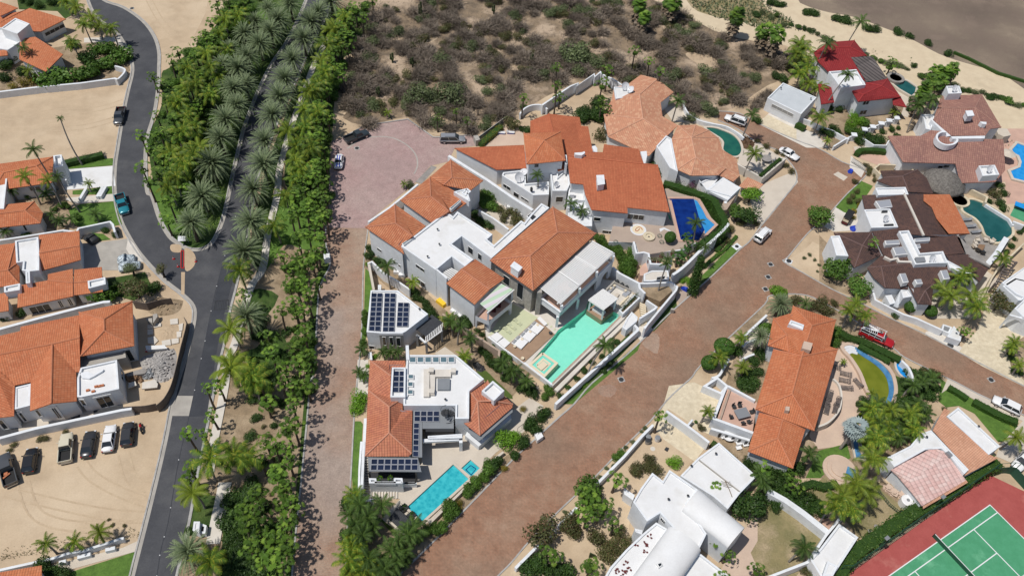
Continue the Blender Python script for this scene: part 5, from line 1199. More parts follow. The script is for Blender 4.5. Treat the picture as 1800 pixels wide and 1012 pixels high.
mb=MB();mb.tube([c_+Vc((.8*cos(x)*(1-x/9),.8*sin(x*1.2)*(1-x/9),.03))for x in[i*.5 for i in range(14)]],.09,5);part('swirl',mb,'terracotta',t)
c_=WP('P','678,697',2.5)[0];t=thing('fire_pit',(c_.x,c_.y,2.2),'round stone fire pit in the middle of the brown terrace','fire pit');mb=MB();mb.lathe((c_.x,c_.y,2.2),[(1.15,0),(1.15,.4),(.65,.42),(.6,.2)],20);part('stone_ring',mb,'flagstone',t);mb=MB();mb.lathe((c_.x,c_.y,2.25),[(.62,0),(.3,.12),(0,.2)],10);part('coals',mb,'black_rock',t)
for i,s in enumerate(('430,745','755,700','770,745')):
 p=WP('P',s,2.25)[0];t=thing('garden_ring',p,'round dark wire hoop chair, '+('at the left edge of the brown terrace','left of the clipped bush, upper','left of the clipped bush, lower')[i],'hoop');mb=MB();mb.tube([p+Vc((.4*cos(x),.4*sin(x),.3))for x in[j*.45 for j in range(15)]],.05,5);part('hoop',mb,'fence_green',t);mb=MB();mb.tube([p+Vc((.4,0,0)),p+Vc((.4,0,.3))],.04,4);part('leg',mb,'fence_green',t)
p=WP('P','835,540',2.21)[0]
for k,s in enumerate(('815,525 835,545 845,585 828,570','755,640 790,632 820,645 845,660 815,655 790,645 762,665','845,660 850,700 860,700')):
 pz('floor_inlay',s,'court_green' if k==0 else 'lamp_glass',2.212)if k<2 else None
wall('P','565,735 585,820 600,820 640,815 675,825 690,900 840,905 845,860',3.4,'white stepped parapet with pots at the terrace edge above the stairs',t=.35)
wall('P','855,980 900,950 970,890 1060,800 1130,745 1240,640 1270,600',3.0,'tall curved white retaining wall below the royal blue pool',t=.5,sm=3)
for i,s in enumerate(('685,868','722,868','757,868','775,830','858,808')):
 p=WP('P',s,3.3)[0];t=thing('pot_plant',(p.x,p.y,2.2),'dark red pot plant on the white house terrace, '+('left of the bottom three','middle of the bottom three','right of the bottom three','behind the bottom three','beside the right gate post')[i],'pot plant','pots on the terrace edge');mb=MB();mb.lathe((p.x,p.y,2.2),[(.28,0),(.42,.6),(.36,.65),(0,.55)],10);part('pot',mb,'maroon',t);mb=MB()
 for _ in range(90):v=Vc((rnd.gauss(0,1),rnd.gauss(0,1),rnd.gauss(0,1)+.5)).normalized()*rnd.uniform(.15,.55);o=Vc((p.x,p.y,3.1))+v;mb.add([o,o+Vc((.14,0,.05)),o+Vc((0,.14,.1))],[(0,1,2)])
 part('foliage',mb,'leaf_olive',t)
t=thing('outdoor_stairs',WP('P','630,960')[0],'curving terrace stairs of pale treads above the garden court','staircase');mb=MB();c_=WP('P','800,1000',1.5)[0];o_=WP('P','640,940',1.5)[0];r_=(o_-c_).to_2d().length
for i in range(11):
 a=math.atan2((o_-c_).y,(o_-c_).x)-.9+i*.13;a2=a+.12;P=[c_+Vc((cos(x)*q,sin(x)*q,0))for x,q in((a,r_*.8),(a,r_*1.15),(a2,r_*1.15),(a2,r_*.8))];mb.prism([Vc((p.x,p.y,0))for p in P],0,.9+i*.12)
part('steps',mb,'patio_pink',t)
b=Bld('garden_court','P','740,960','small white walled court with a doorway under the curved stairs','garden court');b.flat('P','640,975 700,950 820,950 830,1012 700,1030 640,1030',2.6,par=.1,rmat='concrete_pale');b.win('P','745,980 790,1012','doorway',fw=.05)
t=thing('glass_fence',WP('G','1300,230')[0],'glass panelled fence running up from the silver wagon','fence')
A,B_=WP('G','1200,280 1430,110',1.2);mb=MB();mb.ribbon([A,B_],.06,.1,1.15);part('glass_panel',mb,'sky_glass',t);mb=MB();mb.ribbon([A,B_],.12,1.16,1.24);[mb.box((A.lerp(B_,k/8).x,A.lerp(B_,k/8).y,.6),(.1,.1,1.2))for k in range(9)];part('rail',mb,'concrete',t)
slab('stone_pier',WP('G','1160,270 1195,265 1215,300 1180,310',1.6),'stone_wall',0,1.6)
wall('Z1','50,720 75,690 110,670 150,662 190,665 225,690',1.6,'curved white garden wall behind the rust roofed house',t=.35,sm=3)
wall('Z1','190,665 370,545 420,525 410,545 520,468 525,485 560,455 570,470',2.6,'white wall climbing in steps beside the desert slope',t=.4)
wall('Z1','570,470 640,500 700,540',2.4,'white wall between the tall palms and the salmon roof',t=.35)
b=Bld('sun_lounger','G','1385,255','blue sun lounger on the small salmon terrace, left of two','lounger');p=WP('G','1385,255')[0]
for i,s in enumerate(('1385,255','1460,253')):
 p=WP('G',s)[0];o=b.t if i==0 else thing('sun_lounger',p,'blue sun lounger on the small salmon terrace, right of two','lounger');mb=MB();mb.box((p.x,p.y,.4),(1.7,.6,.15));mb.box((p.x-.6,p.y,.55),(.6,.6,.12),m=Matrix.Rotation(.6,3,'Y'));part('cushion',mb,'water_azure' if 0 else 'lamp_glass',o);mb=MB();mb.box((p.x,p.y,.15),(1.5,.5,.3));part('base',mb,'blue_fabric',o)
gs('side_terrace','H','400,310 470,190 640,240 650,345 290,360','patio_salmon')
b=Bld('house','O','600,600','sprawling salmon tiled house with an octagonal roof beside the dark green pool')
Z=dict(a=4.3,b=5.5)
b.tiles('O','365,133 490,165 608,262 512,338 355,280 380,460 525,440 640,508 120,590 90,430 150,315 165,228 270,202 425,735 560,585',
[4.2,4.6,4.0,4.0,5.6,5.6,4.2,4.4,3.6,3.8,4.0,4.0,4.1,3.6,4.6],
[(0,1,4,10,11,12),(1,2,3,4),(4,3,6,5),(4,5,9,10),(5,8,9),(5,14,13,8),(5,6,7,14)],'tile_salmon',walls=[0,1,2,3,6,7,14,13,8,9,10,11,12],over=.5)
b.tiles('O','640,508 770,503 870,545 940,600 972,690 995,828 940,876 735,880 635,835 590,615 740,600 772,745',[4.3]*10+[6.0,6.0],
[(0,1,10),(1,2,10),(2,3,10),(3,4,11,10),(4,5,11),(5,6,11),(6,7,11),(7,8,11),(8,9,10,11),(9,0,10)],'tile_salmon',walls=list(range(10)),over=.5)
b.tiles('O','972,690 1072,750 1098,880 1050,925 945,876 995,828',[4.1,3.3,3.3,3.3,3.9,4.1],[(0,1,2,5),(5,2,3,4)],'tile_salmon',walls=[0,1,2,3,4],over=.4)
b.flat('O','552,583 592,605 640,852 580,822 480,660',4.9,par=.3);b.flat('O','165,223 250,222 312,260 315,290 178,312',4.7,z0=3.2,par=.2)
b.flat('O','795,905 810,925 870,900 945,890 880,985 850,985',3.0,par=.25);b.flat('O','975,892 1105,970 1035,1035 860,985',3.6,par=.06)
dish('O','247,222',4.5,.95,'pale satellite dish on the salmon roof platform, left of two');dish('O','292,248',4.5,.85,'pale satellite dish on the salmon roof platform, right of two',(-.6,-.3,.75))
b=Bld('garden_room','P','1250,450','white flat roofed pavilion behind the hedge of the royal blue pool','pavilion');b.flat('P','1222,268 1360,335 1262,430 1100,350',3.4,z0=2.9,par=.05);b.box('P','1200,510 1235,430 1345,345 1320,400 1255,500',2.8,0,'tan_wall','inner_wall');[post(b,p,0,2.9,.5)for p in WP('P','1245,445 1340,350 1120,350',2.9)]
b=Bld('garden_shelter','O','1190,930','small peach tiled shelter roof beside the dining terrace','shelter');b.tiles('O','1155,890 1275,945 1215,1000 1090,960',[2.6,2.6,2.3,2.3],[(0,1,2,3)],'tile_salmon',walls=[0,1,2,3])
gs('pool_terrace','O','530,380 690,350 700,420 900,490 1100,560 1300,680 1430,760 1270,900 1180,900 1090,760 1000,640 800,500 600,480','patio')
poly_water('swimming_pool','O','850,535 900,530 960,545 1040,580 1090,630 1108,690 1090,730 1050,740 1010,720 975,690 980,640 950,600',.3,'water_green','dark green kidney pool beside the salmon octagonal roof',sm=3,rim=.5,rimh=.2)
wall('O','680,325 690,370 720,420 800,470 900,495 1000,515 1080,560 1130,600',1.1,'curved white balustrade behind the dark green pool',t=.35,sm=3)
slab('dining_terrace',WP('O','1100,720 1250,680 1390,745 1250,880 1180,830 1080,790',1.6),'patio',0,1.6)
wall('O','1390,745 1432,755 1265,895 1150,830 1075,790',2.0,'pale wall around the dining terrace by the driveway',t=.4,mat='concrete_pale')
c_=WP('O','1298,750',2.4)[0];t=thing('dining_set',(c_.x,c_.y,1.6),'round grey table with chairs on the white dining terrace','table');mb=MB();mb.lathe((c_.x,c_.y,1.6),[(.12,0),(.12,.7),(1.1,.72),(1.1,.78),(0,.78)],18);part('tabletop',mb,'grey_stone',t)
for i in range(6):
 a=i*PI/3;p=c_+Vc((1.6*cos(a),1.6*sin(a),0));k=thing('patio_chair',(p.x,p.y,1.6),'grey chair round the dining terrace table, facing %s'%('left','down left','down right','right','up right','up left')[i],'chair','chairs round the dining terrace table');mb=MB();mb.box((p.x,p.y,2.0),(.5,.5,.08));part('seat',mb,'metal_grey',k);q=p+Vc((.25*cos(a),.25*sin(a),0));mb=MB();mb.box((q.x,q.y,2.3),(.08,.5,.6),a);part('backrest',mb,'metal_grey',k);mb=MB();[mb.tube([(p.x+x,p.y+y,1.6),(p.x+x,p.y+y,2.0)],.03,4)for x in(-.2,.2)for y in(-.2,.2)];part('legs',mb,'metal_grey',k)
 # ============================================================ RIGHT SIDE HOUSES
b=Bld('garage','R','300,700','flat grey roofed white garage with wide panel door at the end of the lane','garage')
b.flat('R','248,508 508,622 388,752 128,625',3.4,par=.25,rmat='pale_grey_roof' if 'pale_grey_roof' in MATS else 'concrete_pale');b.win('R','160,690 320,775','garage_doorway',glass='metal_grey',bars=0)
b=Bld('house','R','900,600','bright red roofed house with grey slatted pergola near the beach')
b.tiles('R','485,272 600,195 800,180 895,300 775,315 890,505 810,408 600,425 520,345 640,235 765,232',[5.2,5.2,5.2,5.2,5.4,5.2,5.2,5.2,5.2,6.4,6.4],
[(0,9,8),(0,1,9),(1,2,10,9),(2,3,10),(3,4,10),(8,9,10,4,6,7),(4,5,6)],'tile_red',walls=[0,1,2,3,4,5,6,7,8],over=.4)
b.flat('R','603,422 815,405 888,525 695,548',6.4,par=.45)
b.tiles('R','780,570 890,510 1055,478 1160,620 830,655 870,600 1010,535',[5.0,5.2,5.0,5.0,5.0,6.0,6.2],[(0,1,6,5),(1,2,6),(2,3,6),(6,3,4,5),(0,5,4)],'tile_red',walls=[0,1,2,3,4],over=.5)
b.tiles('R','1060,480 1205,698 1100,680 1095,625 1160,620',[4.8,3.8,3.9,4.4,4.8],[(0,1,2,3,4)],'tile_red',ridge=False)
b.tiles('R','520,518 565,520 622,545 645,660 545,675',[4.4,4.4,4.2,3.6,3.6],[(0,1,2,3,4)],'tile_red',walls=[0,1,2,3,4])
b.tiles('R','775,312 930,305 945,310 1055,478 1040,492 895,500',[5.5,5.4,5.4,5.0,5.0,5.1],[(0,1,2,3,4,5)],'slat_grey' if 'slat_grey' in MATS else 'tile_mauve',ridge=False,label='grey weathered slatted pergola roof')
b.win('R','875,650 905,675 850,725 885,750',fw=.05)
poly_water('plunge_pool','R','1085,508 1150,480 1210,500 1275,545 1265,590 1240,612 1150,560',.4,'water_dark','narrow dark teal pool beside the red roofed house',rim=.5,rimh=.2,rimmat='patio')
c_=WP('R','1120,470',1.0)[0];t=thing('hot_tub',(c_.x,c_.y,0),'raised round stone hot tub at the end of the narrow teal pool','hot tub');mb=MB();mb.lathe((c_.x,c_.y,0),[(2.1,0),(2.1,1.1),(1.45,1.1),(1.45,.9)],24);part('stone_rim',mb,'grey_stone',t);mb=MB();mb.lathe((c_.x,c_.y,.92),[(1.45,0),(0,0)],24);part('water_surface',mb,'water_dark',t)
wall('R','380,780 450,800 520,835 640,880 700,915 760,945',1.3,'white wall running from the garage along the planted front garden',t=.3)
pts=PX('R','640,1000 720,950 790,905 870,870 940,850 1010,830 1075,800 1130,790 1200,760')
wall('R','640,1000 720,950 800,910 880,870 945,850 1010,825 1070,800 1130,785',1.2,'white wall with square topped piers between the red house and mauve house',t=.3)
for i,s in enumerate(('800,910','880,868','945,848','1010,822','1070,800','1130,780')):
 p=WP('R',s,1.6)[0];t=thing('wall_pier',(p.x,p.y,0),'square white wall pier with flat cap near the mauve roof, %s from the left'%ordw(i),'pier','piers of the white garden wall');mb=MB();mb.box((p.x,p.y,.75),(.8,.8,1.5));part('shaft',mb,'white_wall',t);mb=MB();mb.box((p.x,p.y,1.6),(1.2,1.2,.2));part('cap',mb,'white_wall',t)
b=Bld('house','S','800,700','large mauve brown tiled house with a half round white wall on its roof')
b.tiles('S','680,345 995,335 1145,590 1060,600 1020,655 755,655 620,530 690,440 940,440 1000,338',[6.2,6.2,5.4,5.4,5.2,5.2,5.4,6.4,7.0,6.2],[(0,1,8,7),(1,2,8),(2,3,4,8),(8,4,5,6,7),(6,0,7)],'tile_mauve',walls=[0,1,2,3,4,5,6],over=.3)
b.tiles('S','267,655 520,655 600,612 700,620 760,680 1020,680 1060,600 1160,680 1175,920 1100,1010 830,1020 790,870 385,858 375,730 300,655',[4.0,4.4,4.8,5.0,5.0,5.1,5.2,5.0,3.9,3.6,3.5,3.8,3.6,4.2,4.4],
[(14,1,2,3,4,5,7,8,9,10,11,12,13),(0,14,13,12)],'tile_mauve',walls=[0,14,1,2,3,4,5,7,8,9,10,11,12],over=.4)
b.flat('S','718,270 820,268 840,325 735,330',8.0,z0=5.8,par=.4);b.flat('S','970,885 1095,880 1130,955 1000,965',5.2,z0=3.4,par=.5)
b.box('S','870,468 915,465 930,500 885,505',7.8,6.4,'white_wall','chimney',cap=.15);b.box('S','980,545 1030,548 1030,565 1000,562',6.8,5.8,'white_wall','chimney')
P=smooth(WP('S','720,625 680,625 650,645 650,680 680,710 730,725 780,715 805,690 800,672',5.9),3);mb=MB();mb.ribbon(P,.4,4.6,5.9);part('round_wall',mb,'white_wall',b.t)
b.box('S','755,660 1020,655 1015,675 770,678',5.8,4.8,'white_wall','clerestory_wall');
b.box('S','620,500 660,520 755,655 725,660 600,530',5.2,0,'white_wall','side_wall')
b.flat('S','525,490 620,487 630,520 600,610 560,600 545,520',4.4,par=.5)
dish('S','780,292',7.6,.8,'large pale dish inside the tall white rooftop box of the mauve house');dish('S','1048,915',4.7,.8,'round pale dish in the lower white rooftop box of the mauve house')
b.win('S','700,880 735,900 660,885 690,905',fw=.05)
wall('S','75,670 160,725 255,728 275,690',1.5,'low white L shaped wall in front of the mauve house garden',t=.25)
poly_water('swimming_pool','S','1225,765 1270,715 1340,740 1340,1010 1240,985 1215,930 1290,900 1300,860 1280,810 1240,790',.3,'water_azure','bright blue freeform pool at the right edge of the picture',rim=.6,rimh=.15)
t=thing('sun_umbrella',WP('S','1200,820')[0],'cream square parasol beside the bright blue freeform pool','parasol');c_=WP('S','1205,785',2.4)[0];mb=MB();mb.lathe((c_.x,c_.y,2.2),[(1.6,0),(0,.6)],8);part('canopy',mb,'patio',t);mb=MB();mb.tube([(c_.x,c_.y,0),(c_.x,c_.y,2.7)],.05,6);part('pole',mb,'metal_dark',t)
mb=MB();mb.prism(WP('S','1100,595 1190,600 1220,650 1165,662 1120,640',2.3),0,2.3);solo('garden_shed',mb,'patio','small beige flat roofed shed behind the mauve roof corner','shed')
c_=WP('T','770,165',3.0)[0];t=thing('thatched_hut',(c_.x,c_.y,0),'round grey thatched palapa between the mauve and maroon roofs','palapa');mb=MB();rs=[(4.3,-.5),(4.2,0),(3.2,.75),(2.0,1.6),(.8,2.3),(.1,2.6)];mb.lathe((c_.x,c_.y,2.7),rs,40)
for v in mb.v:
 r=(v-Vc((c_.x,c_.y,v.z))).to_2d().length
 if r>.3:k=1+rnd.uniform(-.04,.04);v.x=c_.x+(v.x-c_.x)*k;v.y=c_.y+(v.y-c_.y)*k
part('roof',mb,'thatch',t,smooth_=True)
for i in range(6):a=i*PI/3;mb=MB();mb.tube([(c_.x+3.2*cos(a),c_.y+3.2*sin(a),0),(c_.x+3.2*cos(a),c_.y+3.2*sin(a),2.9)],.13,6);part('post',mb,'wood',t)
b=Bld('house','T','500,500','dark maroon tiled house with orange roof patch and white skylights by the kidney pool')
MR=4.2
b.tiles('T','375,105 605,100 660,150 700,245 550,235 510,140 350,165 395,148',[4.0,4.0,4.2,4.4,5.2,5.2,4.0,4.1],[(0,1,5,7),(7,5,4,6),(1,2,3,4,5)],'tile_maroon',walls=[0,1,2,3,4,6,7],over=.3)
b.tiles('T','262,255 540,248 800,250 925,490 790,515 645,505 320,470 280,335 522,245 640,502',[4.3,4.3,4.2,3.9,4.0,5.2,4.2,4.2,5.4,5.35],[(0,8,9,6,7),(8,2,3,4,9)],'tile_maroon',walls=[0,8,2,3,4,9,6,7],over=.3)
V=onplane('T','800,250 925,490 640,502',(4.2+.03,3.9+.03,5.35+.03),'640,250 800,250 925,490 795,492 720,400 690,330 640,290');mb=MB();mb.add(V,[tuple(range(7))]);part('roof',mb,'tile_orange',b.t,uvs={0:tuv(V)},label='orange tiled patch of the maroon roof')
b.tiles('T','325,475 560,470 600,600 590,640 575,668 400,630 380,595 480,470',[4.6,4.6,4.6,4.6,4.4,4.4,4.6,4.7],[(0,7,1,2,3,4,5,6)],'tile_maroon',walls=[0,1,2,3,4,5,6],over=.1)
b.tiles('T','580,520 680,515 860,505 910,610 780,620 620,612',[4.8,4.8,4.5,4.2,4.3,4.7],[(0,1,2,3,4,5)],'tile_maroon',walls=[0,1,2,3,4,5],over=.1)
b.tiles('T','90,485 320,480 380,620 215,700 160,610 265,563',[4.2,4.2,4.3,3.9,4.0,5.0],[(0,1,5),(1,2,5),(2,3,5),(3,4,0,5)],'tile_maroon',walls=[0,1,2,3,4],over=.3)
b.tiles('T','380,625 580,670 780,675 830,760 700,800 690,925 605,920 545,800 545,830 405,822 335,760 295,700 380,692 650,840',[4.4,4.6,4.6,4.2,4.0,3.6,3.6,3.9,3.7,3.7,3.8,4.0,5.0,4.9],
[(0,1,12,11),(12,1,2,3,4,13,7,8,9),(11,12,9,10),(4,5,13),(13,5,6),(13,6,7)],'tile_maroon',walls=[0,1,2,3,4,5,6,7,8,9,10,11],over=.3)
b.tiles('T','780,622 910,617 1052,690 985,785 940,740 800,660',[4.6,4.6,3.9,3.7,4.0,4.4],[(0,1,2,3,4,5)],'tile_maroon',walls=[0,1,2,3,4,5],over=.2)
b.box('T','905,625 1050,695 1030,672 880,530 840,500 855,495',4.5,4.2,'grey_stone','stone_coping')
b.flat('T','345,210 530,205 548,250 362,255',5.4,z0=4,par=.3);b.flat('T','275,343 435,337 485,450 320,455',5.2,par=.25)
b.flat('T','70,505 125,502 180,628 105,625',4.9,par=.25);b.flat('T','488,475 550,470 620,610 760,598 790,670 690,672 590,680',5.6,z0=4,par=.55)
b.flat('T','780,650 940,735 900,735 800,700',5.0,z0=4,par=.2);b.flat('T','500,835 540,830 570,875 515,885',3.4,par=.15)
for s in('345,290 435,280 450,325 375,335','402,532 490,527 497,553 410,558','450,575 515,568 545,615 470,622','585,520 680,512 680,532 585,540','590,555 618,552 625,575 600,578','492,735 530,732 550,785 515,792','585,770 625,768 637,795 600,798','743,715 785,712 803,765 765,770'):
 b.skylight('T',s,4.9,.5,'panel_frame')
for i,s in enumerate(('385,350 420,348 420,356 385,358','400,432 455,430 458,438 402,440')):b.box('T',s,5.3,4.9,'metal_dark','roof_vent')
b.box('T','590,635 645,632 655,660 600,665',5.9,5.0,'metal_grey','air_handler');dish('T','690,645',5.0,.8,'pale dish lying in the white roof channel of the maroon house')
p=WP('T','405,395',5.3)[0];dish('T','405,400',4.9,.7,'pale dish on the square white roof of the maroon house')
P=WP('T','522,250 640,502',5.45);mb=MB();mb.ribbon(P,.4,5.2,5.6);part('white_ridge',mb,'concrete_pale',b.t)
P=WP('T','400,630 440,650 480,640 490,660 560,662 580,672',4.95);mb=MB();mb.ribbon(P,.4,4.3,4.95);part('white_coping',mb,'concrete_pale',b.t)
wall('T','385,135 340,90 370,65 470,70',1.6,'pale garden wall at the top of the maroon house, left piece',t=.35,mat='flagstone');wall('T','480,62 540,62 575,85 570,105',1.6,'curved pale garden wall at the top of the maroon house, right piece',t=.35,mat='flagstone',sm=3)
wall('T','330,840 345,895 430,940 520,985 600,1010 Y:750,290',1.5,'long pale wall along the right hand road below the maroon roof',t=.35)
b=Bld('water_tank','T','435,890','white box tank in the corner of the maroon house yard','tank');b.flat('T','405,870 445,865 468,915 435,925',1.8,par=.05)
b=Bld('stair_block','T','490,900','sloping white wall block below the maroon roof','wall');plane_roof(b,'T','430,940 500,850 530,900',(1.4,3.0,1.6),'455,935 500,835 535,895 480,945','white_wall',over=.05,ridge=False)
b=Bld('service_boxes','Y','780,310','white service block with grey doors by the road below the palms','service block');b.flat('Y','820,262 870,320 862,360 775,330',1.5,par=.05);b.flat('Y','750,250 810,270 790,310 740,290',1.0,par=.1,rmat='metal_grey')
t=thing('manhole',WP('Y','797,387')[0],'black round cover in the pale pavement by the white service block','manhole');c_=WP('Y','797,387')[0];mb=MB();mb.lathe((c_.x,c_.y,topz(c_)),[(.55,.0),(.55,.04),(0,.05)],18);part('cover',mb,'metal_dark',t)
t=thing('manhole',WP('Q','1207,82')[0],'round dark cover in white square slab at the corner of the dry garden','manhole');c_=WP('Q','1207,82')[0];z=topz(c_);mb=MB();P=WP('Q','1190,62 1237,80 1225,105 1175,88');mb.prism(P,0,z+.1);part('slab',mb,'white_wall',t);mb=MB();mb.lathe((c_.x,c_.y,z+.1),[(.5,.0),(.5,.05),(0,.05)],18);part('cover',mb,'metal_dark',t)
for f,s,l in(('P','1328,775','white square slab with black round cover beside the green verge'),):
 c_=WP(f,s)[0];z=topz(c_);t=thing('manhole',c_,l,'manhole');mb=MB();mb.box((c_.x,c_.y,z+.05),(1.6,1.3,.1),.7);part('slab',mb,'white_wall',t);mb=MB();mb.lathe((c_.x,c_.y,z+.1),[(.38,.0),(.38,.05),(0,.05)],14);part('cover',mb,'metal_dark',t)
poly_water('swimming_pool','T','890,310 930,285 1000,305 1080,345 1150,405 1178,460 1175,500 1130,530 1080,545 1020,500 1000,450 960,400 900,365 880,345',.35,'water_dark','large dark teal kidney pool beside the maroon house',sm=3,rim=.5,rimh=.2,rimmat='flagstone')
c_=WP('T','860,285',.7)[0];t=thing('hot_tub',(c_.x,c_.y,0),'round stone rimmed spa at the top of the large kidney pool','hot tub');mb=MB();mb.lathe((c_.x,c_.y,0),[(2.1,0),(2.1,.75),(1.6,.75),(1.6,.6)],24);part('stone_rim',mb,'flagstone',t);mb=MB();mb.lathe((c_.x,c_.y,.62),[(1.6,0),(0,0)],24);part('water_surface',mb,'water_dark',t)
wall('T','880,200 920,210 1030,265 1020,300',1.4,'low stone wall behind the round spa',t=.4,mat='flagstone');wall('T','1020,310 1100,360 1165,400 1190,440',1.0,'low white balustrade behind the large kidney pool',t=.35);wall('T','1190,415 1256,440',1.6,'white wall at the right edge beside the kidney pool',t=.4)
wall('T','1150,515 1090,610 1035,675',1.5,'white counter wall along the dining corner of the kidney pool',t=1.0);wall('T','1256,550 1100,700 1060,760 1000,880 970,940',1.6,'pale wall between the maroon house and the white house at the right edge',t=.3,mat='flagstone')
mb=MB();mb.prism(WP('T','980,555 1020,560 1005,592 965,585',.75),.65,.75,bot=True)
for s in('985,560','1012,565','998,588','972,583'):p=WP('T',s,.7)[0];mb.box((p.x,p.y,.33),(.12,.12,.66))
solo('dining_table',mb,'wood','square wooden table on the stone patio by the kidney pool','table')
for i,s in enumerate(('1015,538','1050,550','965,540','945,580','968,600','995,615','950,560')):
 p=WP('T',s)[0];t=thing('patio_chair',p,('pale','pale','pale','pale','black','black','pale')[i]+' armchair at the square patio table, '+('upper left of the right pair','upper right','top of the left three','bottom of the left three','left of the black pair','right of the black pair','middle of the left three')[i],'chair','armchairs at the square patio table');m_='patio' if i not in(4,5)else 'metal_dark';mb=MB();mb.box((p.x,p.y,.55),(.8,.8,.3));part('seat',mb,m_,t);mb=MB();c2=WP('T','995,575')[0];d=(p-c2).normalized();mb.box((p.x+d.x*.4,p.y+d.y*.4,.8),(.2,.8,.6),math.atan2(d.y,d.x));part('backrest',mb,m_,t)
for i,s in enumerate(('895,415','920,455','950,490')):
 p=WP('T',s)[0];t=thing('sun_lounger',p,'dark sun lounger on the curved kidney pool patio, '+('upper','middle','lower')[i]+' of three','lounger','loungers by the kidney pool',.2);mb=MB();mb.box((0,0,.5),(1.6,.6,.1));mb.box((.9,0,.7),(.6,.6,.08),m=Matrix.Rotation(-.7,3,'Y'));part('seat',mb,'metal_grey',t,local=True)
 mb=MB();[mb.box((x,y,.28),(.06,.06,.4))for x in(-.7,.7)for y in(-.25,.25)];part('legs',mb,'metal_dark',t,local=True)
mb=MB();p=WP('T','1240,325',.75)[0];
t=thing('table_tennis_table',(p.x,p.y,0),'bright blue table on the small green court at the right edge','table');mb.box((p.x,p.y,.98),(2.7,1.5,.05),-.5);part('tabletop',mb,'water_azure',t);mb=MB();[mb.box((p.x+x,p.y+y,.72),(.08,.08,.48))for x in(-.8,.8)for y in(-.3,.3)];part('legs',mb,'metal_dark',t)
b=Bld('house','Y','1230,120','white flat roofed house cut by the right edge with arched garage opening')
b.flat('Y','1205,150 1300,60 1400,80 1400,260 1260,205',4.2,par=.3);b.flat('T','1120,790 1280,680 1300,900 1210,860',4.6,par=.2);b.flat('Y','1130,10 1210,-40 1300,-20 1300,60 1250,100 1230,100',4.4,par=.3)
P=WP('Y','1170,200 1262,225',3.6);arch(b,P[0],P[1]+(P[1]-P[0])*.3,0,3.8,[(.05,.85,3.2)])
P=WP('T','1165,640 1215,660 1120,800 1085,790',2.8);b2=Bld('pergola','T','1140,730','dark slatted pergola beside the white house at the right edge','pergola');slats(b2,[P[0],P[3],P[2],P[1]],2.8,9,.25,.2,mat='grey_wood');[post(b2,p,0,2.6,.3,'grey_wood')for p in P]
b=Bld('house','U','560,500','long orange hip roofed house with pink terraces beside the algae green pool')
UH=4.6
b.tiles('U','550,55 790,132 755,280 800,295 668,748 342,628 440,298 525,308 410,275 440,125 540,95 655,165 600,335 545,545 515,215 520,300 740,275',[UH]*11+[UH+1.5,UH+1.6,UH+1.6,UH+1.2,UH+.2,UH+.2],
[(0,1,11),(1,2,12,11),(2,3,12),(3,4,13,12),(4,5,13),(5,6,12,13),(6,7,14,12),(7,8,14),(8,9,14),(9,10,0,11,12,14)],'tile_orange',walls=[0,1,2,3,4,5,6,7,8,9,10],over=.5)
b.tiles('U','362,648 490,680 618,742 550,957 300,862 465,790 492,690',[3.8,3.8,3.8,3.8,3.8,4.8,4.8],[(0,6,5,4),(6,2,3,5),(4,5,3),(0,1,6),(1,2,6)],'tile_orange',walls=[0,1,2,3,4],over=.5)
b.flat('U','525,155 538,133 612,160 605,188',UH+1.5,z0=UH+.5,par=.3,label='long white skylight box');b.box('U','612,250 660,262 648,303 600,290',UH+2.2,UH+.8,'patio_salmon','chimney');b.box('U','510,612 532,614 530,638 508,634',UH+1.2,UH,'patio_salmon','chimney')
slab('raised_terrace',WP('U','185,515 350,590 340,650 325,760 130,680',2.0),'patio_pink',0,2.0)
wall('U','60,500 130,455 185,500 150,540',1.8,'white wall around the small planted bay left of the pink terrace',t=.4,closed=True)
wall('U','190,500 340,580',2.6,'white parapet along the upper side of the pink dining terrace',t=.4,z0=0);wall('U','175,510 110,680 330,760',2.6,'white parapet around the lower corner of the pink dining terrace',t=.45);wall('U','200,520 145,685',2.4,'inner brown planter edge on the pink dining terrace',t=.3,mat='tan_wall')
t=thing('dining_table',WP('U','268,650',2.0)[0],'dark square table on the pink raised terrace','table');c_=WP('U','268,650',2.75)[0];mb=MB();mb.box((c_.x,c_.y,2.75),(2.2,1.7,.06),.35);part('tabletop',mb,'metal_grey',t);mb=MB();mb.box((c_.x,c_.y,2.36),(.7,.7,.7));part('pedestal',mb,'metal_dark',t)
for i,(dx,dy)in enumerate(((-.5,1.6),(.5,1.6),(-.5,-1.5),(.5,-1.5),(-1.8,0),(1.8,0))):
 p=c_+Vc((dx*cos(.35)-dy*sin(.35),dx*sin(.35)+dy*cos(.35),0));t=thing('patio_chair',(p.x,p.y,2.0),'dark chair at the pink terrace table, '+('far side left','far side right','near side left','near side right','left end','right end')[i],'chair','dark chairs at the pink terrace table');mb=MB();mb.box((p.x,p.y,2.4),(.6,.6,.1),.35);part('seat',mb,'metal_dark',t);d=(p-c_).to_2d().normalized();mb=MB();mb.box((p.x+d.x*.3,p.y+d.y*.3,2.7),(.1,.6,.6),math.atan2(d.y,d.x));part('backrest',mb,'metal_dark',t);mb=MB();[mb.box((p.x+x,p.y+y,2.18),(.06,.06,.36))for x in(-.22,.22)for y in(-.22,.22)];part('legs',mb,'metal_dark',t)
t=thing('garden_wall_lattice',WP('U','200,720')[0],'white retaining wall with row of dark slots below the pink terrace','wall');P=WP('U','95,735 310,800',1.6);mb=MB();mb.ribbon(P,.4,0,1.6);part('panel',mb,'white_wall',t)
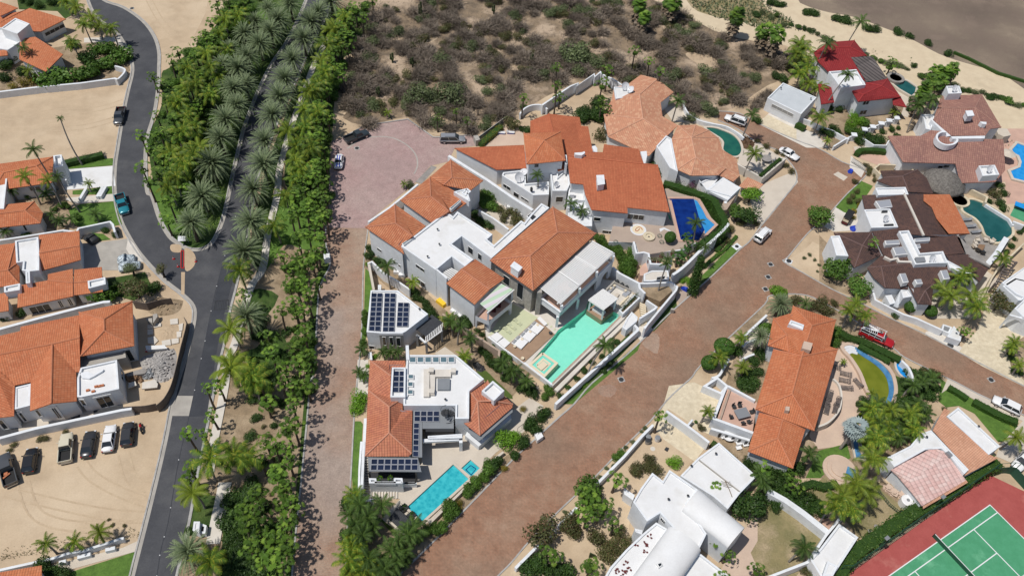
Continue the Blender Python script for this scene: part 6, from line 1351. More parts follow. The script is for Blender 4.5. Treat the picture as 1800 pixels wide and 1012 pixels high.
for k in range(5):q=P[0].lerp(P[1],.25+k*.17);mb=MB();mb.box((q.x,q.y-.25,.9),(.5,.12,.9),.2);part('slot',mb,'near_black',t)
c_=WP('U','195,775',.8)[0];t=thing('round_table',(c_.x,c_.y,0),'white round table in the sandy yard below the pink terrace','table');mb=MB();mb.lathe((c_.x,c_.y,0),[(.5,0),(.15,.1),(.15,.7),(1.0,.72),(1.0,.8),(0,.8)],20);part('tabletop',mb,'white_paint',t)
for i,s in enumerate(('162,790','245,825','245,850','283,832')):
 p=WP('U',s)[0];t=thing('patio_chair',p,'white chair in the sandy yard, '+('left of the round table','upper of the middle pair','lower of the middle pair','furthest right')[i],'chair','white chairs in the sandy yard');mb=MB();mb.box((p.x,p.y,.45),(.9,.6,.12),.3);part('seat',mb,'white_paint',t);mb=MB();mb.box((p.x,p.y+.3,.75),(.9,.1,.5),.3);part('backrest',mb,'white_paint',t);mb=MB();[mb.box((p.x+x,p.y+y,.2),(.06,.06,.4))for x in(-.3,.3)for y in(-.2,.2)];part('legs',mb,'white_paint',t)
wall('U','260,240 405,105',1.6,'straight white wall along the road left of the orange hip roof',t=.4);wall('U','270,280 300,255 345,240',1.4,'short curved white wall by the front path, upper of two',t=.35,sm=3);wall('U','270,350 300,335 335,322',1.4,'short curved white wall by the front path, lower of two',t=.35,sm=3)
wall('U','100,455 140,440 175,380 195,350',1.4,'curved white wall under the two round clipped bushes',t=.4,sm=3)
wall('V','880,70 1000,155 1125,250',2.2,'long white wall between the flagstone driveway and the white courtyard',t=.4)
slab('curved_deck',smooth(WP('U','765,460 800,485 820,540 815,610 790,660 745,700 690,725 700,560',1.0),3,True),'patio_salmon',0,1.0)
wall('U','775,460 805,490 820,545 812,620 780,670 740,705 690,725',1.5,'curved pale balustrade round the deck beside the orange hip roof',t=.3,mat='concrete_pale',sm=3)
tp=poly_water('swimming_pool','U','830,290 880,278 950,320 1030,370 1085,425 1105,480 1108,540 1085,600 1020,640 1010,600 965,520 930,430 880,350',.35,'water_algae','long curved pool with green algae water and blue rim',sm=3,rim=.6,rimh=.25,rimmat='patio_salmon')
P=smooth(WP('U','845,285 880,283 945,325 1020,375 1072,430 1095,485 1100,545 1080,600',.42),4);mb=MB();mb.ribbon(P,1.0,.3,.43);part('blue_ledge',mb,'pool_rim_blue',tp)
mb=MB()
for i in range(3):a,c2=WP('U','%d,%d %d,%d'%(835+i*7,288+i*16,895+i*7,290+i*14),.46);mb.ribbon([a,a.lerp(c2,.5)+Vc((0,.4,0)),c2],.55,.3,.47-i*.01)
part('white_steps',mb,'lamp_glass',tp)
poly_water('swimming_pool','U','890,690 930,640 990,620 1000,650 960,690 900,720 875,740',.3,'water_algae','upper small curved pond with green water below the algae pool',sm=3,rim=.35,rimmat='patio_salmon')
poly_water('swimming_pool','U','1000,670 1005,760 985,850 960,880 930,860 925,780 950,710',.3,'water_algae','lower small curved pond with green water below the algae pool',sm=3,rim=.35,rimmat='patio_salmon')
poly_water('swimming_pool','U','880,800 905,790 930,850 945,905 900,900',.3,'pool_rim_blue','small dry blue basin right of the silver palm',rim=.3);poly_water('swimming_pool','U','1125,365 1150,360 1180,400 1200,455 1165,450 1130,410',.35,'water_azure','small bright blue crescent pool behind the algae pool',sm=2,rim=.35)
wall('U','1155,360 1195,400 1225,475',1.6,'white curved fin wall of the small bright blue crescent pool',t=.4,sm=3)
b=Bld('round_steps','X','400,410','round salmon garden steps with a blue basin beside the lawn','steps')
c_=WP('X','405,410')[0]
for i in range(3):mb=MB();mb.lathe((c_.x,c_.y,0),[(2.6-i*.6,0),(2.6-i*.6,.3+i*.15),(0,.3+i*.15)],26);part('step',mb,'patio_salmon',b.t)
mb=MB();mb.prism(WP('X','455,385 505,410 485,450 440,440',.7),0,.7);part('basin',mb,'pool_rim_blue',b.t)
def lounger(f,s,rz,label,mat='grey_wood',z=0.,grp='brown slatted loungers on the salmon terrace'):
 p=WP(f,s,z)[0];t=thing('sun_lounger',(p.x,p.y,z),label,'lounger',grp,rz);mb=MB()
 for i in range(9):mb.box((-.95+i*.22,0,.62 if i<6 else .62+(i-5)*.1),(.14,.7,.04))
 part('seat',mb,mat,t,local=True);mb=MB();[mb.box((0,y,.58),(2.0,.06,.06))for y in(-.35,.35)];[mb.box((x,y,.32),(.06,.06,.48))for x in(-.85,.8)for y in(-.33,.33)];part('frame',mb,mat,t,local=True)
for s,rz,l in(('838,442',-.25,'topmost of the column of three'),('832,478',-.2,'middle of the column of three'),('845,520',-.05,'lowest of the column of three'),('907,495',-1.1,'standing alone nearest the algae pool'),('778,402',-.3,'against the orange roof wall')):lounger('U',s,rz,'brown slatted lounger on the salmon terrace, '+l)
for s,rz,l in(('750,562',1.2,'uppermost, near the orange roof'),('735,600',1.2,'at the left, under the uppermost'),('733,635',1.2,'lowest on the left'),('795,598',1.2,'right side, upper'),('780,632',1.2,'right side, lower')):lounger('U',s,rz,'brown slatted lounger on the curved deck, '+l,z=1.0,grp='brown slatted loungers on the curved deck')
b=Bld('house','V','850,700','big white house with two barrel vaulted roofs and flat terraces')
b.flat('V','690,588 735,510 800,422 860,468 898,406 1062,520 1000,600 1110,770 1060,872 940,760 845,652 770,700',5.4,par=.2)
def vault(b,f,ends,z0,rise,n=12,mat='white_roof',wz=0.):
 """barrel vault: ends a,b (one gable) and d,c (other gable), springing height z0"""
 A,B_,C_,D_=WP(f,ends,z0);mb=MB();o=0;rows=[]
 for P,Q in((A,B_),(D_,C_)):
  rows.append([P.lerp(Q,.5-.5*cos(PI*i/n))+Vc((0,0,rise*sin(PI*i/n)))for i in range(n+1)])
 mb.v=rows[0]+rows[1];m=n+1
 for i in range(n):mb.f.append((i,i+1,m+i+1,m+i))
 part('barrel_roof',mb,mat,b.t,smooth_=True)
 mb=MB();mb.v=rows[0]+rows[1]+[Vc((p.x,p.y,wz))for p in(A,B_,C_,D_)];k=2*m
 mb.f=[tuple(range(m)),tuple(reversed(range(m,2*m))),(k,k+1,n,0),(k+1,k+2,2*m-1,n),(k+2,k+3,m,2*m-1),(k+3,k,0,m)]
 part('wall',mb,'white_wall',b.t)
vault(b,'V','968,640 1065,520 1325,740 1230,850',5.3,1.3)
vault(b,'V','890,735 1075,870 900,1120 640,1080',5.2,1.5)
b.flat('V','1060,338 1180,250 1395,442 1300,540 1230,630 1150,560 960,440',3.6,par=.15)
b.flat('V','822,705 890,745 700,1060 520,1030 560,960 650,860 745,770',4.2,par=.25);b.flat('V','1060,872 1250,1020 1200,1100 900,1080 1000,940',4.4,par=.3)
b.flat('V','640,510 700,550 690,580 640,545',2.2,par=.1);b.flat('V','700,740 745,750 740,775 705,760',3.8,par=.05);b.skylight('V','825,940 850,930 860,950 838,965',6.6,.4,'glass')
b.win('V','848,690 868,715',fw=.05,bars=2)
V0=WP('V','1030,415 1310,530',3.7)
mb=MB();mb.ribbon(WP('V','1068,350 1300,530',3.65),.12,3.4,3.7);part('roof_joint',mb,'concrete',b.t)
t=thing('fallen_frond',WP('V','1240,520',3.5)[0],'dry brown palm frond lying on the flat white roof','frond');P=WP('V','1215,470 1240,520 1255,560',3.62);mb=MB();mb.tube(P,.06,4);[mb.tube([P[0].lerp(P[2],k),P[0].lerp(P[2],k)+Vc((s*.7,.2,.02))],.025,3)for k in(.1,.2,.3,.4)for s in(-1,1)];part('leaf',mb,'dead_frond',t)
for j in range(16):
 a=WP('V','%d,%d'%(rnd.choice(((785,790),(765,835),(705,825),(660,945),(640,985),(610,1000),(780,860)))[0]+rnd.uniform(-18,18),0))[0]if 0 else None
leaf_spots=[(785,790),(765,833),(705,825),(780,845),(762,872),(655,945),(675,968),(640,985),(610,1002),(650,1000),(600,990)]
mb=MB()
for(x,y)in leaf_spots:
 for _ in range(3):p=WP('V','%f,%f'%(x+rnd.uniform(-8,8),y+rnd.uniform(-8,8)),4.0)[0];a=rnd.uniform(0,6);d=Vc((cos(a),sin(a),.1))*.3;e=Vc((-sin(a),cos(a),0))*.16;mb.add([p,p+d+e,p+d*1.5,p+d-e],[(0,1,2,3)])
solo('fallen_leaves',mb,'maroon','scattered dark red dry leaves on the lower white roof','leaves',kind='stuff')
wall('V','805,150 740,215 640,330 475,495',1.5,'long white wall along the main road, upper stretch beside the courtyard',t=.4);wall('V','370,620 300,690 265,725',1.3,'white wall along the main road, short stretch below the dense tree',t=.4);wall('V','250,740 130,855 20,965',1.3,'white wall along the main road, lowest stretch at the picture bottom',t=.4)
wall('V','1000,155 1030,120',1.4,'short white wall spur beside the flagstone driveway',t=.3)
for i,s in enumerate(('772,235','770,255','825,240')):
 c_=WP('V',s)[0];t=thing('water_barrel',c_,('dark round barrel in the sandy garden near the gate palm, upper','dark round barrel in the sandy garden near the gate palm, lower','pale round barrel with grey lid in the sandy garden')[i],'barrel');mb=MB();mb.lathe(c_,[(.35,0),(.42,.6),(.42,.95),(0,.96)],14);part('body',mb,('metal_dark','metal_grey','white_paint')[i],t);mb=MB();mb.lathe(c_+Vc((0,0,.96)),[(.43,0),(.43,.06),(0,.08)],14);part('lid',mb,('metal_grey','metal_dark','metal_grey')[i],t)
c_=WP('V','802,288')[0];mb=MB();mb.lathe((c_.x,c_.y,topz(c_)),[(.4,0),(.4,.06),(0,.06)],16);solo('ground_cover_disc',mb,'concrete_pale','round pale cover flush in the sandy garden','cover');
mb=MB();mb.prism(WP('V','878,278 895,285 885,303 868,292',.1),0,.25);solo('floor_grate',mb,'metal_dark','small dark square grate in the sandy garden','grate')
b=Bld('house','X','900,400','low house with pink patterned roof, peach tile band and long white parapet')
b.flat('X','1085,50 1325,272 1260,320 1020,100',3.6,par=.25)
b.tiles('X','1015,105 1262,318 1310,340 1120,440 1140,400 940,180 970,120 1005,55 1040,70',[3.5,3.5,3.3,3.1,3.1,3.2,3.3,3.4,3.4],[(0,1,2,3,4,5,6,7,8)],'tile_peach',walls=[0,1,2,3,4,5,6,7,8],ridge=False,over=.2)
b.flat('X','930,180 1145,405 1120,430 1040,330 990,285 900,290 720,390 680,335 810,270 870,200',3.7,par=.1)
b.tiles('X','700,405 940,280 1000,300 1040,345 1130,465 880,612 820,535 740,440 800,470 1000,345',[3.0,3.5,3.6,3.5,3.0,2.9,2.9,2.95,3.5,3.7],[(0,1,2,9,8,7),(8,9,3,4,5,6),(2,3,9),(7,8,6)],'tile_pink',walls=[0,1,2,3,4,5,6,7],ridge=False,over=.25)
b.box('X','1015,305 1030,298 1055,322 1040,330',4.1,3.5,'metal_grey','roof_vent')
b.tiles('X','1130,465 885,612 885,628 1140,478',[3.0,2.9,2.8,2.9],[(0,1,2,3)],'tile_peach',ridge=False)
c_=WP('X','798,580',1.4)[0];t=thing('water_tank',(c_.x,c_.y,0),'round white water tank beside the pink roof','tank');mb=MB();mb.lathe((c_.x,c_.y,0),[(.95,0),(.95,1.4),(.8,1.5),(0,1.5)],24);part('tank_body',mb,'white_paint',t);mb=MB();mb.lathe((c_.x,c_.y,1.5),[(.25,0),(.25,.08),(0,.1)],12);part('lid',mb,'metal_grey',t)
for i,s in enumerate(('680,520','710,545','755,560')):heap('rock_heap','X',' '.join('%d,%d'%(float(s.split(',')[0])+dx,float(s.split(',')[1])+dy)for dx,dy in((-22,-14),(0,-20),(24,-5),(18,14),(-10,14))),.7,'patio_salmon','pale pink boulders in the fenced yard by the pink roof, '+('left','middle','right')[i],'boulders',14,(.4,.9))
t=thing('low_fence',WP('X','700,610')[0],'low dark green metal fence around the boulder yard','fence');P=WP('X','620,490 650,540 700,600 750,640 800,645 845,610',.9);mb=MB();mb.ribbon(P,.05,.8,.9);mb.ribbon(P,.04,.3,.36)
for i in range(len(P)-1):
 for k in range(5):q=P[i].lerp(P[i+1],k/5);mb.box((q.x,q.y,.45),(.05,.05,.9))
part('rails',mb,'fence_green',t)
b=Bld('outbuilding','X','400,850','small white flat roofed outbuilding below the coconut palms','outbuilding');b.flat('X','405,712 515,790 370,1012 300,1012 240,915 300,850',3.0,par=.3)
b.flat('X','340,925 400,955 370,1012 310,1012',3.5,z0=2.6,par=.1)
wall('X','0,525 100,580 200,650 345,765',2.0,'long white wall between the dry garden and the coconut palms',t=.9);wall('X','-30,1030 230,930 330,780 425,665',2.2,'white wall rising beside the small outbuilding',t=.35)
gs('court_patio','X','245,660 300,600 390,640 350,750','patio_pink')
for s,l in(('210,577','square white slab with black cover in the hedge garden'),):c_=WP('X',s)[0];z=topz(c_);t=thing('manhole',c_,l,'manhole');mb=MB();mb.box((c_.x,c_.y,z+.05),(1.5,1.2,.1),.5);part('slab',mb,'white_wall',t);mb=MB();mb.lathe((c_.x,c_.y,z+.1),[(.35,.0),(.35,.05),(0,.05)],14);part('cover',mb,'metal_dark',t)
for i,s in enumerate(('615,730','578,757')):c_=WP('X',s)[0];mb=MB();mb.lathe((c_.x,c_.y,topz(c_)),[(.32,0),(.32,.07),(0,.08)],14);solo('stepping_disc',mb,'grey_stone','round grey disc in the dry grass beside the court hedge, '+('right','left')[i]+' of two','disc')
def court_fence(f,s,label,h=3.2):
 P=WP(f,s);t=thing('court_fence',P[0],label,'fence');mb=MB()
 for z in(.05,h/2,h):
  for i in range(len(P)-1):mb.tube([P[i]+Vc((0,0,z)),P[i+1]+Vc((0,0,z))],.035,4)
 part('rails',mb,'fence_green',t)
 for i in range(len(P)-1):
  L=(P[i+1]-P[i]).length;n=max(1,int(L/3))
  for k in range(n):q=P[i].lerp(P[i+1],k/n);mb=MB();mb.tube([q,q+Vc((0,0,h))],.05,6);part('post',mb,'fence_green',t)
 mb=MB();m_=.25
 for i in range(len(P)-1):
  L=(P[i+1]-P[i]).length;n=int(L/m_)
  for k in range(n):q=P[i].lerp(P[i+1],k/n);mb.tube([q+Vc((0,0,.05)),q+Vc((0,0,h))],.012,3,cap=False)
 part('mesh_wires',mb,'fence_green',t)
court_fence('X','390,1000 440,1000 840,715 1262,432','tall green chain link fence along the hedge side of the tennis court')
t=thing('court_screen',WP('X','1300,430')[0],'dark green wind screen fence at the far corner of the tennis court','fence');P=WP('X','1265,432 1350,425 1380,430 1480,540 1600,640',0.);mb=MB();mb.ribbon(P,.06,.0,2.0);part('screen',mb,'fence_green',t);mb=MB();[mb.tube([q,q+Vc((0,0,3.4))],.06,6)for q in P];mb.tube([q+Vc((0,0,3.4))for q in P],.04,5);part('posts',mb,'fence_green',t)
for i,(s,l)in enumerate((('680,795','over the middle of the court hedge'),('1000,560','over the upper part of the court hedge'))):
 c_=WP('X',s,4.5)[0];t=thing('court_light',(c_.x,c_.y,0),'grey flood light on a thin pole '+l,'flood light','court flood lights');mb=MB();mb.tube([(c_.x,c_.y,0),(c_.x,c_.y,4.4)],.06,6);part('pole',mb,'fence_green',t);mb=MB();mb.box((c_.x,c_.y,4.5),(.7,.5,.15),.6);part('lamp_head',mb,'metal_grey',t)
b=Bld.__new__(Bld)
for f,s,z,l in(('I','640,300',7.2,'villa white roof, upper'),('I','655,420',7.2,'villa white roof, centre'),('I','560,520',7.2,'villa white roof, lower'),('L','540,300',4.4,'solar panel block roof'),('M','740,420',4.7,'large solar house roof'),('V','1000,560',5.2,'barrel house terrace roof'),('V','890,580',5.2,'barrel house main roof'),('V','1160,320',3.5,'barrel house low roof'),('V','1020,390',3.5,'barrel house low roof edge'),('X','1195,165',3.4,'long white parapet roof'),('X','900,225',3.6,'roof above the pink tiles'),('R','230,560',3.2,'grey garage roof, left'),('R','460,640',3.2,'grey garage roof, right')):
 p=WP(f,s,z)[0];t=thing('roof_vent',(p.x,p.y,z),'small grey vent pipe standing on the '+l,'roof vent','vent pipes on flat roofs');mb=MB();mb.lathe((p.x,p.y,z-.1),[(.09,0),(.09,.55)],8);part('pipe',mb,'metal_grey',t);mb=MB();mb.lathe((p.x,p.y,z+.45),[(.2,0),(.05,.12),(0,.13)],8);part('cap',mb,'metal_dark',t)
PLACES={
'coco_corner':'above the corner garage at top left','garden_left_dark':'in the garden of the small hipped house','frangipani_wall':'along the long white wall of the sand lot','frangipani_corner':'at the inner kerb of the curved road','dark_corner':'in the top left corner garden','yellow_corner':'in the top left corner garden','dark_top_edge':'at the top left picture edge',
'shrubs_left_lawn':'near the stepped white path','shrubs_car_wall':'beside walls of the orange gabled row','shrubs_row':'near the orange gabled row','planter_palms':'in the white planter below the car park','shrubs_bottom_left':'beside the bottom left orange roof','weeds_wall':'at the wall above the parked cars','tufts_lot':'at the lower edge of the car park','verge_bush':'beside the white utility shelter',
'desert_edge_fans':'on the sand above the silver wagon','desert_fans':'rising from the desert behind the houses','salmon_fans':'left of the salmon roof dishes','skirted_fans':'with brown skirt where desert meets beach','shrubs_back_garden':'behind the rust roofed house','shrubs_salmon_side':'between rust roof and salmon roof','shrubs_salmon_left':'at the left corner of the salmon roof',
'court_plants_top':'in the upper villa courtyard','court_plants_low':'in the lower villa courtyard','court_plants_left':'beside the white flat villa roof','villa_side_shrubs':'along the villa side path','lane_bright':'at the lane corner of the villa','lane_column':'beside the lane at the solar block','lane_palms':'beside the lane at the front path','block_palms':'in front of the grey window facade','lane_small_bright':'near the front path of the solar house',
'garden_palms':'in the garden beside the black pergola','garden_palms_low':'in the garden under the brown wall','stair_palms':'beside the stepping slabs below the villa pool','palm_garden_shrubs':'in the palm garden below the villa','pool_wall_shrubs':'at the lower white pool wall','wall_foot_shrubs':'behind the brown garden wall','channel_shrubs':'along the pool overflow channel','verge_shrubs':'on the verge under the leaning palm','verge_bright':'on the verge of the main road','tri_court':'in the triangular planted court',
'terrace_creeper':'covering the slope below the fire pit terrace','villa_back_green':'behind the great hip roof','entrance_bright':'beside the entrance path and slender tree','dark_between_roofs':'between rust roof and white strip roof','pool_corner_fans':'at the corner of the royal blue pool','drive_edge':'beside the concrete driveway wall','drive_plants':'between dining terrace and lane',
'bottom_palms':'left of the small bottom lawn','bottom_yellow_palms':'at the bottom beside the brick lane','bottom_palms_right':'right of the small bottom lawn','bottom_shrubs':'around the small bottom lawn','wall_creepers':'along the wall below the blue pool','yellow_creepers':'on the wall below the blue pool','road_creepers':'along the main road at the patio end','road_yellow':'along the main road at the patio end',
'truck_palms':'beside the red truck','front_garden':'in the front garden of the orange hip roof','junction_shrubs':'behind the orange hip roof at the junction','roof_edge_shrubs':'at the edges of the orange hip roof','terrace_dark':'on the salmon terrace','court_cocos':'between the ponds and the tennis hedge','lawn_palms':'near the round garden steps','lawn_fans':'below the orange hip roof','pink_house_cocos':'rising from the thicket left of the pink roof','pink_house_palms':'in the thicket left of the pink roof',
'pink_house_shrubs':'in the thicket above the pink roof','road_olive':'at the road above the long lawn','under_orange_roof':'below the lowest orange hip roof','wall_corner':'at the white wall above the dry garden','bottom_dry':'in the dry garden at the bottom','lawn_corner':'at the corner of the long lawn','maroon_cocos':'below the maroon roof','pool_garden_dark':'behind the large kidney pool','maroon_front':'in front of the maroon house','maroon_yellow':'beside the golf cart','far_right_hedges':'around the maroon house and right edge wall',
'service_fans':'behind the white service block','edge_palms':'on the flagstones at the right edge','edge_shrubs':'on the flagstones at the right edge','mauve_front':'in the front garden of the mauve house','mauve_olive':'beside the mauve house driveway','beach_fans':'in the tall cluster behind the mauve house','red_left_cocos':'left of the red roofed house','red_front_cocos':'between garage and red house','red_small':'in the red house garden','red_bright':'in front of the red house','red_broad':'in front of the red house','red_dark':'around the red roofed house','garage_left':'left of the flat roofed garage','garage_twigs':'behind the flat roofed garage',
'dense_fans':'in the dense clump at the garden wall','garden_fans_mid':'in the sandy garden of the barrel house','garden_fans_low':'at the bottom of the sandy garden','garden_dark':'at the bottom left of the sandy garden','garden_olive':'beside the barrel roofed house','garden_bright':'in the sandy garden','porch_olive':'near the white porch','wall_green':'outside the long white road wall','wall_tufts':'along the outside of the road wall','courtyard_fans':'around the barrel vaulted roofs','roof_end_palms':'at the end of the flat white roof','roof_end_shrubs':'at the end of the flat white roof','corner_tufts':'in the dry corner garden','beach_big':'on the dune behind the red house'}
# ============================================================ VEHICLES
def paint(name,c,metal=.0,rough=.28):
 m,n,l,b=_mk(name);b.inputs['Base Color'].default_value=(*c,1);b.inputs['Metallic'].default_value=metal;b.inputs['Roughness'].default_value=rough;b.inputs['Coat Weight'].default_value=.4;b.inputs['Coat Roughness'].default_value=.1;MATS[name]=m
for nm,c,me in(('paint_white',(.75,.75,.75),0),('paint_silver',(.42,.43,.44),.5),('paint_grey',(.10,.105,.11),.4),('paint_black',(.018,.019,.021),.2),('paint_teal',(.02,.22,.28),.2),('paint_red',(.38,.012,.016),0),('paint_cream',(.58,.54,.42),0),('paint_slate',(.045,.058,.065),.3),('paint_charcoal',(.055,.055,.058),.4)):paint(nm,c,me)
def loft(mb,st,n=14,p=3.2):
 """st: (x, half width, z low, z high)"""
 o=len(mb.v)
 for x,hw,z0,z1 in st:
  for k in range(n):
   a=2*PI*(k+.5)/n;c,s_=cos(a),sin(a);r=(abs(c)**p+abs(s_)**p)**(-1/p)
   mb.v.append(Vc((x,hw*r*c,(z0+z1)/2+(z1-z0)/2*r*s_)))
 for i in range(len(st)-1):
  for k in range(n):q=(k+1)%n;mb.f.append((o+i*n+k,o+i*n+q,o+(i+1)*n+q,o+(i+1)*n+k))
 mb.f.append(tuple(o+k for k in reversed(range(n))));mb.f.append(tuple(o+(len(st)-1)*n+k for k in range(n)))
def green(mb,x0,x1,x2,x3,w0,w1,z0,z1):
 """glass house frustum: base x0..x3 half width w0, roof x1..x2 half width w1"""
 mb.add([(x0,-w0,z0),(x3,-w0,z0),(x3,w0,z0),(x0,w0,z0),(x1,-w1,z1),(x2,-w1,z1),(x2,w1,z1),(x1,w1,z1)],[(0,1,5,4),(1,2,6,5),(2,3,7,6),(3,0,4,7),(4,5,6,7)])
def vehicle(kind,col,f,s,label,length=None,z=0.,rack=None,group=None,load=None):
 A,B_=WP(f,s,.8+z);d=(B_-A).to_2d();rz=math.atan2(d.y,d.x);c=(A+B_)/2;zz=max(z,topz(c))
 nm=dict(sedan='sedan',suv='suv',pickup='pickup_truck',hatch='hatchback')[kind]
 t=thing(nm,(c.x,c.y,zz),label,dict(sedan='car',suv='SUV',pickup='pickup truck',hatch='car')[kind],group,rz)
 L=dict(sedan=4.6,suv=4.9,pickup=5.5,hatch=4.2)[kind]if length is None else length
 h=L/2;W_=.92 if kind!='pickup' else .97;mb=MB();P=lambda n_,m_,mat,**k:part(n_,m_,mat,t,local=True,**k)
 G=MB();R_f=MB();bar=MB()
 if kind=='sedan':
  loft(mb,[(-h,W_*.72,.45,.85),(-h+.12,W_*.88,.3,1.0),(-h+.7,W_,.25,1.04),(0,W_,.24,1.0),(h-1.3,W_,.25,.98),(h-.45,W_*.95,.28,.86),(h-.1,W_*.8,.32,.74),(h,W_*.62,.4,.62)])
  g=(-h+.55,-h+1.35,.35,h-1.45,.82,.62,.93,1.43)
 elif kind=='hatch':
  loft(mb,[(-h,W_*.8,.42,.95),(-h+.12,W_*.92,.3,1.06),(-h+.7,W_,.25,1.1),(0,W_,.24,1.06),(h-1.2,W_,.25,1.02),(h-.4,W_*.94,.28,.9),(h-.1,W_*.8,.32,.76),(h,W_*.62,.4,.62)])
  g=(-h+.08,-h+.55,.25,h-1.2,.84,.66,1.0,1.52)
 elif kind=='suv':
  loft(mb,[(-h,W_*.86,.5,1.05),(-h+.1,W_*.96,.4,1.15),(0,W_*1.02,.36,1.14),(h-1.25,W_,.36,1.12),(h-.4,W_*.97,.4,1.04),(h-.08,W_*.88,.45,.92),(h,W_*.75,.5,.8)])
  g=(-h+.06,-h+.3,.55,h-1.3,.88,.72,1.06,1.78)
 else:
  loft(mb,[(-.35,W_,.42,1.12),(h-1.5,W_,.42,1.12),(h-.4,W_*.97,.44,1.04),(h-.08,W_*.88,.48,.94),(h,W_*.75,.52,.85)])
  g=(-.55,-.25,.85,h-1.45,.86,.70,1.05,1.72)
  bed=MB();x0,x1=-h,-.36
  bed.box(((x0+x1)/2,0,.6),(x1-x0,1.8,.08));[bed.box(((x0+x1)/2,y,.78),(x1-x0,.12,.72))for y in(-.91,.91)];bed.box((x0+.04,0,.78),(.08,1.72,.64));bed.box((x1-.03,0,.86),(.06,1.7,.5))
  bo=P('bed',bed,col);li=MB();li.box(((x0+x1)/2,0,.66),(x1-x0-.2,1.66,.04));part('bed_liner',li,'rubber',bo,local=True)
 body=P('body',mb,col,smooth_=True)
 for p_ in body.data.polygons:
  if len(p_.vertices)>4:p_.use_smooth=False
 green(G,*g);x0,x1,x2,x3,w0,w1,z0,z1=g;P('windows',G,'glass')
 R_f.box(((x1+x2)/2,0,z1+.02),(x2-x1+.06,w1*2+.06,.06),taper=.93);bar=R_f
 for y in(-1,1):
  xs=[(x0,x1),(x3,x2)]+([((x0+x3)/2-.1,(x1+x2)/2)]if kind!='pickup' or x3-x0>2 else[])
  for a,b_ in xs:bar.tube([(a,y*w0*1.0,z0),(b_,y*w1*1.0,z1)],.045,5)
 P('cab_roof',bar,col)
 wr=.33 if kind in('sedan','hatch')else .39
 for x in(-h+.95,h-.9):
  for y in(-W_+.08,W_-.08):
   wm=MB();wm.lathe((0,0,0),[(0,-.12),(wr,-.12),(wr,.12),(0,.12)],16)
   wo=P('wheel',wm,'rubber');wo.location=(x,y,wr);wo.rotation_euler=(PI/2,0,0)
   rm=MB();rm.lathe((0,0,0),[(0,-.13),(wr*.6,-.13),(wr*.6,.13),(0,.13)],12);part('rim',rm,'chrome',wo,local=True)
 for y in(-.62,.62):
  m_=MB();m_.box((h-.14,y,(.66 if kind in('sedan','hatch')else .82)),(.2,.32,.14));P('headlight',m_,'lamp_glass')
  m_=MB();m_.box((-h+.06,y*1.05,.82),(.12,.26,.18));P('tail_light',m_,'tail_red')
 for y in(-W_-.1,W_+.1):m_=MB();m_.box((x3-.25,y,z0+.1),(.12,.2,.14));P('mirror',m_,col)
 m_=MB();m_.box((h-.02,0,.42),(.14,1.5,.2));m_.box((-h+.02,0,.48),(.14,1.55,.2));P('bumper',m_,'metal_dark' if kind!='pickup' else 'chrome')
 if kind=='suv' and rack:m_=MB();[m_.box((-.4,y,z1+.1),(2.4,.05,.05))for y in(-.6,.6)];P('roof_rail',m_,'metal_dark')
 return t
g='vehicles parked in the sand car park'
vehicle('pickup','paint_grey','A','637,555 612,655','silver grey pickup truck on the sandy verge of the curved asphalt road')
vehicle('pickup','paint_teal','B','622,240 655,345','teal blue pickup truck parked on the curved asphalt road')
vehicle('pickup','paint_slate','G','115,310 315,232','dark slate pickup truck at the left rim of the pink cul-de-sac')
vehicle('suv','paint_silver','G','885,295 1098,295','silver station wagon parked at the right rim of the cul-de-sac',5.4,rack=1)
vehicle('suv','paint_white','O','1145,495 990,440','white SUV parked beside the curved balustrade of the salmon house',rack=1)
vehicle('suv','paint_white','O0','1330,424 1352,401','white SUV standing on the brick road by the concrete driveway',4.6,rack=1)
vehicle('sedan','paint_white','O','1420,690 1510,740','white car half hidden by shrubs beside the dining terrace wall')
vehicle('hatch','paint_white','Y','1235,800 1085,725','white hatchback parked on the right hand road by the long lawn',4.5)
vehicle('hatch','paint_white','X','1500,310 1410,400','white car with dark windscreen cut by the right edge of the picture',4.4)
vehicle('pickup','paint_grey','D','60,480 20,325','silver pickup truck with red tools in its bed, leftmost in the sand car park',5.7,group=g)
vehicle('hatch','paint_black','D','160,410 180,290','black hatchback second from the left in the sand car park',group=g)
vehicle('pickup','paint_cream','D','370,350 380,210','old cream pickup truck with empty black bed in the sand car park',5.0,group=g)
vehicle('sedan','paint_charcoal','D','490,325 515,190','charcoal sedan between the cream pickup and the white sedan',group=g)
vehicle('sedan','paint_white','D','610,295 630,155','white sedan in the sand car park',4.7,group=g)
vehicle('hatch','paint_charcoal','D','720,260 732,138','dark grey hatchback with pale rear glass next to the motorcycle',group=g)
mb=MB();p=WP('D','35,440',.9)[0];mb.box((p.x,p.y,.85),(1.1,.25,.12),1.0);mb.box((p.x-.2,p.y+.3,.85),(.5,.5,.2),.4);solo('tool_bundle',mb,'terracotta','red toolbox and plank lying in the silver pickup bed','tools')
t=vehicle('sedan','paint_white','G','80,405 62,545','white sports car with blue stripes parked under the palms at the cul-de-sac',4.3)
for y in(-.25,.25):m_=MB();m_.box((1.35,y,.965),(1.3,.22,.03));m_.box((-.3,y,1.475),(1.5,.22,.03));part('stripe',m_,'blue_fabric',t,local=True)
t=vehicle('pickup','paint_red','U','935,190 1100,265','red pickup truck with tall white ladder rack over its bed',6.0)
m_=MB()
for y in(-.9,.9):
 m_.box((-1.0,y,2.1),(4.2,.08,.08));m_.box((-1.0,y,1.5),(3.6,.05,.05))
 for x in(-2.9,-1.4,-.4,.9):m_.box((x,y,1.55),(.07,.07,1.1))
for x in[-2.9+i*.32 for i in range(9)]:m_.box((x,0,2.1),(.06,1.8,.06))
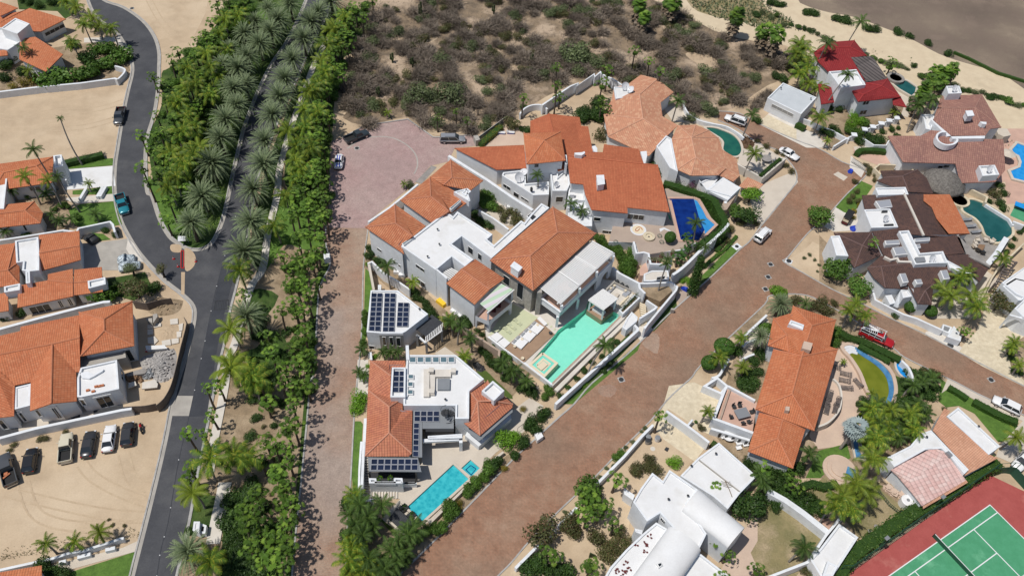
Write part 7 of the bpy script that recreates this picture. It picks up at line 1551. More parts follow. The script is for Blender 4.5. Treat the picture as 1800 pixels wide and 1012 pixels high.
m_.box((.9,0,2.1),(.08,1.8,.08));m_.box((-1.2,-.2,2.2),(3.4,.35,.05),.25);m_.box((-1.2,.3,2.2),(3.2,.3,.05),-.1)
part('ladder_rack',m_,'white_paint',t,local=True)
def covered(f,s,mat,label,spots=False):
 A,B_=WP(f,s,.8);d=B_-A;rz=math.atan2(d.y,d.x);c=(A+B_)/2;t=thing('covered_car',(c.x,c.y,topz(c)),label,'car',None,rz);mb=MB();h=d.to_2d().length/2
 loft(mb,[(-h,.8,.15,.9),(-h+.2,.95,.05,1.05),(-h+1.0,.98,.03,1.4),(0,.98,.03,1.5),(h-1.8,.98,.03,1.35),(h-1.2,.96,.03,1.05),(h-.2,.9,.05,.9),(h,.7,.15,.7)],16,2.8)
 part('cover',mb,mat,t,local=True,smooth_=True);return t
m,n,l,b_=_mk('dapple_cover');gg=n.new('ShaderNodeNewGeometry');l.new(_ramp(n,l,_noise(n,l,gg.outputs['Position'],3.5),[(.44,(.10,.13,.15)),(.52,(.55,.62,.66))]),b_.inputs['Base Color']);MATS['dapple_cover']=m
covered('B','498,485 450,455','metal_dark','car under a black cover beside the grey tiled driveway')
covered('B','615,585 705,572','dapple_cover','upper of two cars under blue grey patterned covers');covered('B','620,625 735,605','dapple_cover','lower of two cars under blue grey patterned covers')
A,B_=WP('D','808,195 800,142',.4);c=(A+B_)/2;t=thing('motorcycle',(c.x,c.y,topz(c)),'red motorcycle standing alone beside the dark grey hatchback','motorcycle',None,math.atan2((B_-A).y,(B_-A).x))
for x in(-.7,.7):m_=MB();m_.lathe((0,0,0),[(.18,-.06),(.32,-.06),(.32,.06),(.18,.06),(.18,-.06)],16);o=part('wheel',m_,'rubber',t,local=True);o.location=(x,0,.32);o.rotation_euler=(PI/2,0,0)
m_=MB();loft(m_,[(-.1,.12,.5,.8),(.15,.2,.55,.98),(.45,.15,.6,.95)],8,2.4);part('fuel_tank',m_,'paint_red',t,local=True);m_=MB();loft(m_,[(-.85,.1,.7,.85),(-.4,.16,.68,.84),(-.05,.12,.68,.82)],8,2.4);part('saddle',m_,'rubber',t,local=True)
m_=MB();m_.tube([(.7,0,.32),(.45,0,1.0)],.05,6);m_.tube([(.45,-.38,1.08),(.42,0,1.0),(.45,.38,1.08)],.03,5);m_.box((0,0,.42),(.5,.3,.35));m_.tube([(-.7,0,.32),(-.1,0,.5)],.05,5);part('frame',m_,'metal_dark',t,local=True)
A,B_=WP('T','155,425 190,370',.8);c=(A+B_)/2;t=thing('golf_cart',(c.x,c.y,topz(c)),'maroon golf cart with black roof beside the maroon house driveway','golf cart',None,math.atan2((B_-A).y,(B_-A).x))
m_=MB();m_.box((0,0,1.9),(3.0,1.4,.08),taper=.95);part('canopy',m_,'rubber',t,local=True);m_=MB();loft(m_,[(-1.5,.6,.3,.7),(0,.65,.25,.6),(1.3,.6,.3,.8),(1.6,.4,.35,.6)],10);part('body',m_,'maroon',t,local=True)
m_=MB();[m_.box((x,0,.85),(.6,1.1,.15))for x in(-1.0,-.1)];[m_.box((x-.35,0,1.15),(.12,1.1,.5))for x in(-1.0,-.1)];part('seats',m_,'cream',t,local=True);m_=MB();[m_.tube([(x,y,.6),(x*.95,y,1.88)],.03,4)for x in(-1.4,1.2)for y in(-.6,.6)];part('posts',m_,'metal_dark',t,local=True)
for x in(-1.0,1.1):
 for y in(-.6,.6):m_=MB();m_.lathe((0,0,0),[(0,-.09),(.24,-.09),(.24,.09),(0,.09)],12);o=part('wheel',m_,'rubber',t,local=True);o.location=(x,y,.24);o.rotation_euler=(PI/2,0,0)
def tarp(f,s,label):
 P=ccw(WP(f,s));c=sum(P,Vc())/len(P);mb=MB();r_=random.Random(3);m=len(P)
 for k in range(4):
  for p in P:q=p.lerp(c,k/4+r_.uniform(-.06,.06));mb.v.append(Vc((q.x,q.y,topz(c)+(.02 if k==0 else .35+r_.uniform(-.12,.2)))))
 for k in range(3):
  for i in range(m):j=(i+1)%m;mb.f.append((k*m+i,k*m+j,(k+1)*m+j,(k+1)*m+i))
 mb.f.append(tuple(3*m+i for i in range(m)));solo('tarpaulin',mb,'blue_fabric',label,'tarpaulin',smooth_=False)
tarp('Q','405,275 425,270 462,285 470,300 450,312 425,300 410,290','crumpled blue tarpaulin at the entrance path below the tall slender tree')
tarp('T','172,108 190,98 208,112 200,126 178,122','small crumpled blue tarpaulin on the brick road by the gate');tarp('T','185,450 225,445 238,475 205,480 190,470','blue tarpaulin behind the golf cart')
mb=MB();P=WP('V','128,200 165,190 180,215 145,240',1.0);mb.prism(P,0,1.0);solo('utility_cabinet',mb,'white_paint','white utility cabinet on the verge below the hedge by the main road','cabinet')
mb=MB();p=WP('Q','345,445',.6)[0];mb.box((p.x,p.y,.5),(.6,.4,1.0));solo('mail_post',mb,'concrete','small pale post on the grass verge between the villas and main road','post')
t=thing('driveway_gate',WP('S','60,870')[0],'black barred gate beside the mauve house driveway','gate');A,B_=WP('S','0,825 125,905',1.3);mb=MB();[mb.ribbon([A,B_],.05,z,z+.06)for z in(.1,1.25)]
for k in range(24):q=A.lerp(B_,k/23);mb.box((q.x,q.y,.68),(.03,.03,1.15))
part('bars',mb,'metal_dark',t)
# ============================================================ VEGETATION
def frond(mb,o,az,el,L,droop,n,ll,lw,vee=.3,fwd=.55,seg=6,hang=.0,r_=rnd):
 """pinnate frond: curved rachis with paired leaflets"""
 p=Vc(o);a=Vc((cos(az),sin(az),0));pts=[];e=el
 for i in range(n+1):
  d=a*cos(e)+Vc((0,0,sin(e)));pts.append((p.copy(),d));p+=d*(L/n);e-=droop/n*(0.4+1.2*i/n)
 side=Vc((-a.y,a.x,0))
 for i in range(1,n+1):
  p,d=pts[i];t=i/n;k=sin(PI*min(1,.12+.86*t))**.6;l=ll*k
  up=side.cross(d);w=d*lw*.5
  for s_ in(-1,1):
   q=(side*s_*cos(vee)+up*(-1)*-sin(vee)*(1 if hang==0 else-1)+d*fwd);q.normalize();q.z-=hang;tip=p+q*l*r_.uniform(.85,1.1)
   mb.add([p-w,p+w,tip],[(0,1,2)]if s_>0 else[(1,0,2)])
 for i in range(0,n,2):
  p,d=pts[i];q,_=pts[min(i+2,n)];mb.add([p-side*.03,p+side*.03,q+side*.02,q-side*.02],[(0,1,2,3)])
def fanleaf(mb,o,az,el,pet,R,r_=rnd,nseg=11):
 a=Vc((cos(az),sin(az),0));d=a*cos(el)+Vc((0,0,sin(el)));c=Vc(o)+d*pet;side=Vc((-a.y,a.x,0));tilt=el-r_.uniform(.5,1.0)
 f=a*cos(tilt)+Vc((0,0,sin(tilt)));up=side.cross(f)*-1
 if up.z<0:up=-up
 mb.add([Vc(o),Vc(o)+side*.04,c+side*.03,c],[(0,1,2,3)])
 ring=[]
 for i in range(nseg*2+1):
  th=-2.45+4.9*i/(nseg*2);rr=R*(1.0 if i%2 else .6)*(1-.12*abs(th)/2.45)*r_.uniform(.95,1.05)
  ring.append(c+(f*cos(th)+side*sin(th))*rr+up*(-.16*rr*rr/R+(.06 if i%2 else-.02)))
 o_=len(mb.v);mb.v.append(c+up*.03);mb.v+=ring
 for i in range(nseg*2):mb.f.append((o_,o_+i+1,o_+i+2))
def leafball(mb,c,rx,ry,rz,n,sz,r_=rnd,lumps=7,shell=.75,up=.25):
 c=Vc(c);L=[(Vc((r_.gauss(0,1),r_.gauss(0,1),r_.gauss(0,.9))).normalized()*r_.uniform(.35,.62),r_.uniform(.38,.6))for _ in range(lumps)]+[(Vc(),.55)]
 for _ in range(n):
  lc,lr=r_.choice(L);v=Vc((r_.gauss(0,1),r_.gauss(0,1),r_.gauss(0,1))).normalized();q=lc+v*lr*(shell+(1-shell)*r_.random())
  if q.z<-.75:q.z=-.75-.3*(q.z+.75)
  p=c+Vc((q.x*rx,q.y*ry,q.z*rz));nn=(v+Vc((r_.gauss(0,.5),r_.gauss(0,.5),r_.gauss(0,.5)+up))).normalized();t=nn.cross(Vc((r_.random()-.5,r_.random()-.5,r_.random()-.5))).normalized();b=nn.cross(t);s=sz*r_.uniform(.6,1.25)
  mb.add([p-t*s*.5,p-b*s*.3,p+t*s*.6,p+b*s*.3],[(0,1,2,3)])
TR={}
def trunkmesh(name,r0,r1,bend,n=7,flare=1.25,mat='bark_palm',rings=9):
 mb=MB();pts=[];rs=[]
 for i in range(rings):
  t=i/(rings-1);pts.append((bend*(t**1.8),bend*.3*sin(t*3),t));rs.append((r0+(r1-r0)*t)*(flare if i==0 else 1))
 mb.tube(pts,rs,n);me=mb.mesh(name,None,None,True);me.materials.append(MATS[mat]);return me,Vc(pts[-1])
T_=dict(fan=[trunkmesh('trunk',.20,.13,b_,mat='bark_palm')for b_ in(0,.05,-.06)],coco=[trunkmesh('trunk',.17,.11,b_,mat='bark_grey')for b_ in(.04,.12,-.1)],date=[trunkmesh('trunk',.34,.30,0,8,1.1)for _ in range(1)],
royal=[trunkmesh('trunk',.24,.17,.02,8,1.2,'bark_grey')],thin=[trunkmesh('trunk',.15,.11,.0,7,1.3,'bark_palm')])
def crownmesh(name,mb,mat):me=mb.mesh(name);me.materials.append(MATS[mat]);return me
CR={}
rr_=random.Random(11)
CR['fan']=[]
for v in range(4):
 mb=MB();N=12+2*v
 for i in range(N):
  k=(i+.5)/N;fanleaf(mb,(0,0,rr_.uniform(-.15,.15)),i*2.399+rr_.uniform(-.35,.35),1.3-1.95*k+rr_.uniform(-.25,.25),rr_.uniform(.9,1.7)*(.65+.45*k),rr_.uniform(.42,.62),rr_)
 for i in range(8):fanleaf(mb,(0,0,-.3),i*.8+rr_.uniform(-.2,.2),-.9,rr_.uniform(.5,.8),rr_.uniform(.35,.5),rr_)
 CR['fan'].append(crownmesh('crown',mb,'leaf_fan'))
CR['fan_dark']=[]
for me in CR['fan'][:2]:m2=me.copy();m2.materials.clear();m2.materials.append(MATS['leaf_fan_dark']);CR['fan_dark'].append(m2)
CR['bigfan']=[]
for v in range(2):
 mb=MB()
 for i in range(46):k=(i+.5)/46;fanleaf(mb,(0,0,rr_.uniform(-.4,.3)),i*2.399,1.3-2.1*k+rr_.uniform(-.15,.15),rr_.uniform(1.0,1.6),rr_.uniform(.75,1.05),rr_)
 CR['bigfan'].append(crownmesh('crown',mb,'leaf_fan'))
mb=MB()
for i in range(34):k=(i+.5)/34;fanleaf(mb,(0,0,0),i*2.399,1.3-1.7*k,rr_.uniform(1.0,1.5),rr_.uniform(.9,1.15),rr_)
CR['silver']=[crownmesh('crown',mb,'leaf_silver')]
CR['date']=[]
for v in range(3):
 mb=MB();N=96
 for i in range(N):k=(i+.5)/N;frond(mb,(0,0,.1),i*2.399+rr_.uniform(-.15,.15),1.45-1.75*k+rr_.uniform(-.12,.12),rr_.uniform(3.4,4.2)*(.75+.25*k),.95+.45*k,20,.42,.13,.25,1.1,r_=rr_)
 CR['date'].append(crownmesh('crown',mb,'leaf_date'))
for key,mat,N,L0 in(('coco','leaf_coco',17,3.4),('coco_dark','leaf_coco_dark',16,2.7),('small','leaf_coco',14,1.7),('small_dark','leaf_coco_dark',16,1.7)):
 CR[key]=[]
 for v in range(3):
  mb=MB()
  for i in range(N):k=(i+.5)/N;frond(mb,(0,0,.1),i*2.399+rr_.uniform(-.3,.3),1.25-1.35*k+rr_.uniform(-.15,.15),L0*rr_.uniform(.85,1.1),1.5+.5*k,18,L0*.25,L0*.055,-.35,.6,hang=.25,r_=rr_)
  CR[key].append(crownmesh('crown',mb,mat))
mb=MB()
for i in range(60):a=rr_.uniform(0,6.28);z=rr_.uniform(0,1);o=Vc((.2*cos(a),.2*sin(a),z));d=Vc((cos(a)*rr_.uniform(.5,.9),sin(a)*rr_.uniform(.5,.9),-rr_.uniform(.15,.35)));e=Vc((-sin(a),cos(a),0))*.22;mb.add([o,o+d+e,o+d*1.1-e],[(0,1,2)])
SK=crownmesh('dead_skirt',mb,'dead_frond')
mb=MB()
for i in range(14):a=rr_.uniform(0,6.28);d=Vc((cos(a),sin(a),-.2));p=d*.5;mb.tube([(0,0,0),p,p*1.6+Vc((0,0,-.5))],[.04,.07,.05],4)
FRUIT=crownmesh('fruit_stalks',mb,'terracotta')
REG={}
def child(name,me,parent,loc=(0,0,0),rz=0,sc=(1,1,1)):
 o=bpy.data.objects.new(name,me);C.objects.link(o);o.parent=parent;o.location=loc;o.rotation_euler=(0,0,rz);o.scale=sc;return o
def palm(kind,px,py,h,zone=None,label=None,sc=1.,lean=None,z0=None):
 top=W(px,py,h);r=rnd
 tk=dict(fan='fan',fan_dark='fan',bigfan='fan',silver='royal',date='date',coco='coco',coco_dark='coco',small='coco',small_dark='coco')[kind]
 tm,tp=r.choice(T_[tk]);rz=r.uniform(0,6.28)if lean is None else lean[0]
 off=Matrix.Rotation(rz,3,'Z')@Vc((tp.x*h,tp.y*h,0))
 if lean is not None and lean[1]:off=off+Vc((cos(rz),sin(rz),0))*lean[1]
 b=Vc((top.x-off.x,top.y-off.y,0));z=topz(b)if z0 is None else z0
 nm=dict(fan='fan_palm',fan_dark='fan_palm',bigfan='fan_palm',silver='silver_palm',date='date_palm',coco='coconut_palm',coco_dark='coconut_palm',small='young_palm',small_dark='young_palm')[kind]
 t=thing(nm,(b.x,b.y,z),label,'palm tree')
 tr=child('trunk',tm,t,(0,0,0),rz,(h if tk in('x',)else 1,1,1));
 bendw=tp.x*h;
 tr.scale=(1,1,h-z)
 if abs(bendw)>1e-4 or(lean is not None and lean[1]):
  me=tm.copy();k=h;ex=(lean[1]if lean else 0)
  for v in me.vertices:
   tt=max(0.,v.co.z);bx=tp.x*tt**1.8;v.co.x=(v.co.x-bx)+bx*k+ex*tt**1.3;by=tp.x*.3*sin(tt*3);v.co.y=v.co.y-by+by*k
  tr.data=me;endy=tp.x*.3*sin(3)*k;cl=Matrix.Rotation(rz,3,'Z')@Vc((tp.x*k+ex,endy,0))
 else:cl=Vc()
 s=sc*r.uniform(.93,1.07);cr=child('crown',r.choice(CR[kind]),t,(cl.x,cl.y,h-z),r.uniform(0,6.28),(s,s,s))
 if kind=='bigfan':child('dead_skirt',SK,t,(cl.x,cl.y,(h-z)*.35),0,(1.7*sc,1.7*sc,(h-z)*.6))
 if kind=='date' and r.random()<.35:child('fruit_stalks',FRUIT,t,(0,0,h-z),r.uniform(0,6),(1,1,1))
 if zone:REG.setdefault(zone,[]).append((t,py))
 return t
def palms(kind,pts,h,zone,sc=1.,f='O0',jit=0):
 for s in pts.split():
  (x,y),=PX(f,s);palm(kind,x+rnd.uniform(-jit,jit),y+rnd.uniform(-jit,jit),h*rnd.uniform(.8,1.15),zone,None,sc*rnd.uniform(.86,1.12))
BU={}
def bushmesh(key,mat,n,sz,flat=1.,v=3,lumps=7,shell=.75):
 BU[key]=[]
 for k in range(v):mb=MB();leafball(mb,(0,0,.62*flat),1,1,.8*flat,n,sz,rr_,lumps,shell);BU[key].append(crownmesh('foliage',mb,mat))
bushmesh('broad','leaf_broad',1500,.16);bushmesh('bright','leaf_bright',1500,.13,v=2);bushmesh('dark','leaf_dark',1300,.16);bushmesh('olive','leaf_olive',1000,.14);bushmesh('ball','leaf_hedge',3000,.10,1.05,2,0,.93)
bushmesh('yellow','leaf_yellow',900,.14,v=2);bushmesh('purple','leaf_purple',1200,.13,v=1);bushmesh('desert','leaf_desert',1700,.12,.9,3);bushmesh('frangipani','leaf_broad',700,.26,.9,2)
def twigmesh(key,mat,n,v=4,leaf=0):
 BU[key]=[]
 for k in range(v):
  mb=MB()
  for i in range(n):
   a=rr_.uniform(0,6.28);e=rr_.uniform(.15,1.45);d=Vc((cos(a)*cos(e),sin(a)*cos(e),sin(e)*.9));o=Vc((rr_.gauss(0,.22),rr_.gauss(0,.22),rr_.uniform(0,.25)));L=rr_.uniform(.5,1.0);p=o
   for j in range(3):
    q=p+(d+Vc((rr_.gauss(0,.3),rr_.gauss(0,.3),rr_.gauss(0,.2))))*L/3;w=Vc((-d.y,d.x,.2)).normalized()*(.026-.006*j);mb.add([p-w,p+w,q+w*.6,q-w*.6],[(0,1,2,3)])
    if j:r2=q+Vc((rr_.gauss(0,.18),rr_.gauss(0,.18),rr_.gauss(.05,.12)));mb.add([q-w,q+w,r2],[(0,1,2)])
    p=q
  BU[key].append(crownmesh('twigs',mb,mat))
twigmesh('twig','twig',420);
mbs=MB();mbs.tube([(0,0,0),(.02,.01,.35)],[.06,.045],5);mbs.tube([(.02,.01,.3),(.25,.1,.6)],[.04,.02],4);mbs.tube([(.02,.01,.3),(-.2,-.12,.62)],[.04,.02],4);BST=crownmesh('stem',mbs,'bark_dark')
KN=dict(broad=('broadleaf_shrub','shrub'),bright=('bright_shrub','shrub'),dark=('dark_shrub','shrub'),olive=('olive_shrub','shrub'),ball=('clipped_bush','bush'),yellow=('yellow_shrub','shrub'),purple=('bougainvillea','shrub'),desert=('desert_shrub','shrub'),frangipani=('frangipani_tree','tree'),twig=('dry_shrub','shrub'))
def bush(key,f,s,r,label=None,zone=None,hz=None,z=None,zh=None):
 (x,y),=PX(f,s);hz=r if hz is None else hz;h=.6*hz+(zh or 0)
 p=W(x,y,h+(z or 0));g=topz(p)if z is None else z
 t=thing(KN[key][0],(p.x,p.y,g),label,KN[key][1]);s_=rnd.uniform(.93,1.07)
 child('foliage' if key!='twig' else 'twigs',rnd.choice(BU[key]),t,(0,0,zh or 0),rnd.uniform(0,6.28),(r*s_,r/s_,hz));child('stem',BST,t,(0,0,0),0,(hz,hz,hz+(zh or 0)*2))
 if zone:REG.setdefault(zone,[]).append((t,y))
 return t
def bushes(key,f,pts,r,zone,hz=None,var=.2,z=None):
 for s in pts.split():k=rnd.uniform(1-var,1+var);bush(key,f,s,r*k,None,zone,(hz or r)*k,z)
def tree(key,f,s,r,h,label,zone=None,hz=None):
 """broad tree: trunk with limbs and a crown centred at height h"""
 (x,y),=PX(f,s);p=W(x,y,h);g=topz(p);t=thing('broadleaf_tree',(p.x,p.y,g),label,'tree');mb=MB();mb.tube([(0,0,0),(.1,.05,h*.4),(.05,0,h*.7)],[.22,.17,.12],7)
 for i in range(5):a=i*1.26;mb.tube([(.08,.03,h*.45),(r*.35*cos(a),r*.35*sin(a),h*.8),(r*.6*cos(a),r*.6*sin(a),h)],[.1,.06,.03],5)
 part('trunk',mb,'bark_dark',t,local=True);hz=hz or r*.75;child('crown',rnd.choice(BU[key]),t,(0,0,h-.6*hz-g),rnd.uniform(0,6.28),(r,r,hz))
 if zone:REG.setdefault(zone,[]).append((t,y))
 return t
def hedge(f,s,w,h,label,mat='leaf_hedge',z=0.,sm=0,dens=26,sz=.2,core=True,name='hedge',pt_h=None):
 P=WP(f,s,z+(h if pt_h is None else pt_h));P=smooth(P,sm)if sm else P;c=P[len(P)//2];t=thing(name,(c.x,c.y,z),label,'hedge');mb=MB();mb.ribbon(P,w*.8,z,z+h*.93);part('dark_core',mb,'leaf_dark',t);mb=MB();r_=random.Random(len(s)+5)  # solid dark core added inside so the leaves look opaque
 for i in range(len(P)-1):
  a,b=P[i],P[i+1];L=(b-a).to_2d().length;e=(b-a).to_2d().normalized()if L>0 else Vc((1,0));nn=Vc((-e.y,e.x,0));n=int(L*(w+2*h)*dens)
  for _ in range(n):
   k=r_.random();q=a.lerp(b,k);u=r_.uniform(-(w/2+h),w/2+h)
   if abs(u)<w/2:pos=Vc((q.x,q.y,z+h+r_.gauss(0,.06)))+nn*u;nv=Vc((0,0,1))
   else:sg=1 if u>0 else-1;pos=Vc((q.x,q.y,z+h-(abs(u)-w/2)))+nn*sg*(w/2+r_.gauss(0,.06));nv=nn*sg
   bump_=.12*sin(q.x*1.7+q.y*2.3);pos+=nv*bump_;nv=(nv+Vc((r_.gauss(0,.5),r_.gauss(0,.5),r_.gauss(0,.5)+.3))).normalized();tt=nv.cross(Vc((r_.random()-.5,r_.random()-.5,r_.random()-.5))).normalized();bb=nv.cross(tt);s2=sz*r_.uniform(.6,1.2)
   mb.add([pos-tt*s2*.5,pos-bb*s2*.3,pos+tt*s2*.6,pos+bb*s2*.3],[(0,1,2,3)])
 part('foliage',mb,mat,t);return t
 # ======== the grove
Zm='median between the two asphalt roads';
palms('date','511,10 489,37 474,57 457,81 436,101 420,124 433,150 411,160 415,186 397,214 386,246 373,289 358,347 337,394',4.0,'date_median',1.16,jit=2)
palms('date','581,7 561,24 548,42 533,72 514,108 501,141 491,175 481,205 466,249 462,292 446,336 441,392 431,446',4.0,'date_east',1.24,jit=2)
palms('date','Z4:580,690 D:1080,875',4.4,'date_low',.95)
palms('date','392,118 405,88 430,62 447,38 470,20',4.0,'date_top',.9,jit=3)
palms('coco','575,80 571,128 548,160 507,232 548,262 530,300 481,398 560,200 590,52',5.6,'coco_strip')
palms('coco','Z4:540,430 Z4:490,760 Z4:520,940 C:1580,500 C:1720,540',5.6,'coco_mid');palms('coco','D:1200,350 D:1340,330 D:1100,540 D:1200,930 F6:100,420 F6:140,30',5.6,'coco_low')
palms('coco','386,60 396,36 370,118 345,150 322,232 340,272 330,205 296,330 323,292 352,262 312,178 363,95 420,30 300,272',5.4,'coco_median',.95)
palms('fan','372,38 386,12 396,42 410,18 362,62 402,0 425,8 352,88 378,0 265,136 289,170 299,104 319,113 349,74 370,160 345,190 250,235 279,268 252,295 289,383 285,150 328,140 302,205 275,200 310,88 350,128 265,262 325,168 268,240 338,100 375,70 300,232 300,305 276,300 330,330 300,355 262,318',5.0,'fan_median',1.0,jit=3)
palms('fan','655,3 635,13 618,37 608,57 600,72 590,92 583,112 577,135 572,160 568,185 566,215 562,240 568,262 561,290 563,318 556,345 558,372 552,392',5.4,'fan_lane_top',1.0,jit=3)
palms('fan','640,30 625,18 598,45 588,70 560,165 551,191 548,215 540,240 534,258 518,286 551,286 544,312 525,318 515,345 535,335 548,350 522,372 540,372 530,225',5.2,'fan_strip_top',1.0,jit=3)
palms('fan','Z4:1000,150 Z4:990,240 Z4:960,330 Z4:930,230 Z4:860,250 Z4:830,130 Z4:900,400 Z4:810,500 Z4:780,340 Z4:900,490 Z4:920,560 Z4:900,650 Z4:780,650 Z4:830,600 Z4:840,850 Z4:900,780 Z4:920,900 Z4:870,940 Z4:720,890 Z4:790,960 Z4:700,800',5.4,'fan_strip_mid',1.0,jit=2)
palms('fan','F6:205,140 F6:330,140 F6:290,260 F6:300,370 F6:190,330 F6:340,250 F6:250,480 F6:290,560 F6:150,600 F6:270,650 F6:80,690 F6:100,760 F6:240,810 F6:220,920 F6:320,420 F6:330,60 F6:280,30 F6:300,730 F6:160,30 F6:300,860 F6:260,960',5.2,'fan_strip_low',1.0,jit=2)
palms('fan','C:1420,630 C:1440,820 D:1065,200 D:1160,200 D:1080,390 D:1070,460 Z4:560,560 C:1490,610',5.0,'fan_avenue',.85)
def palm_fill(kind,poly,n,h,zone,seed,mind,sc=1.):
 q=PX('O0',poly);r_=random.Random(seed);got=[];tr=0
 while len(got)<n and tr<n*80:
  tr+=1;x,y=r_.uniform(min(a for a,_ in q),max(a for a,_ in q)),r_.uniform(min(b for _,b in q),max(b for _,b in q))
  if inpoly(x,y,q)and all((x-a)**2+(y-b)**2>mind**2 for a,b in got):got.append((x,y));palm(kind,x,y,h*r_.uniform(.75,1.15),zone,None,sc*r_.uniform(.85,1.15))
palm_fill('fan','600,10 650,0 612,90 575,220 575,400 545,400 520,380 515,300 545,210 570,110',34,5.,'fan_strip_fill',3,15);palm_fill('coco','590,20 620,0 580,120 545,230 520,330 500,360 510,260 545,150',12,5.2,'coco_strip_fill',4,24,.85)
palm_fill('fan','520,410 565,430 550,600 540,700 515,640 500,520',12,4.8,'fan_mid_fill',5,20);palm_fill('fan','440,760 520,800 515,1000 430,1010 440,860',12,4.6,'fan_low_fill',6,24)
palm_fill('fan','300,120 400,40 430,60 390,180 350,300 300,330 275,270',22,4.6,'fan_median_fill',7,20);palm_fill('coco','330,110 410,40 390,150 350,260 310,320 300,200',10,5.,'coco_median_fill',8,28,.9)
def scatter(key,poly,n,r,zone,hz=None,seed=1,mind=0.):
 q=PX('O0',poly)if isinstance(poly,str)else poly;r_=random.Random(seed);xs=[a for a,_ in q];ys=[b for _,b in q];got=[];tries=0
 while len(got)<n and tries<n*60:
  tries+=1;x,y=r_.uniform(min(xs),max(xs)),r_.uniform(min(ys),max(ys))
  if inpoly(x,y,q)and all((x-a)**2+(y-b)**2>mind**2 for a,b in got):got.append((x,y));bush(key,'O0','%f,%f'%(x,y),r*r_.uniform(.7,1.3),None,zone,(hz or r)*r_.uniform(.8,1.2))
 return got
scatter('broad','300,110 420,20 470,30 400,200 330,320 285,330 265,250 290,180',46,1.5,'under_median',1.6,3,9)
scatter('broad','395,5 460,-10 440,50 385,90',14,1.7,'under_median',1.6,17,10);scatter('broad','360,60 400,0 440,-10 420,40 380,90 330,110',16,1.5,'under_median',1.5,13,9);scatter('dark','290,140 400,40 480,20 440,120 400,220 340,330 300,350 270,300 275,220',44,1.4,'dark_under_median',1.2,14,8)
scatter('broad','600,20 650,5 610,110 578,250 576,380 540,400 520,330 545,230 560,130',44,1.4,'under_strip_top',1.6,4,9)
scatter('broad','540,410 566,470 556,600 545,690 520,690 510,560 500,470',26,1.2,'under_strip_mid',1.2,5,10)
scatter('dark','400,850 450,840 470,900 500,960 480,1012 400,1012 395,930',26,1.7,'under_low',1.3,6,12)
scatter('dark','455,560 500,560 510,640 470,690 440,640',14,1.4,'under_mid',.8,8,10);scatter('dark','440,690 520,690 530,800 500,840 440,820',14,1.0,'under_mid_low',.7,9,12)
scatter('olive','430,720 510,700 500,900 450,860',12,.6,'dry_low',.5,10,12)
hedge('Z4','600,780 660,770 740,780',1.6,.8,'low dark hedge in the palm grove, upper of two rows','leaf_dark',dens=14,sz=.25);hedge('Z4','570,900 620,880 690,890',1.8,.8,'low dark hedge in the palm grove, lower of two rows','leaf_dark',dens=14,sz=.25)
mb=MB()
for i in range(9000):
 x,y=rnd.uniform(245,660),rnd.uniform(0,1012)
 inn=inpoly(x,y,PX('O0','400,-20 350,60 300,110 290,130 290,185 268,240 272,300 282,350 295,390 318,420 345,430 378,410 404,330 430,250 470,140 510,60 540,-20'))or inpoly(x,y,PX('O0','560,40 650,10 608,115 578,250 574,420 540,420 500,470 475,470 480,345 510,240'))
 if not inn:continue
 p=W(x,y,.1);a=rnd.uniform(0,6);d=Vc((cos(a),sin(a),rnd.uniform(.4,1.3)))*rnd.uniform(.25,.6);e=Vc((-sin(a),cos(a),0))*.12;mb.add([p-e,p+e,p+d],[(0,1,2)])
solo('ground_foliage',mb,'leaf_fan','leafy green ground cover beneath the palms of the grove','ground cover',kind='stuff')
# ======== top left gardens
palms('coco','A:400,40 A:440,130 A:520,140 A:580,150 A:380,230 A:350,10 A:480,100',4.2,'coco_corner',.85)
palm('coco_dark',*PX('A','125,255')[0],5,None,'dark coconut palm over the corner orange roof',.8);palm('coco',*PX('A','150,370')[0],3,None,'yellowish young palm among the corner shrubs',.6)
palm('coco_dark',*PX('A','315,620')[0],10,None,'solitary tall thin palm with tiny crown on the empty lot edge',.38,lean=(2.2,1.2))
palm('coco_dark',*PX('A','175,785')[0],9,None,'tall dark windblown palm above the orange roof by the white driveway',.85,lean=(2.6,1.5))
palm('coco',*PX('B','130,150')[0],7,None,'leaning palm over the small hipped roof, left of the pair',.7,lean=(2.6,1.));palm('coco',*PX('B','250,172')[0],7,None,'leaning palm over the small hipped roof, right of the pair',.6,lean=(2.6,1.));palm('coco_dark',*PX('B','300,150')[0],8,None,'thin tall palm beside the white chimney tower',.5,lean=(2.6,1.))
palm('small',*PX('B','465,188')[0],2,None,'small young palm on the grass between driveway and stepped path',.8);palm('small_dark',*PX('B','500,350')[0],1.8,None,'dark palm clump on the lawn above the stepped wall',1.1);palm('small_dark',*PX('B','60,225')[0],2.5,None,'dark palm beside the left flat roof',1.)
palms('small_dark','B:310,380 B:370,370 B:270,350 B:240,240 B:30,440',1.8,'garden_left_dark',1.)
bushes('frangipani','A','330,400 420,390 250,410 520,340 570,330 470,370 300,430',2.6,'frangipani_wall',2.2);bushes('frangipani','A','370,230 640,290 610,260 560,250 500,260',2.3,'frangipani_corner',2.0);bushes('dark','A','20,340 60,310 20,400 170,400 110,370 460,300',2.0,'dark_corner');bushes('yellow','A','120,430 170,420 60,450 430,290',1.3,'yellow_corner')
bushes('dark','A','150,10 200,25 120,-5 270,5',1.6,'dark_top_edge')
hedge('A','335,845 400,830 470,815 535,800',1.5,1.2,'dark clipped hedge above the white driveway','leaf_dark');bushes('broad','B','330,300 360,305 290,320 410,360 100,245 150,250 210,420 150,440',.9,'shrubs_left_lawn')
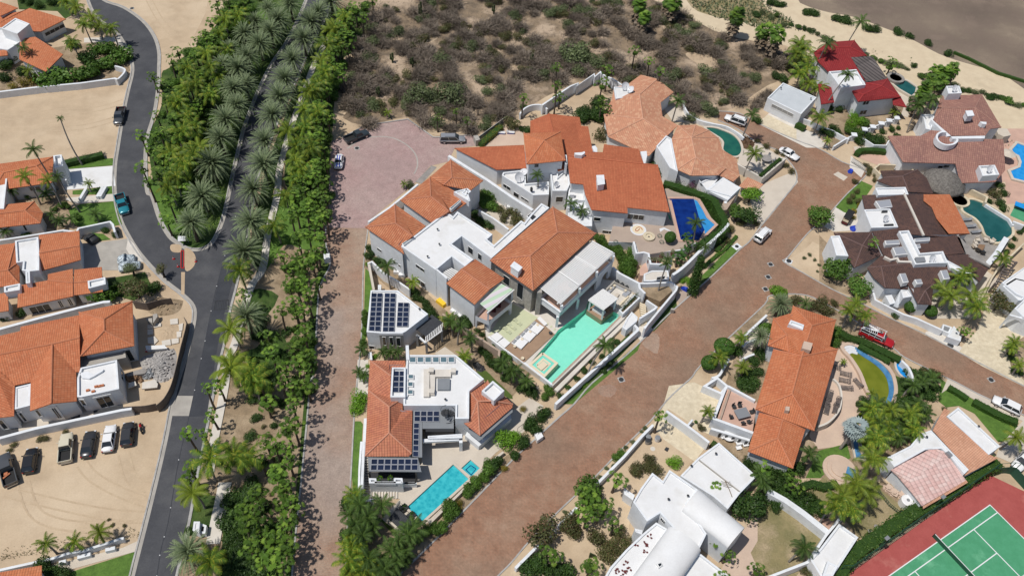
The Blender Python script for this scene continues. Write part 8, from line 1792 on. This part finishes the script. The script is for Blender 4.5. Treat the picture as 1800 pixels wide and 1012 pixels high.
bush('frangipani','B','535,770',2.6,'dense flowering tree at the corner of the orange gabled row',None,2.4);tree('olive','B','700,720',2.8,3.2,'loose olive green tree on the lawn above the construction yard');tree('desert','B','680,620',1.6,2.6,'thin feathery tree drooping over the patterned car covers');bush('dark','B','800,730',1.6,'dark shrub beside the brown mesh screen');tree('olive','B','840,630',1.3,2.4,'sparse thin tree overhanging the curved road kerb')
bushes('dark','B','550,425 600,450 110,860 20,880',.9,'shrubs_car_wall',.8);bushes('dark','B','130,460 590,720',1.0,'shrubs_row')
palms('small','D:265,830 D:430,820 D:570,765',3.2,'planter_palms',1.05);bushes('dark','D','240,960 290,990 340,1000',1.4,'shrubs_bottom_left');bushes('olive','D','230,228 260,225 370,195 55,295 80,265',.7,'weeds_wall',.5)
bushes('olive','D','620,690 710,722 640,720',.35,'tufts_lot',.3);bushes('dark','D','1080,755 1100,760',.9,'verge_bush');
mb=MB()
for i in range(380):
 k=rnd.random();x,y=rnd.uniform(0,250),0
 x=rnd.uniform(0,245);y=985-x*.17-abs(rnd.gauss(0,9));p=W(x,y,.05);a=rnd.uniform(0,6);d=Vc((cos(a),sin(a),1.2))*rnd.uniform(.08,.25);e=Vc((-sin(a),cos(a),0))*.05;mb.add([p-e,p+e,p+d],[(0,1,2)])
solo('dry_weeds',mb,'leaf_olive','scattered dry weeds along the lower edge of the sand car park','weeds',kind='stuff')
# ======== centre gardens
palms('fan','G:870,120 G:1020,72 G:1105,140',3.6,'desert_edge_fans',.62);palm('small',*PX('G','470,85')[0],1.3,None,'yellow green young palm on the sand above the cul-de-sac',.75)
for i,s in enumerate(('812,130','797,190','905,150','1197,105')):
 p=WP('G',s)[0];t=thing('palm_stump',(p.x,p.y,0),'bare dark palm stump on the sand above the cul-de-sac, '+('upper left','lower left','middle','far right')[i],'stump','bare palm stumps');mb=MB();mb.tube([(p.x,p.y,0),(p.x,p.y,1.3)],[.22,.16],8);part('trunk',mb,'bark_palm',t);mb=MB()
 for k in range(16):a=k*.8;o=Vc((p.x,p.y,1.2));d=Vc((cos(a)*.45,sin(a)*.45,rnd.uniform(-.5,.2)));e=Vc((-sin(a),cos(a),0))*.1;mb.add([o-e,o+e,o+d],[(0,1,2)])
 part('dead_fronds',mb,'dead_frond',t)
palms('fan','Z1:285,425 Z1:285,540 Z1:75,615 Z1:780,318 Z1:870,385 Z1:940,450',7.0,'desert_fans',.85);palms('fan','Z1:610,445 Z1:575,530 Z1:570,640 Z1:600,690',5.5,'salmon_fans',1.0)
palm('fan',*PX('Z1','300,610')[0],3.5,None,'lower green fan palm beside the climbing white wall',1.)
palms('bigfan','Z1:1030,20 Z1:1425,100 Z1:1600,200 Z1:1680,215 Z1:810,30',6.0,'skirted_fans',1.15);palms('bigfan','Z1:840,110 Z1:990,10',4.5,'skirted_fans',.9)
bush('olive','H','550,165',2.3,'grey olive bush at the foot of the glass fence');bushes('dark','H','650,40 640,210 680,220 460,190',1.1,'shrubs_back_garden');hedge('G','1215,330 1260,290 1330,230 1385,185',1.5,1.0,'yellow brown hedge along the glass fence','leaf_yellow',dens=18)
bushes('dark','H','1130,60 1180,90 1230,110 1110,110 1290,90',1.9,'shrubs_salmon_side');bush('olive','H','1260,260',2.0,'grey thin bush between the rust roof and salmon roof');bushes('dark','O','60,430 40,330 20,400',1.9,'shrubs_salmon_left')
bushes('broad','H','330,740 370,790 400,740 300,800 350,830 400,850',1.6,'court_plants_top');bushes('olive','H','450,860 500,900 540,870 590,900 610,950 560,960 480,940',1.35,'court_plants_low');bushes('dark','H','250,900 290,940 340,970 380,1000 350,930',1.1,'court_plants_left')
palm('coco_dark',*PX('H','755,590')[0],7.0,None,'dark palm rising in front of the square tower',.6);palm('coco_dark',*PX('H','1030,820')[0],5.5,None,'left of two palms behind the great hip roof',.62);palm('coco_dark',*PX('H','1115,880')[0],5.0,None,'right of two palms behind the great hip roof',.68)
palm('small',*PX('G','600,660')[0],1.2,None,'grey green agave like clump beside the cul-de-sac, left',.7);bush('desert','G','640,660',1.1,'silvery spiky shrub clump beside the cul-de-sac')
palm('coco_dark',*PX('I','230,590')[0],5.5,None,'dark palm over the villa side path',.8);palm('coco',*PX('I','440,718')[0],3.0,None,'small bright palm against the long villa wall',.5)
bushes('dark','I','90,440 120,470 80,500 150,530 180,560 430,780 470,800 500,850 540,880 560,930 590,960 620,990 460,840',1.0,'villa_side_shrubs');bushes('bright','I','75,575 70,500',.7,'lane_bright');
bushes('broad','L','100,320 100,400 95,480 85,560 100,370',.9,'lane_column',1.4);palms('small_dark','L:75,620 L:50,800 L:95,830',1.8,'lane_palms',.9);palms('coco_dark','L:245,640 L:300,640 L:365,640',2.4,'block_palms',.62)
bushes('bright','L','180,670 120,750',.6,'lane_small_bright');bush('bright','M','130,400',1.7,'large bright green bush beside the lane at the tiled house',None,1.9);bush('bright','M','110,470',1.5,'second bright green bush beside the lane, below the large one',None,1.6)
palms('coco_dark','L:800,395 L:875,430 L:950,530 L:1215,730 L:1280,790',4.2,'garden_palms',.72);palms('coco','L:900,680 L:770,380',2.6,'garden_palms_low',.6);palms('coco_dark','K:460,700 K:545,770 K:640,840',3.2,'stair_palms',.7)
bushes('dark','K','300,600 340,640 370,690 410,720 480,800 600,880 660,900 180,380 150,360 700,930',1.2,'palm_garden_shrubs');bushes('broad','K','470,620 500,650 520,600 810,890 830,930 790,950',.9,'pool_wall_shrubs');bushes('dark','K','120,330 170,370 210,400 260,440 300,470 330,510 400,550',.6,'wall_foot_shrubs',.6)
heap('black_rocks','L','975,725 1020,725 1075,770 1050,795 1000,790 975,760',.35,'black_rock','dark bed of black rocks in the palm garden','rocks',120,(.15,.4))
bushes('dark','K','900,950 960,880 1030,810 1090,750 1150,690 1220,640 1330,530 1290,560',.75,'channel_shrubs',.6)
palm('coco_dark',*PX('K','1245,560')[0],7.2,None,'dark palm leaning over the white wall beside the main brick road',.75,lean=(.6,1.6));palm('coco_dark',*PX('J','1400,520')[0],8.0,None,'tall thin palm in the triangular planted court',.6,lean=(1.2,.6))
bushes('dark','K','1230,750 1280,700',.7,'verge_shrubs',.5);bushes('bright','K','1100,850 1080,870',.5,'verge_bright',.3);bushes('olive','J','1230,690 1330,690 1420,690',.6,'tri_court')
bushes('broad','J','1040,430 1060,480 1090,530 1120,580 1140,520 1150,440 1080,560 1130,480',1.5,'terrace_creeper',2.0);bushes('broad','J','900,330 930,370 960,400 1020,410',1.2,'villa_back_green',1.4)
t=thing('slender_tree',WP('Q','485,325')[0],'tall slender dark tree leaning over the entrance path','tree');A=WP('Q','488,325')[0];B_=WP('Q','560,60',7.0)[0];mb=MB();mb.tube([A,A.lerp(B_,.5),B_],[.15,.1,.05],6);part('trunk',mb,'bark_dark',t);mb=MB()
for i in range(3600):k=rnd.random();c_=A.lerp(B_,k);v=Vc((rnd.gauss(0,1),rnd.gauss(0,1),rnd.gauss(0,.6))).normalized()*rnd.uniform(.5,1.15)*(1.1-.45*k);p=c_+v+Vc((0,0,.3));d=Vc((rnd.gauss(0,1),rnd.gauss(0,1),rnd.gauss(0,1))).normalized()*.16;e=d.cross(v).normalized()*.09;mb.add([p-d,p-e,p+d,p+e],[(0,1,2,3)])
part('crown',mb,'leaf_dark',t)
bushes('bright','Q','420,225 460,215 480,240',.9,'entrance_bright',.7);hedge('Q','580,120 620,80 680,30 715,0 P:1180,850 P:1250,780 P:1330,690',.8,.5,'narrow bright green hedge strip along the road terraces','leaf_bright',dens=20,sz=.18);hedge('P','1180,800 1230,740 1260,700',1.0,.6,'reddish brown low planting under the curved white wall','leaf_brown')
hedge('P','790,290 900,320 1000,355 1090,385 1160,420 1190,470 1225,540 1250,590 1235,640 1160,690 1090,730 1070,750',1.7,3.2,'long dark green hedge curving around the royal blue pool','leaf_hedge',sm=2,dens=16,sz=.22,pt_h=3.2)
bush('purple','P','930,262',2.6,'purple flowering bougainvillea behind the pool hedge',None,2.4);bush('purple','P','985,290',1.9,'smaller purple bougainvillea beside the white pavilion',None,2.2);bushes('dark','P','730,160 770,190 740,220 800,230',1.6,'dark_between_roofs')
bush('ball','P','835,705',2.0,'dark clipped square bush on the brown terrace beside the pool',None,2.2,z=2.2)
palm('coco_dark',*PX('P','1025,600')[0],6.5,None,'dark palm leaning over the royal blue pool',.72);palm('coco_dark',*PX('P','1095,780')[0],5.5,None,'dark palm at the curved white wall below the pool',.55);palms('fan_dark','P:960,700 P:940,820 P:900,850 P:985,760',3.4,'pool_corner_fans',.85)
palm('coco_dark',*PX('P','815,870')[0],4.2,None,'dark palm over the walled garden court',.5)
tree('bright','P','1440,375',2.6,2.6,'bright lime green round tree beside the concrete driveway');tree('dark','P','1420,530',2.8,2.6,'dark spreading tree above the concrete driveway wall');tree('broad','P','1340,520',2.2,2.2,'mid green tree between the white pavilion and the driveway');bushes('olive','P','1290,640 1250,720 1360,590 1480,600',1.1,'drive_edge',.8)
hedge('O','1250,880 1330,810 1400,755',.8,.5,'green trimmed hedge on the dining terrace wall','leaf_hedge',z=2.0,pt_h=.3);bushes('olive','O','1230,620 1300,660 1370,700 1420,720 1440,800 1480,850',.9,'drive_plants')
palm('coco_dark',*PX('O','640,330')[0],6,None,'palm between the salmon roofs and the balustrade',.8);palm('coco_dark',*PX('O','1190,430')[0],7,None,'dark windblown palm beside the garage apron',.78,lean=(-.9,.3));palm('coco',*PX('O','1205,720')[0],6,None,'grey green palm on the dining terrace',.7)
heap('planting_bed','O','1095,600 1150,590 1210,640 1190,680 1120,680',.5,'leaf_brown','reddish brown planting bed beside the kidney pool','planting bed',80,(.2,.5))
palms('coco_dark','N:230,470 N:150,540 N:210,610 N:290,570 N:330,640 N:250,700 N:190,640 N:400,470',3.4,'bottom_palms',.82)
palms('coco','N:170,800 N:230,860 N:150,900 N:190,760 N:210,950 N:280,960 N:190,410',2.8,'bottom_yellow_palms',.72);palms('coco_dark','N:520,740 N:600,700 N:560,830 N:470,820 N:640,660 N:350,920 N:420,960 N:500,900 N:300,880',3.2,'bottom_palms_right',.8)
bushes('dark','N','130,450 130,700 140,980 330,980 480,990 680,720 560,900',1.3,'bottom_shrubs')
bushes('broad','N','920,480 900,540 960,520 1080,330 1060,370 1110,310 860,640 820,650 750,660 1180,260 1200,200 1220,150',1.2,'wall_creepers',1.4);bushes('yellow','N','1000,450 1150,260 730,670 990,500 1090,270',.7,'yellow_creepers')
bush('bright','M','1160,700',2.1,'large bright green bush at the end of the pale patio',None,1.8);bush('bright','M','1230,670',1.4,'smaller bright green bush at the end of the pale patio',None,1.4);bushes('dark','M','1330,600 1350,560 1300,690 1420,540 1440,510 1290,730 1230,800 1060,900 1100,860 1390,620',1.2,'road_creepers',1.4);bushes('yellow','M','1360,580 1160,900 1290,480',.7,'road_yellow')
t=thing('ramp_handrail',WP('M','1320,570',1.0)[0],'thin black handrail along the patio ramp above the road','handrail');P=WP('M','1255,615 1380,520 1400,535 1400,545',1.2);mb=MB();mb.tube(P,.035,5);[mb.tube([q,(q.x,q.y,.1)],.03,4)for q in[P[0].lerp(P[1],k/4)for k in range(5)]];part('rail',mb,'metal_dark',t)
# ======== right side
bush('ball','U','168,285',3.1,'larger of two round clipped bushes beside the main road',None,3.0);bush('ball','U','85,372',2.5,'smaller of two round clipped bushes beside the main road',None,2.5);bush('bright','Q','1135,300',2.0,'bright green round bush at the road junction corner',None,1.8)
palm('date',*PX('U','480,50')[0],3.0,None,'grey green date palm at the corner of the orange hip roof',.75);palm('date',*PX('U','368,225')[0],4.2,None,'grey green date palm by the front path of the orange hip roof',.62);palm('coco',*PX('U','262,235')[0],3.4,None,'yellow green palm beside the larger round bush',.5);palm('coco',*PX('U','140,345')[0],3.2,None,'yellow green palm in front of the round bushes',.6);palm('coco',*PX('U','270,395')[0],3.0,None,'yellow green palm in the front garden of the orange hip roof',.55)
palm('coco_dark',*PX('U','620,45')[0],2.6,None,'dark palm behind the top of the orange hip roof',.6);palms('coco','U:900,45 U:860,80 U:950,110',4.6,'truck_palms',.68)
bushes('dark','U','300,430 330,470 270,470 350,420 320,510 290,500 340,360 370,320 240,300 430,170',1.3,'front_garden',1.1);bushes('olive','U','560,20 660,55 700,70 740,80 720,30 780,40',1.3,'junction_shrubs');bushes('broad','U','770,220 790,190 420,190 390,180 780,260',1.1,'roof_edge_shrubs')
hedge('U','790,180 860,225 930,245 1010,280 1080,315 1150,350',1.6,1.1,'long dark hedge between the red truck and the algae pool','leaf_dark',sm=2);hedge('U','920,270 980,305 1040,335 1090,362',1.2,1.1,'shorter clipped hedge along the algae pool coping','leaf_hedge')
palm('small',*PX('U','830,365')[0],1.2,None,'tiny palm on the salmon terrace beside the algae pool',.5);bushes('dark','U','945,580 960,600 930,600',.9,'terrace_dark');palm('small',*PX('U','990,540')[0],2.4,None,'young palm at the waist of the algae pool',.7)
palm('silver',*PX('U','900,735')[0],4.5,None,'large silver blue fan palm above the salmon terrace',1.05,lean=(.8,1.4))
palms('coco','U:1010,800 U:990,910 X:420,560 X:380,610 X:500,490 X:560,540 X:470,640',5.2,'court_cocos',.85);palms('coco_dark','U:640,880 X:640,230',4.5,'lawn_palms',.78);palms('fan','U:390,960 X:130,440 X:150,490',3.8,'lawn_fans',.85)
palms('coco','X:590,60 X:700,70 X:810,90 X:690,180 X:830,180 X:620,130',3.6,'pink_house_cocos',.7);palms('small_dark','X:560,60 X:620,30 X:680,60 X:740,90 X:800,60 X:860,40 X:700,140 X:640,150 X:780,160 X:840,120 X:900,90 X:660,200 X:740,220 X:820,200 X:590,110 Y:560,640 Y:620,620 Y:680,600',2.6,'pink_house_palms',1.15)
bushes('dark','Y','560,560 600,590 650,560 700,580 520,620 600,640 690,650 640,700 560,720 500,750 460,780 580,800 500,850 430,820 620,780 680,700',1.5,'pink_house_shrubs',1.2);bushes('olive','Y','620,560 680,560 720,580 560,580',1.1,'road_olive')
bushes('dark','U','300,930 350,960 450,960 420,990 520,1000 590,960 500,960',1.4,'under_orange_roof');hedge('U','100,810 160,850 230,910',1.2,.9,'olive green hedge beside the white flat roof','leaf_olive');palm('coco',*PX('U','78,645')[0],3.2,None,'small palm on the flagstone drive corner beside the pink terrace',.45);bush('olive','U','40,730',.9,'small round brown green bush on the flagstone drive')
bush('ball','U','10,700',.5,'very small dark bush at the white wall spur');bushes('dark','X','130,560 170,590 200,620 160,540 100,540 270,600 290,640 220,560',1.4,'wall_corner');hedge('X','195,500 260,480 330,500 400,480',1.4,1.0,'trimmed green hedge under the coconut palms','leaf_hedge');hedge('X','230,640 270,600 310,590',1.4,.9,'small green hedge beside the pink paved corner','leaf_hedge')
hedge('X','400,1005 470,900 560,830 640,775 740,705 840,640 930,585 1020,530 1130,460 1230,400 1320,355',2.3,1.9,'very long dark green hedge along the tennis court fence','leaf_broad',dens=16,sz=.3)
palm('coco_dark',*PX('X','205,850')[0],3.8,None,'small dark palm in the dry garden beside the outbuilding',.75,lean=(.5,1.0));palm('coco',*PX('X','1415,225')[0],4.5,None,'yellow palm at the right edge beside the street',.7);bushes('olive','X','210,960 240,990',1.0,'bottom_dry')
hedge('Y','790,645 860,685 910,720',1.2,.8,'dark green hedge on the long lawn, left piece','leaf_hedge');hedge('Y','950,735 1040,785 1130,830 1230,870',1.5,.9,'dark green hedge on the long lawn, right piece beside the hatchback','leaf_hedge')
bushes('olive','X','580,40 1010,60',.8,'lawn_corner')
tree('broad','O0','1445,381',3.0,3.0,'round dark green tree at the bend of the brick road');tree('broad','O0','1467,466',3.4,2.8,'wide dark green tree at the dry corner garden');tree('broad','O0','1511,503',2.6,2.6,'dark green tree on the pavement below the maroon house');palm('fan',*PX('T','335,545')[0],7,None,'fan palm growing through the maroon roof',.8)
palms('coco','T:900,740 T:860,770 T:760,840 T:800,880 T:940,880 T:960,940',4.4,'maroon_cocos',.85);bush('ball','T','560,940',2.0,'round clipped bush below the maroon hip roof, left of two');bush('ball','T','685,968',2.0,'round clipped bush below the maroon hip roof, right of two')
tree('olive','T','1120,900',3.0,2.8,'olive and reddish tree beside the white house at the right edge');palm('coco',*PX('T','1125,645')[0],3.5,None,'grey palm between the kidney pool and the right edge pergola',.6);bush('olive','T','1085,240',1.8,'pale grey bush beside the right edge patio');bushes('dark','T','1110,300 1050,290 1130,330 1140,240 1110,190',1.1,'pool_garden_dark');palm('small',*PX('T','890,170')[0],1.5,None,'small palm beside the thatched palapa',.5)
hedge('T','560,65 610,50 660,60 720,85',2.0,1.6,'domed green hedge between the maroon and mauve roofs','leaf_broad',sm=2);bushes('olive','T','230,230 210,260 190,290 240,290 220,170 300,120 310,90 340,160',.9,'maroon_front');bushes('yellow','T','215,350 240,360 210,390 245,320',.7,'maroon_yellow');bushes('dark','T','400,930 470,990 1230,480 1200,520 1180,560 1150,600 1250,460',.8,'far_right_hedges')
palms('fan','Y:905,300 Y:880,290',2.6,'service_fans',.6);palms('coco','Y:1200,370 Y:1230,510 Y:1180,400',2.8,'edge_palms',.6);bushes('dark','Y','1180,430 1190,470 1240,560 1200,550',.7,'edge_shrubs')
hedge('S','30,785 60,760 150,755 255,765',1.4,1.1,'rounded dark green hedge in front of the mauve house','leaf_hedge',sm=2);bushes('dark','S','120,650 160,680 200,700 230,620 300,600 100,640 340,650 350,590',.9,'mauve_front');bushes('olive','S','40,700 100,880 130,920 180,960 60,640 220,560',.8,'mauve_olive')
palms('bigfan','S:640,160 S:700,170 S:760,150 S:600,230 S:680,240 S:560,290 S:540,330',6.5,'beach_fans',.95);palm('coco_dark',*PX('S','600,380')[0],7.5,None,'large dark coconut palm between red and mauve houses',1.05,lean=(1.5,.5));palm('coco_dark',*PX('S','500,420')[0],6.5,None,'second dark coconut palm between red and mauve houses',.95,lean=(1.5,.5));palm('fan',*PX('S','300,95')[0],3,None,'low fan palm on the beach sand behind the red house',1.25)
palm('coco_dark',*PX('R','590,210')[0],9,None,'tall dark palm over the left of the red roof',.95,lean=(1.0,.6));palm('coco_dark',*PX('R','850,40')[0],9,None,'tall dark palm at the top behind the red roof',1.0,lean=(.3,1.2));palm('coco_dark',*PX('R','745,450')[0],10,None,'tall grey trunked palm in front of the red house',.85,lean=(.4,2.6))
palms('coco','R:370,220 R:350,290 R:420,330 R:440,400 R:380,440 R:400,250',5,'red_left_cocos',.95);palms('coco','R:520,550 R:530,780 R:450,520',4.4,'red_front_cocos',.8);palms('small','R:590,960 R:1110,740',2,'red_small',.9)
bushes('bright','R','800,760 850,800 780,820',1.7,'red_bright',1.7);bushes('broad','R','880,820 760,880 820,890',1.6,'red_broad');bushes('dark','R','640,860 680,900 700,640 740,620 560,880 620,900 850,950 930,930 960,960 1010,940 450,600 620,700 680,700 1230,700 1270,640 200,450 250,470',1.4,'red_dark');hedge('R','355,815 425,850',1.4,1.2,'small clipped hedge beside the flat roofed garage');bushes('dark','R','30,790 60,800',1.0,'garage_left')
bushes('twig','R','100,610 60,650 140,580 30,690',1.6,'garage_twigs')
palm('fan',*PX('V','845,100')[0],4.6,None,'fan palm standing at the white courtyard gate',.85);palms('fan','V:420,540 V:470,600 V:400,620 V:450,560 V:500,640 V:420,670',4.6,'dense_fans',1.0);bush('broad','V','440,530',2.6,'dense green tree crown at the wall of the dry garden',None,2.6)
palm('fan',*PX('V','605,460')[0],4.5,None,'fan palm with large leaves beside the white porch',.95);palms('fan','V:535,610 V:575,710',4.2,'garden_fans_mid',.9);palms('fan','V:235,900 V:200,880 V:450,960',3.6,'garden_fans_low',.95)
tree('olive','V','170,760',3.2,2.6,'loose olive tree leaning over the wall at the main road');bushes('dark','V','150,940 200,970 80,980 120,960 300,980 270,1000',1.6,'garden_dark');bushes('olive','V','560,830 600,860 640,820 520,870 480,800 600,760 560,920 340,730 320,700 360,760',1.6,'garden_olive');bushes('dark','X','60,500 90,470 20,480 40,610 80,560',1.5,'wall_corner');bushes('bright','V','925,360 440,950',1.2,'garden_bright',1.2);bushes('olive','V','780,340 720,400 760,390 800,370 820,410 700,420',1.2,'porch_olive');bushes('broad','V','625,315 600,340',.8,'wall_green');bushes('desert','V','580,380 650,280 540,400 500,450 470,470 510,510 690,250 760,170 740,190 300,650',.5,'wall_tufts',.4)
palms('fan','V:1165,500 V:1165,800 V:1235,890 V:1400,970 V:1200,1010',3.8,'courtyard_fans',.72);tree('dark','V','1340,600',3.0,2.6,'dark spreading tree at the end of the flat white roof');palms('coco_dark','V:1410,430 V:1430,480',3.4,'roof_end_palms',.7);bushes('dark','V','1300,640 1420,560 1400,640',1.3,'roof_end_shrubs')
mb=MB()
for i in range(5):a=WP('V','%d,%d'%(440+i*8,905))[0];mb.tube([a,a+Vc((0,0,1.6-.2*i))],.1,6)
solo('cactus_cluster',mb,'leaf_cactus','cluster of dark upright cactus stems in the sandy garden','cactus')
bushes('desert','T','-60,620 -30,650 0,680 30,700 50,750 -90,640 -10,720',.45,'corner_tufts',.4)
for i in range(40):
 k=i/39;x=1330+k*470;y=20+k*150+38*sin(k*2.2)*.5+rnd.gauss(0,4);bush(rnd.choice(('dark','desert','desert','broad')),'O0','%f,%f'%(x,y),rnd.uniform(.7,1.7),None,'beach_line',rnd.uniform(.5,1.1))
bushes('dark','Z3','300,80 340,95 270,85 480,120 520,130 560,140 920,220 1000,250 700,190 760,200 60,20 100,30 20,10 1130,300 1270,370',1.7,'beach_big',1.3)
hedge('S','780,0 900,50 1000,100 1120,160 1250,200 1330,225',.7,.7,'thin dark dune hedge line between beach sand and riverbed','leaf_dark',dens=10)
mb=MB()
for i in range(1500):
 x,y=rnd.uniform(1250,1800),rnd.uniform(0,260);q=PX('O0','1230,40 1400,60 1600,110 1800,230 1800,300 1640,110 1450,60 1300,20')
 if not inpoly(x,y,q)or sin(x*.05)*sin(y*.09+x*.02)<.25:continue
 p=W(x,y,.05);a=rnd.uniform(0,6);d=Vc((cos(a),sin(a),.8))*rnd.uniform(.15,.45);e=Vc((-sin(a),cos(a),0))*.12;mb.add([p-e,p+e,p+d],[(0,1,2)])
for i in range(2600):
 x,y=rnd.uniform(1200,1400),rnd.uniform(-10,50)
 if inpoly(x,y,PX('O0','1205,-30 1215,12 1260,32 1330,48 1390,52 1395,36 1350,12 1310,-30')):p=W(x,y,.05);a=rnd.uniform(0,6);d=Vc((cos(a),sin(a),.8))*rnd.uniform(.3,.7);e=Vc((-sin(a),cos(a),0))*.2;mb.add([p-e,p+e,p+d],[(0,1,2)])
solo('dune_grass',mb,'leaf_desert','scattered low dune plants on the beach sand','dune plants',kind='stuff')
# ======== desert slope
DP=PX('O0','655,-15 640,60 618,112 600,190 645,215 717,200 770,232 850,228 950,150 1040,120 1060,125 1180,165 1225,190 1290,180 1350,130 1430,120 1400,90 1330,80 1210,30 1130,-15')
placed=[]
def desert(n,key,r0,r1,seed,hz=.8,mind=8,zone='d'):
 r_=random.Random(seed);c=0;tr=0
 while c<n and tr<n*80:
  tr+=1;x,y=r_.uniform(600,1430),r_.uniform(-12,232)
  if not inpoly(x,y,DP)or any((x-a)**2+(y-b)**2<mind**2 for a,b in placed):continue
  if sin(x*.023+1.2)*sin(y*.055+x*.012)+.45*sin(x*.06-y*.05)<-.52:continue
  placed.append((x,y));c+=1;r=r_.uniform(r0,r1);band=min(5,int((y+12)/41));bush(key,'O0','%f,%f'%(x,y),r,None,'desert_%s_%d_%d'%(key,band,0 if x<800 else 1 if x<1000 else 2 if x<1200 else 3),r*hz)
for s,r in(('742,168',4.3),('790,166',4.4),('1022,92',4.8),('1000,100',3.6),('1045,105',3.2),('648,100',2.6),('1240,125',2.6),('1180,130',2.8),('778,100',2.8),('635,150',2.0),('1330,135',2.3),('1240,185',2.2),('1290,160',2.2),('765,168',3.2),('700,55',2.4),('655,50',2.6),('1205,60',2.6),('1270,80',2.0),('1215,205',2.0),('1250,195',2.2),('1040,20',2.8),('880,155',2.2),('845,140',2.0)):
 x,y=map(float,s.split(','));placed.append((x,y));bush('desert','O0',s,r,None,'big_desert',r*.75)
desert(64,'desert',1.0,2.4,21,.8,11);desert(270,'twig',1.5,3.2,22,.75,6);desert(150,'olive',.8,2.0,23,.75,6)
mb=MB();r_=random.Random(5)
for i in range(26000):
 x,y=r_.uniform(590,1440),r_.uniform(-14,240)
 if not inpoly(x,y,DP):continue
 if sin(x*.023+1.2)*sin(y*.055+x*.012)+.45*sin(x*.06-y*.05)<-.42 and r_.random()<.85:continue
 p=W(x,y,.02);
 for _ in range(2):a=r_.uniform(0,6.28);L=r_.uniform(.25,.8);d=Vc((cos(a),sin(a),r_.uniform(.5,1.3))).normalized()*L;e=Vc((-sin(a),cos(a),0))*.045;mb.add([p-e,p+e,p+d],[(0,1,2)])
solo('dry_scrub',mb,'twig','low dry grey brown scrub covering the desert slope','scrub',kind='stuff')
for i,s in enumerate(('740,30','666,170','690,110','725,118','868,25','935,112')):
 p=WP('O0',s)[0];t=thing('cardon_cactus',(p.x,p.y,0),'dark upright columnar cactus on the desert slope, '+('largest, upper left','above the dark pickup','left middle','small, left of the green trees','upper middle','left of the big mesquite')[i],'cactus','columnar cacti');mb=MB();k=1.3 if i==0 else .8
 for j in range(5):a=j*1.3;q=Vc((p.x+.5*cos(a)*(j>0),p.y+.5*sin(a)*(j>0),0));mb.tube([(p.x,p.y,.3*j),(q.x,q.y,.8+.1*j),(q.x,q.y,(3.2-.3*j)*k)],[.2,.2,.14],7)
 part('stems',mb,'leaf_cactus',t)
 # ======== labels from place: each zone says where, the count says which
ZL={
'date_median':('grey green date palm in the median, left of the avenue','palms'),'date_east':('grey green date palm in the row right of the avenue',''),'date_low':('grey green date palm beside the lower avenue',''),'date_top':('date palm in the upper median behind the kerb row',''),
'coco_strip':('yellow green coconut palm between pavement and lane fans',''),'coco_mid':('yellow green coconut palm beside the middle avenue',''),'coco_low':('yellow green coconut palm beside the lower avenue',''),'coco_median':('yellow green coconut palm in the median thicket',''),
'fan_median':('bright fan palm in the median near the curved road',''),'fan_lane_top':('bright fan palm in the outer row by the cul-de-sac',''),'fan_strip_top':('bright fan palm in the inner row above the lane',''),'fan_strip_mid':('bright fan palm left of the middle lane',''),'fan_strip_low':('bright fan palm left of the lower lane',''),'fan_avenue':('small fan palm on the right kerb of the avenue',''),
'under_median':('green understory shrub in the median thicket',''),'fan_strip_fill':('bright fan palm inside the strip left of the cul-de-sac',''),'coco_strip_fill':('coconut palm inside the strip left of the cul-de-sac',''),'fan_mid_fill':('fan palm in the dense part left of the middle lane',''),'fan_low_fill':('fan palm in the lower grove beside the lane',''),'fan_median_fill':('fan palm deep inside the median thicket',''),'coco_median_fill':('coconut palm deep inside the median thicket',''),'dark_under_median':('dark understory shrub in the median thicket',''),'under_strip_top':('green understory shrub left of the cul-de-sac',''),'under_strip_mid':('green understory shrub left of the middle lane',''),'under_low':('dark shrub in the lower grove thicket',''),'under_mid':('dark shrub in the middle of the grove',''),'under_mid_low':('dark shrub in the sandy part of the grove',''),'dry_low':('small dry shrub on the sandy grove floor',''),
'beach_line':('green dune shrub in the line between beach and riverbed',''),'big_desert':('large green desert bush on the scrub slope','')}
for z,lst in REG.items():
 lst.sort(key=lambda e:e[1]);n=len(lst);k0=lst[0][0].name.split('.')[0].replace('_',' ')
 if z in ZL:base=ZL[z][0]
 elif z.startswith('desert_')and z.count('_')==3:
  _,key,band,col=z.split('_');base='%s on the desert slope, %s band, %s part'%(dict(desert='green desert shrub',twig='leafless grey shrub',olive='olive dry shrub')[key],('topmost','second','third','fourth','fifth','lowest')[int(band)],('left','left middle','right middle','right')[int(col)])
 else:base=k0+' '+PLACES.get(z,'in '+z.replace('_',' '))if 'PLACES' in globals()else k0+' in '+z.replace('_',' ')
 kinds={}
 for i,(o,y)in enumerate(lst):
  o['label']=base+(', %s from the top'%ordw(i)if n>1 else '')
  if n>1:o['group']=base
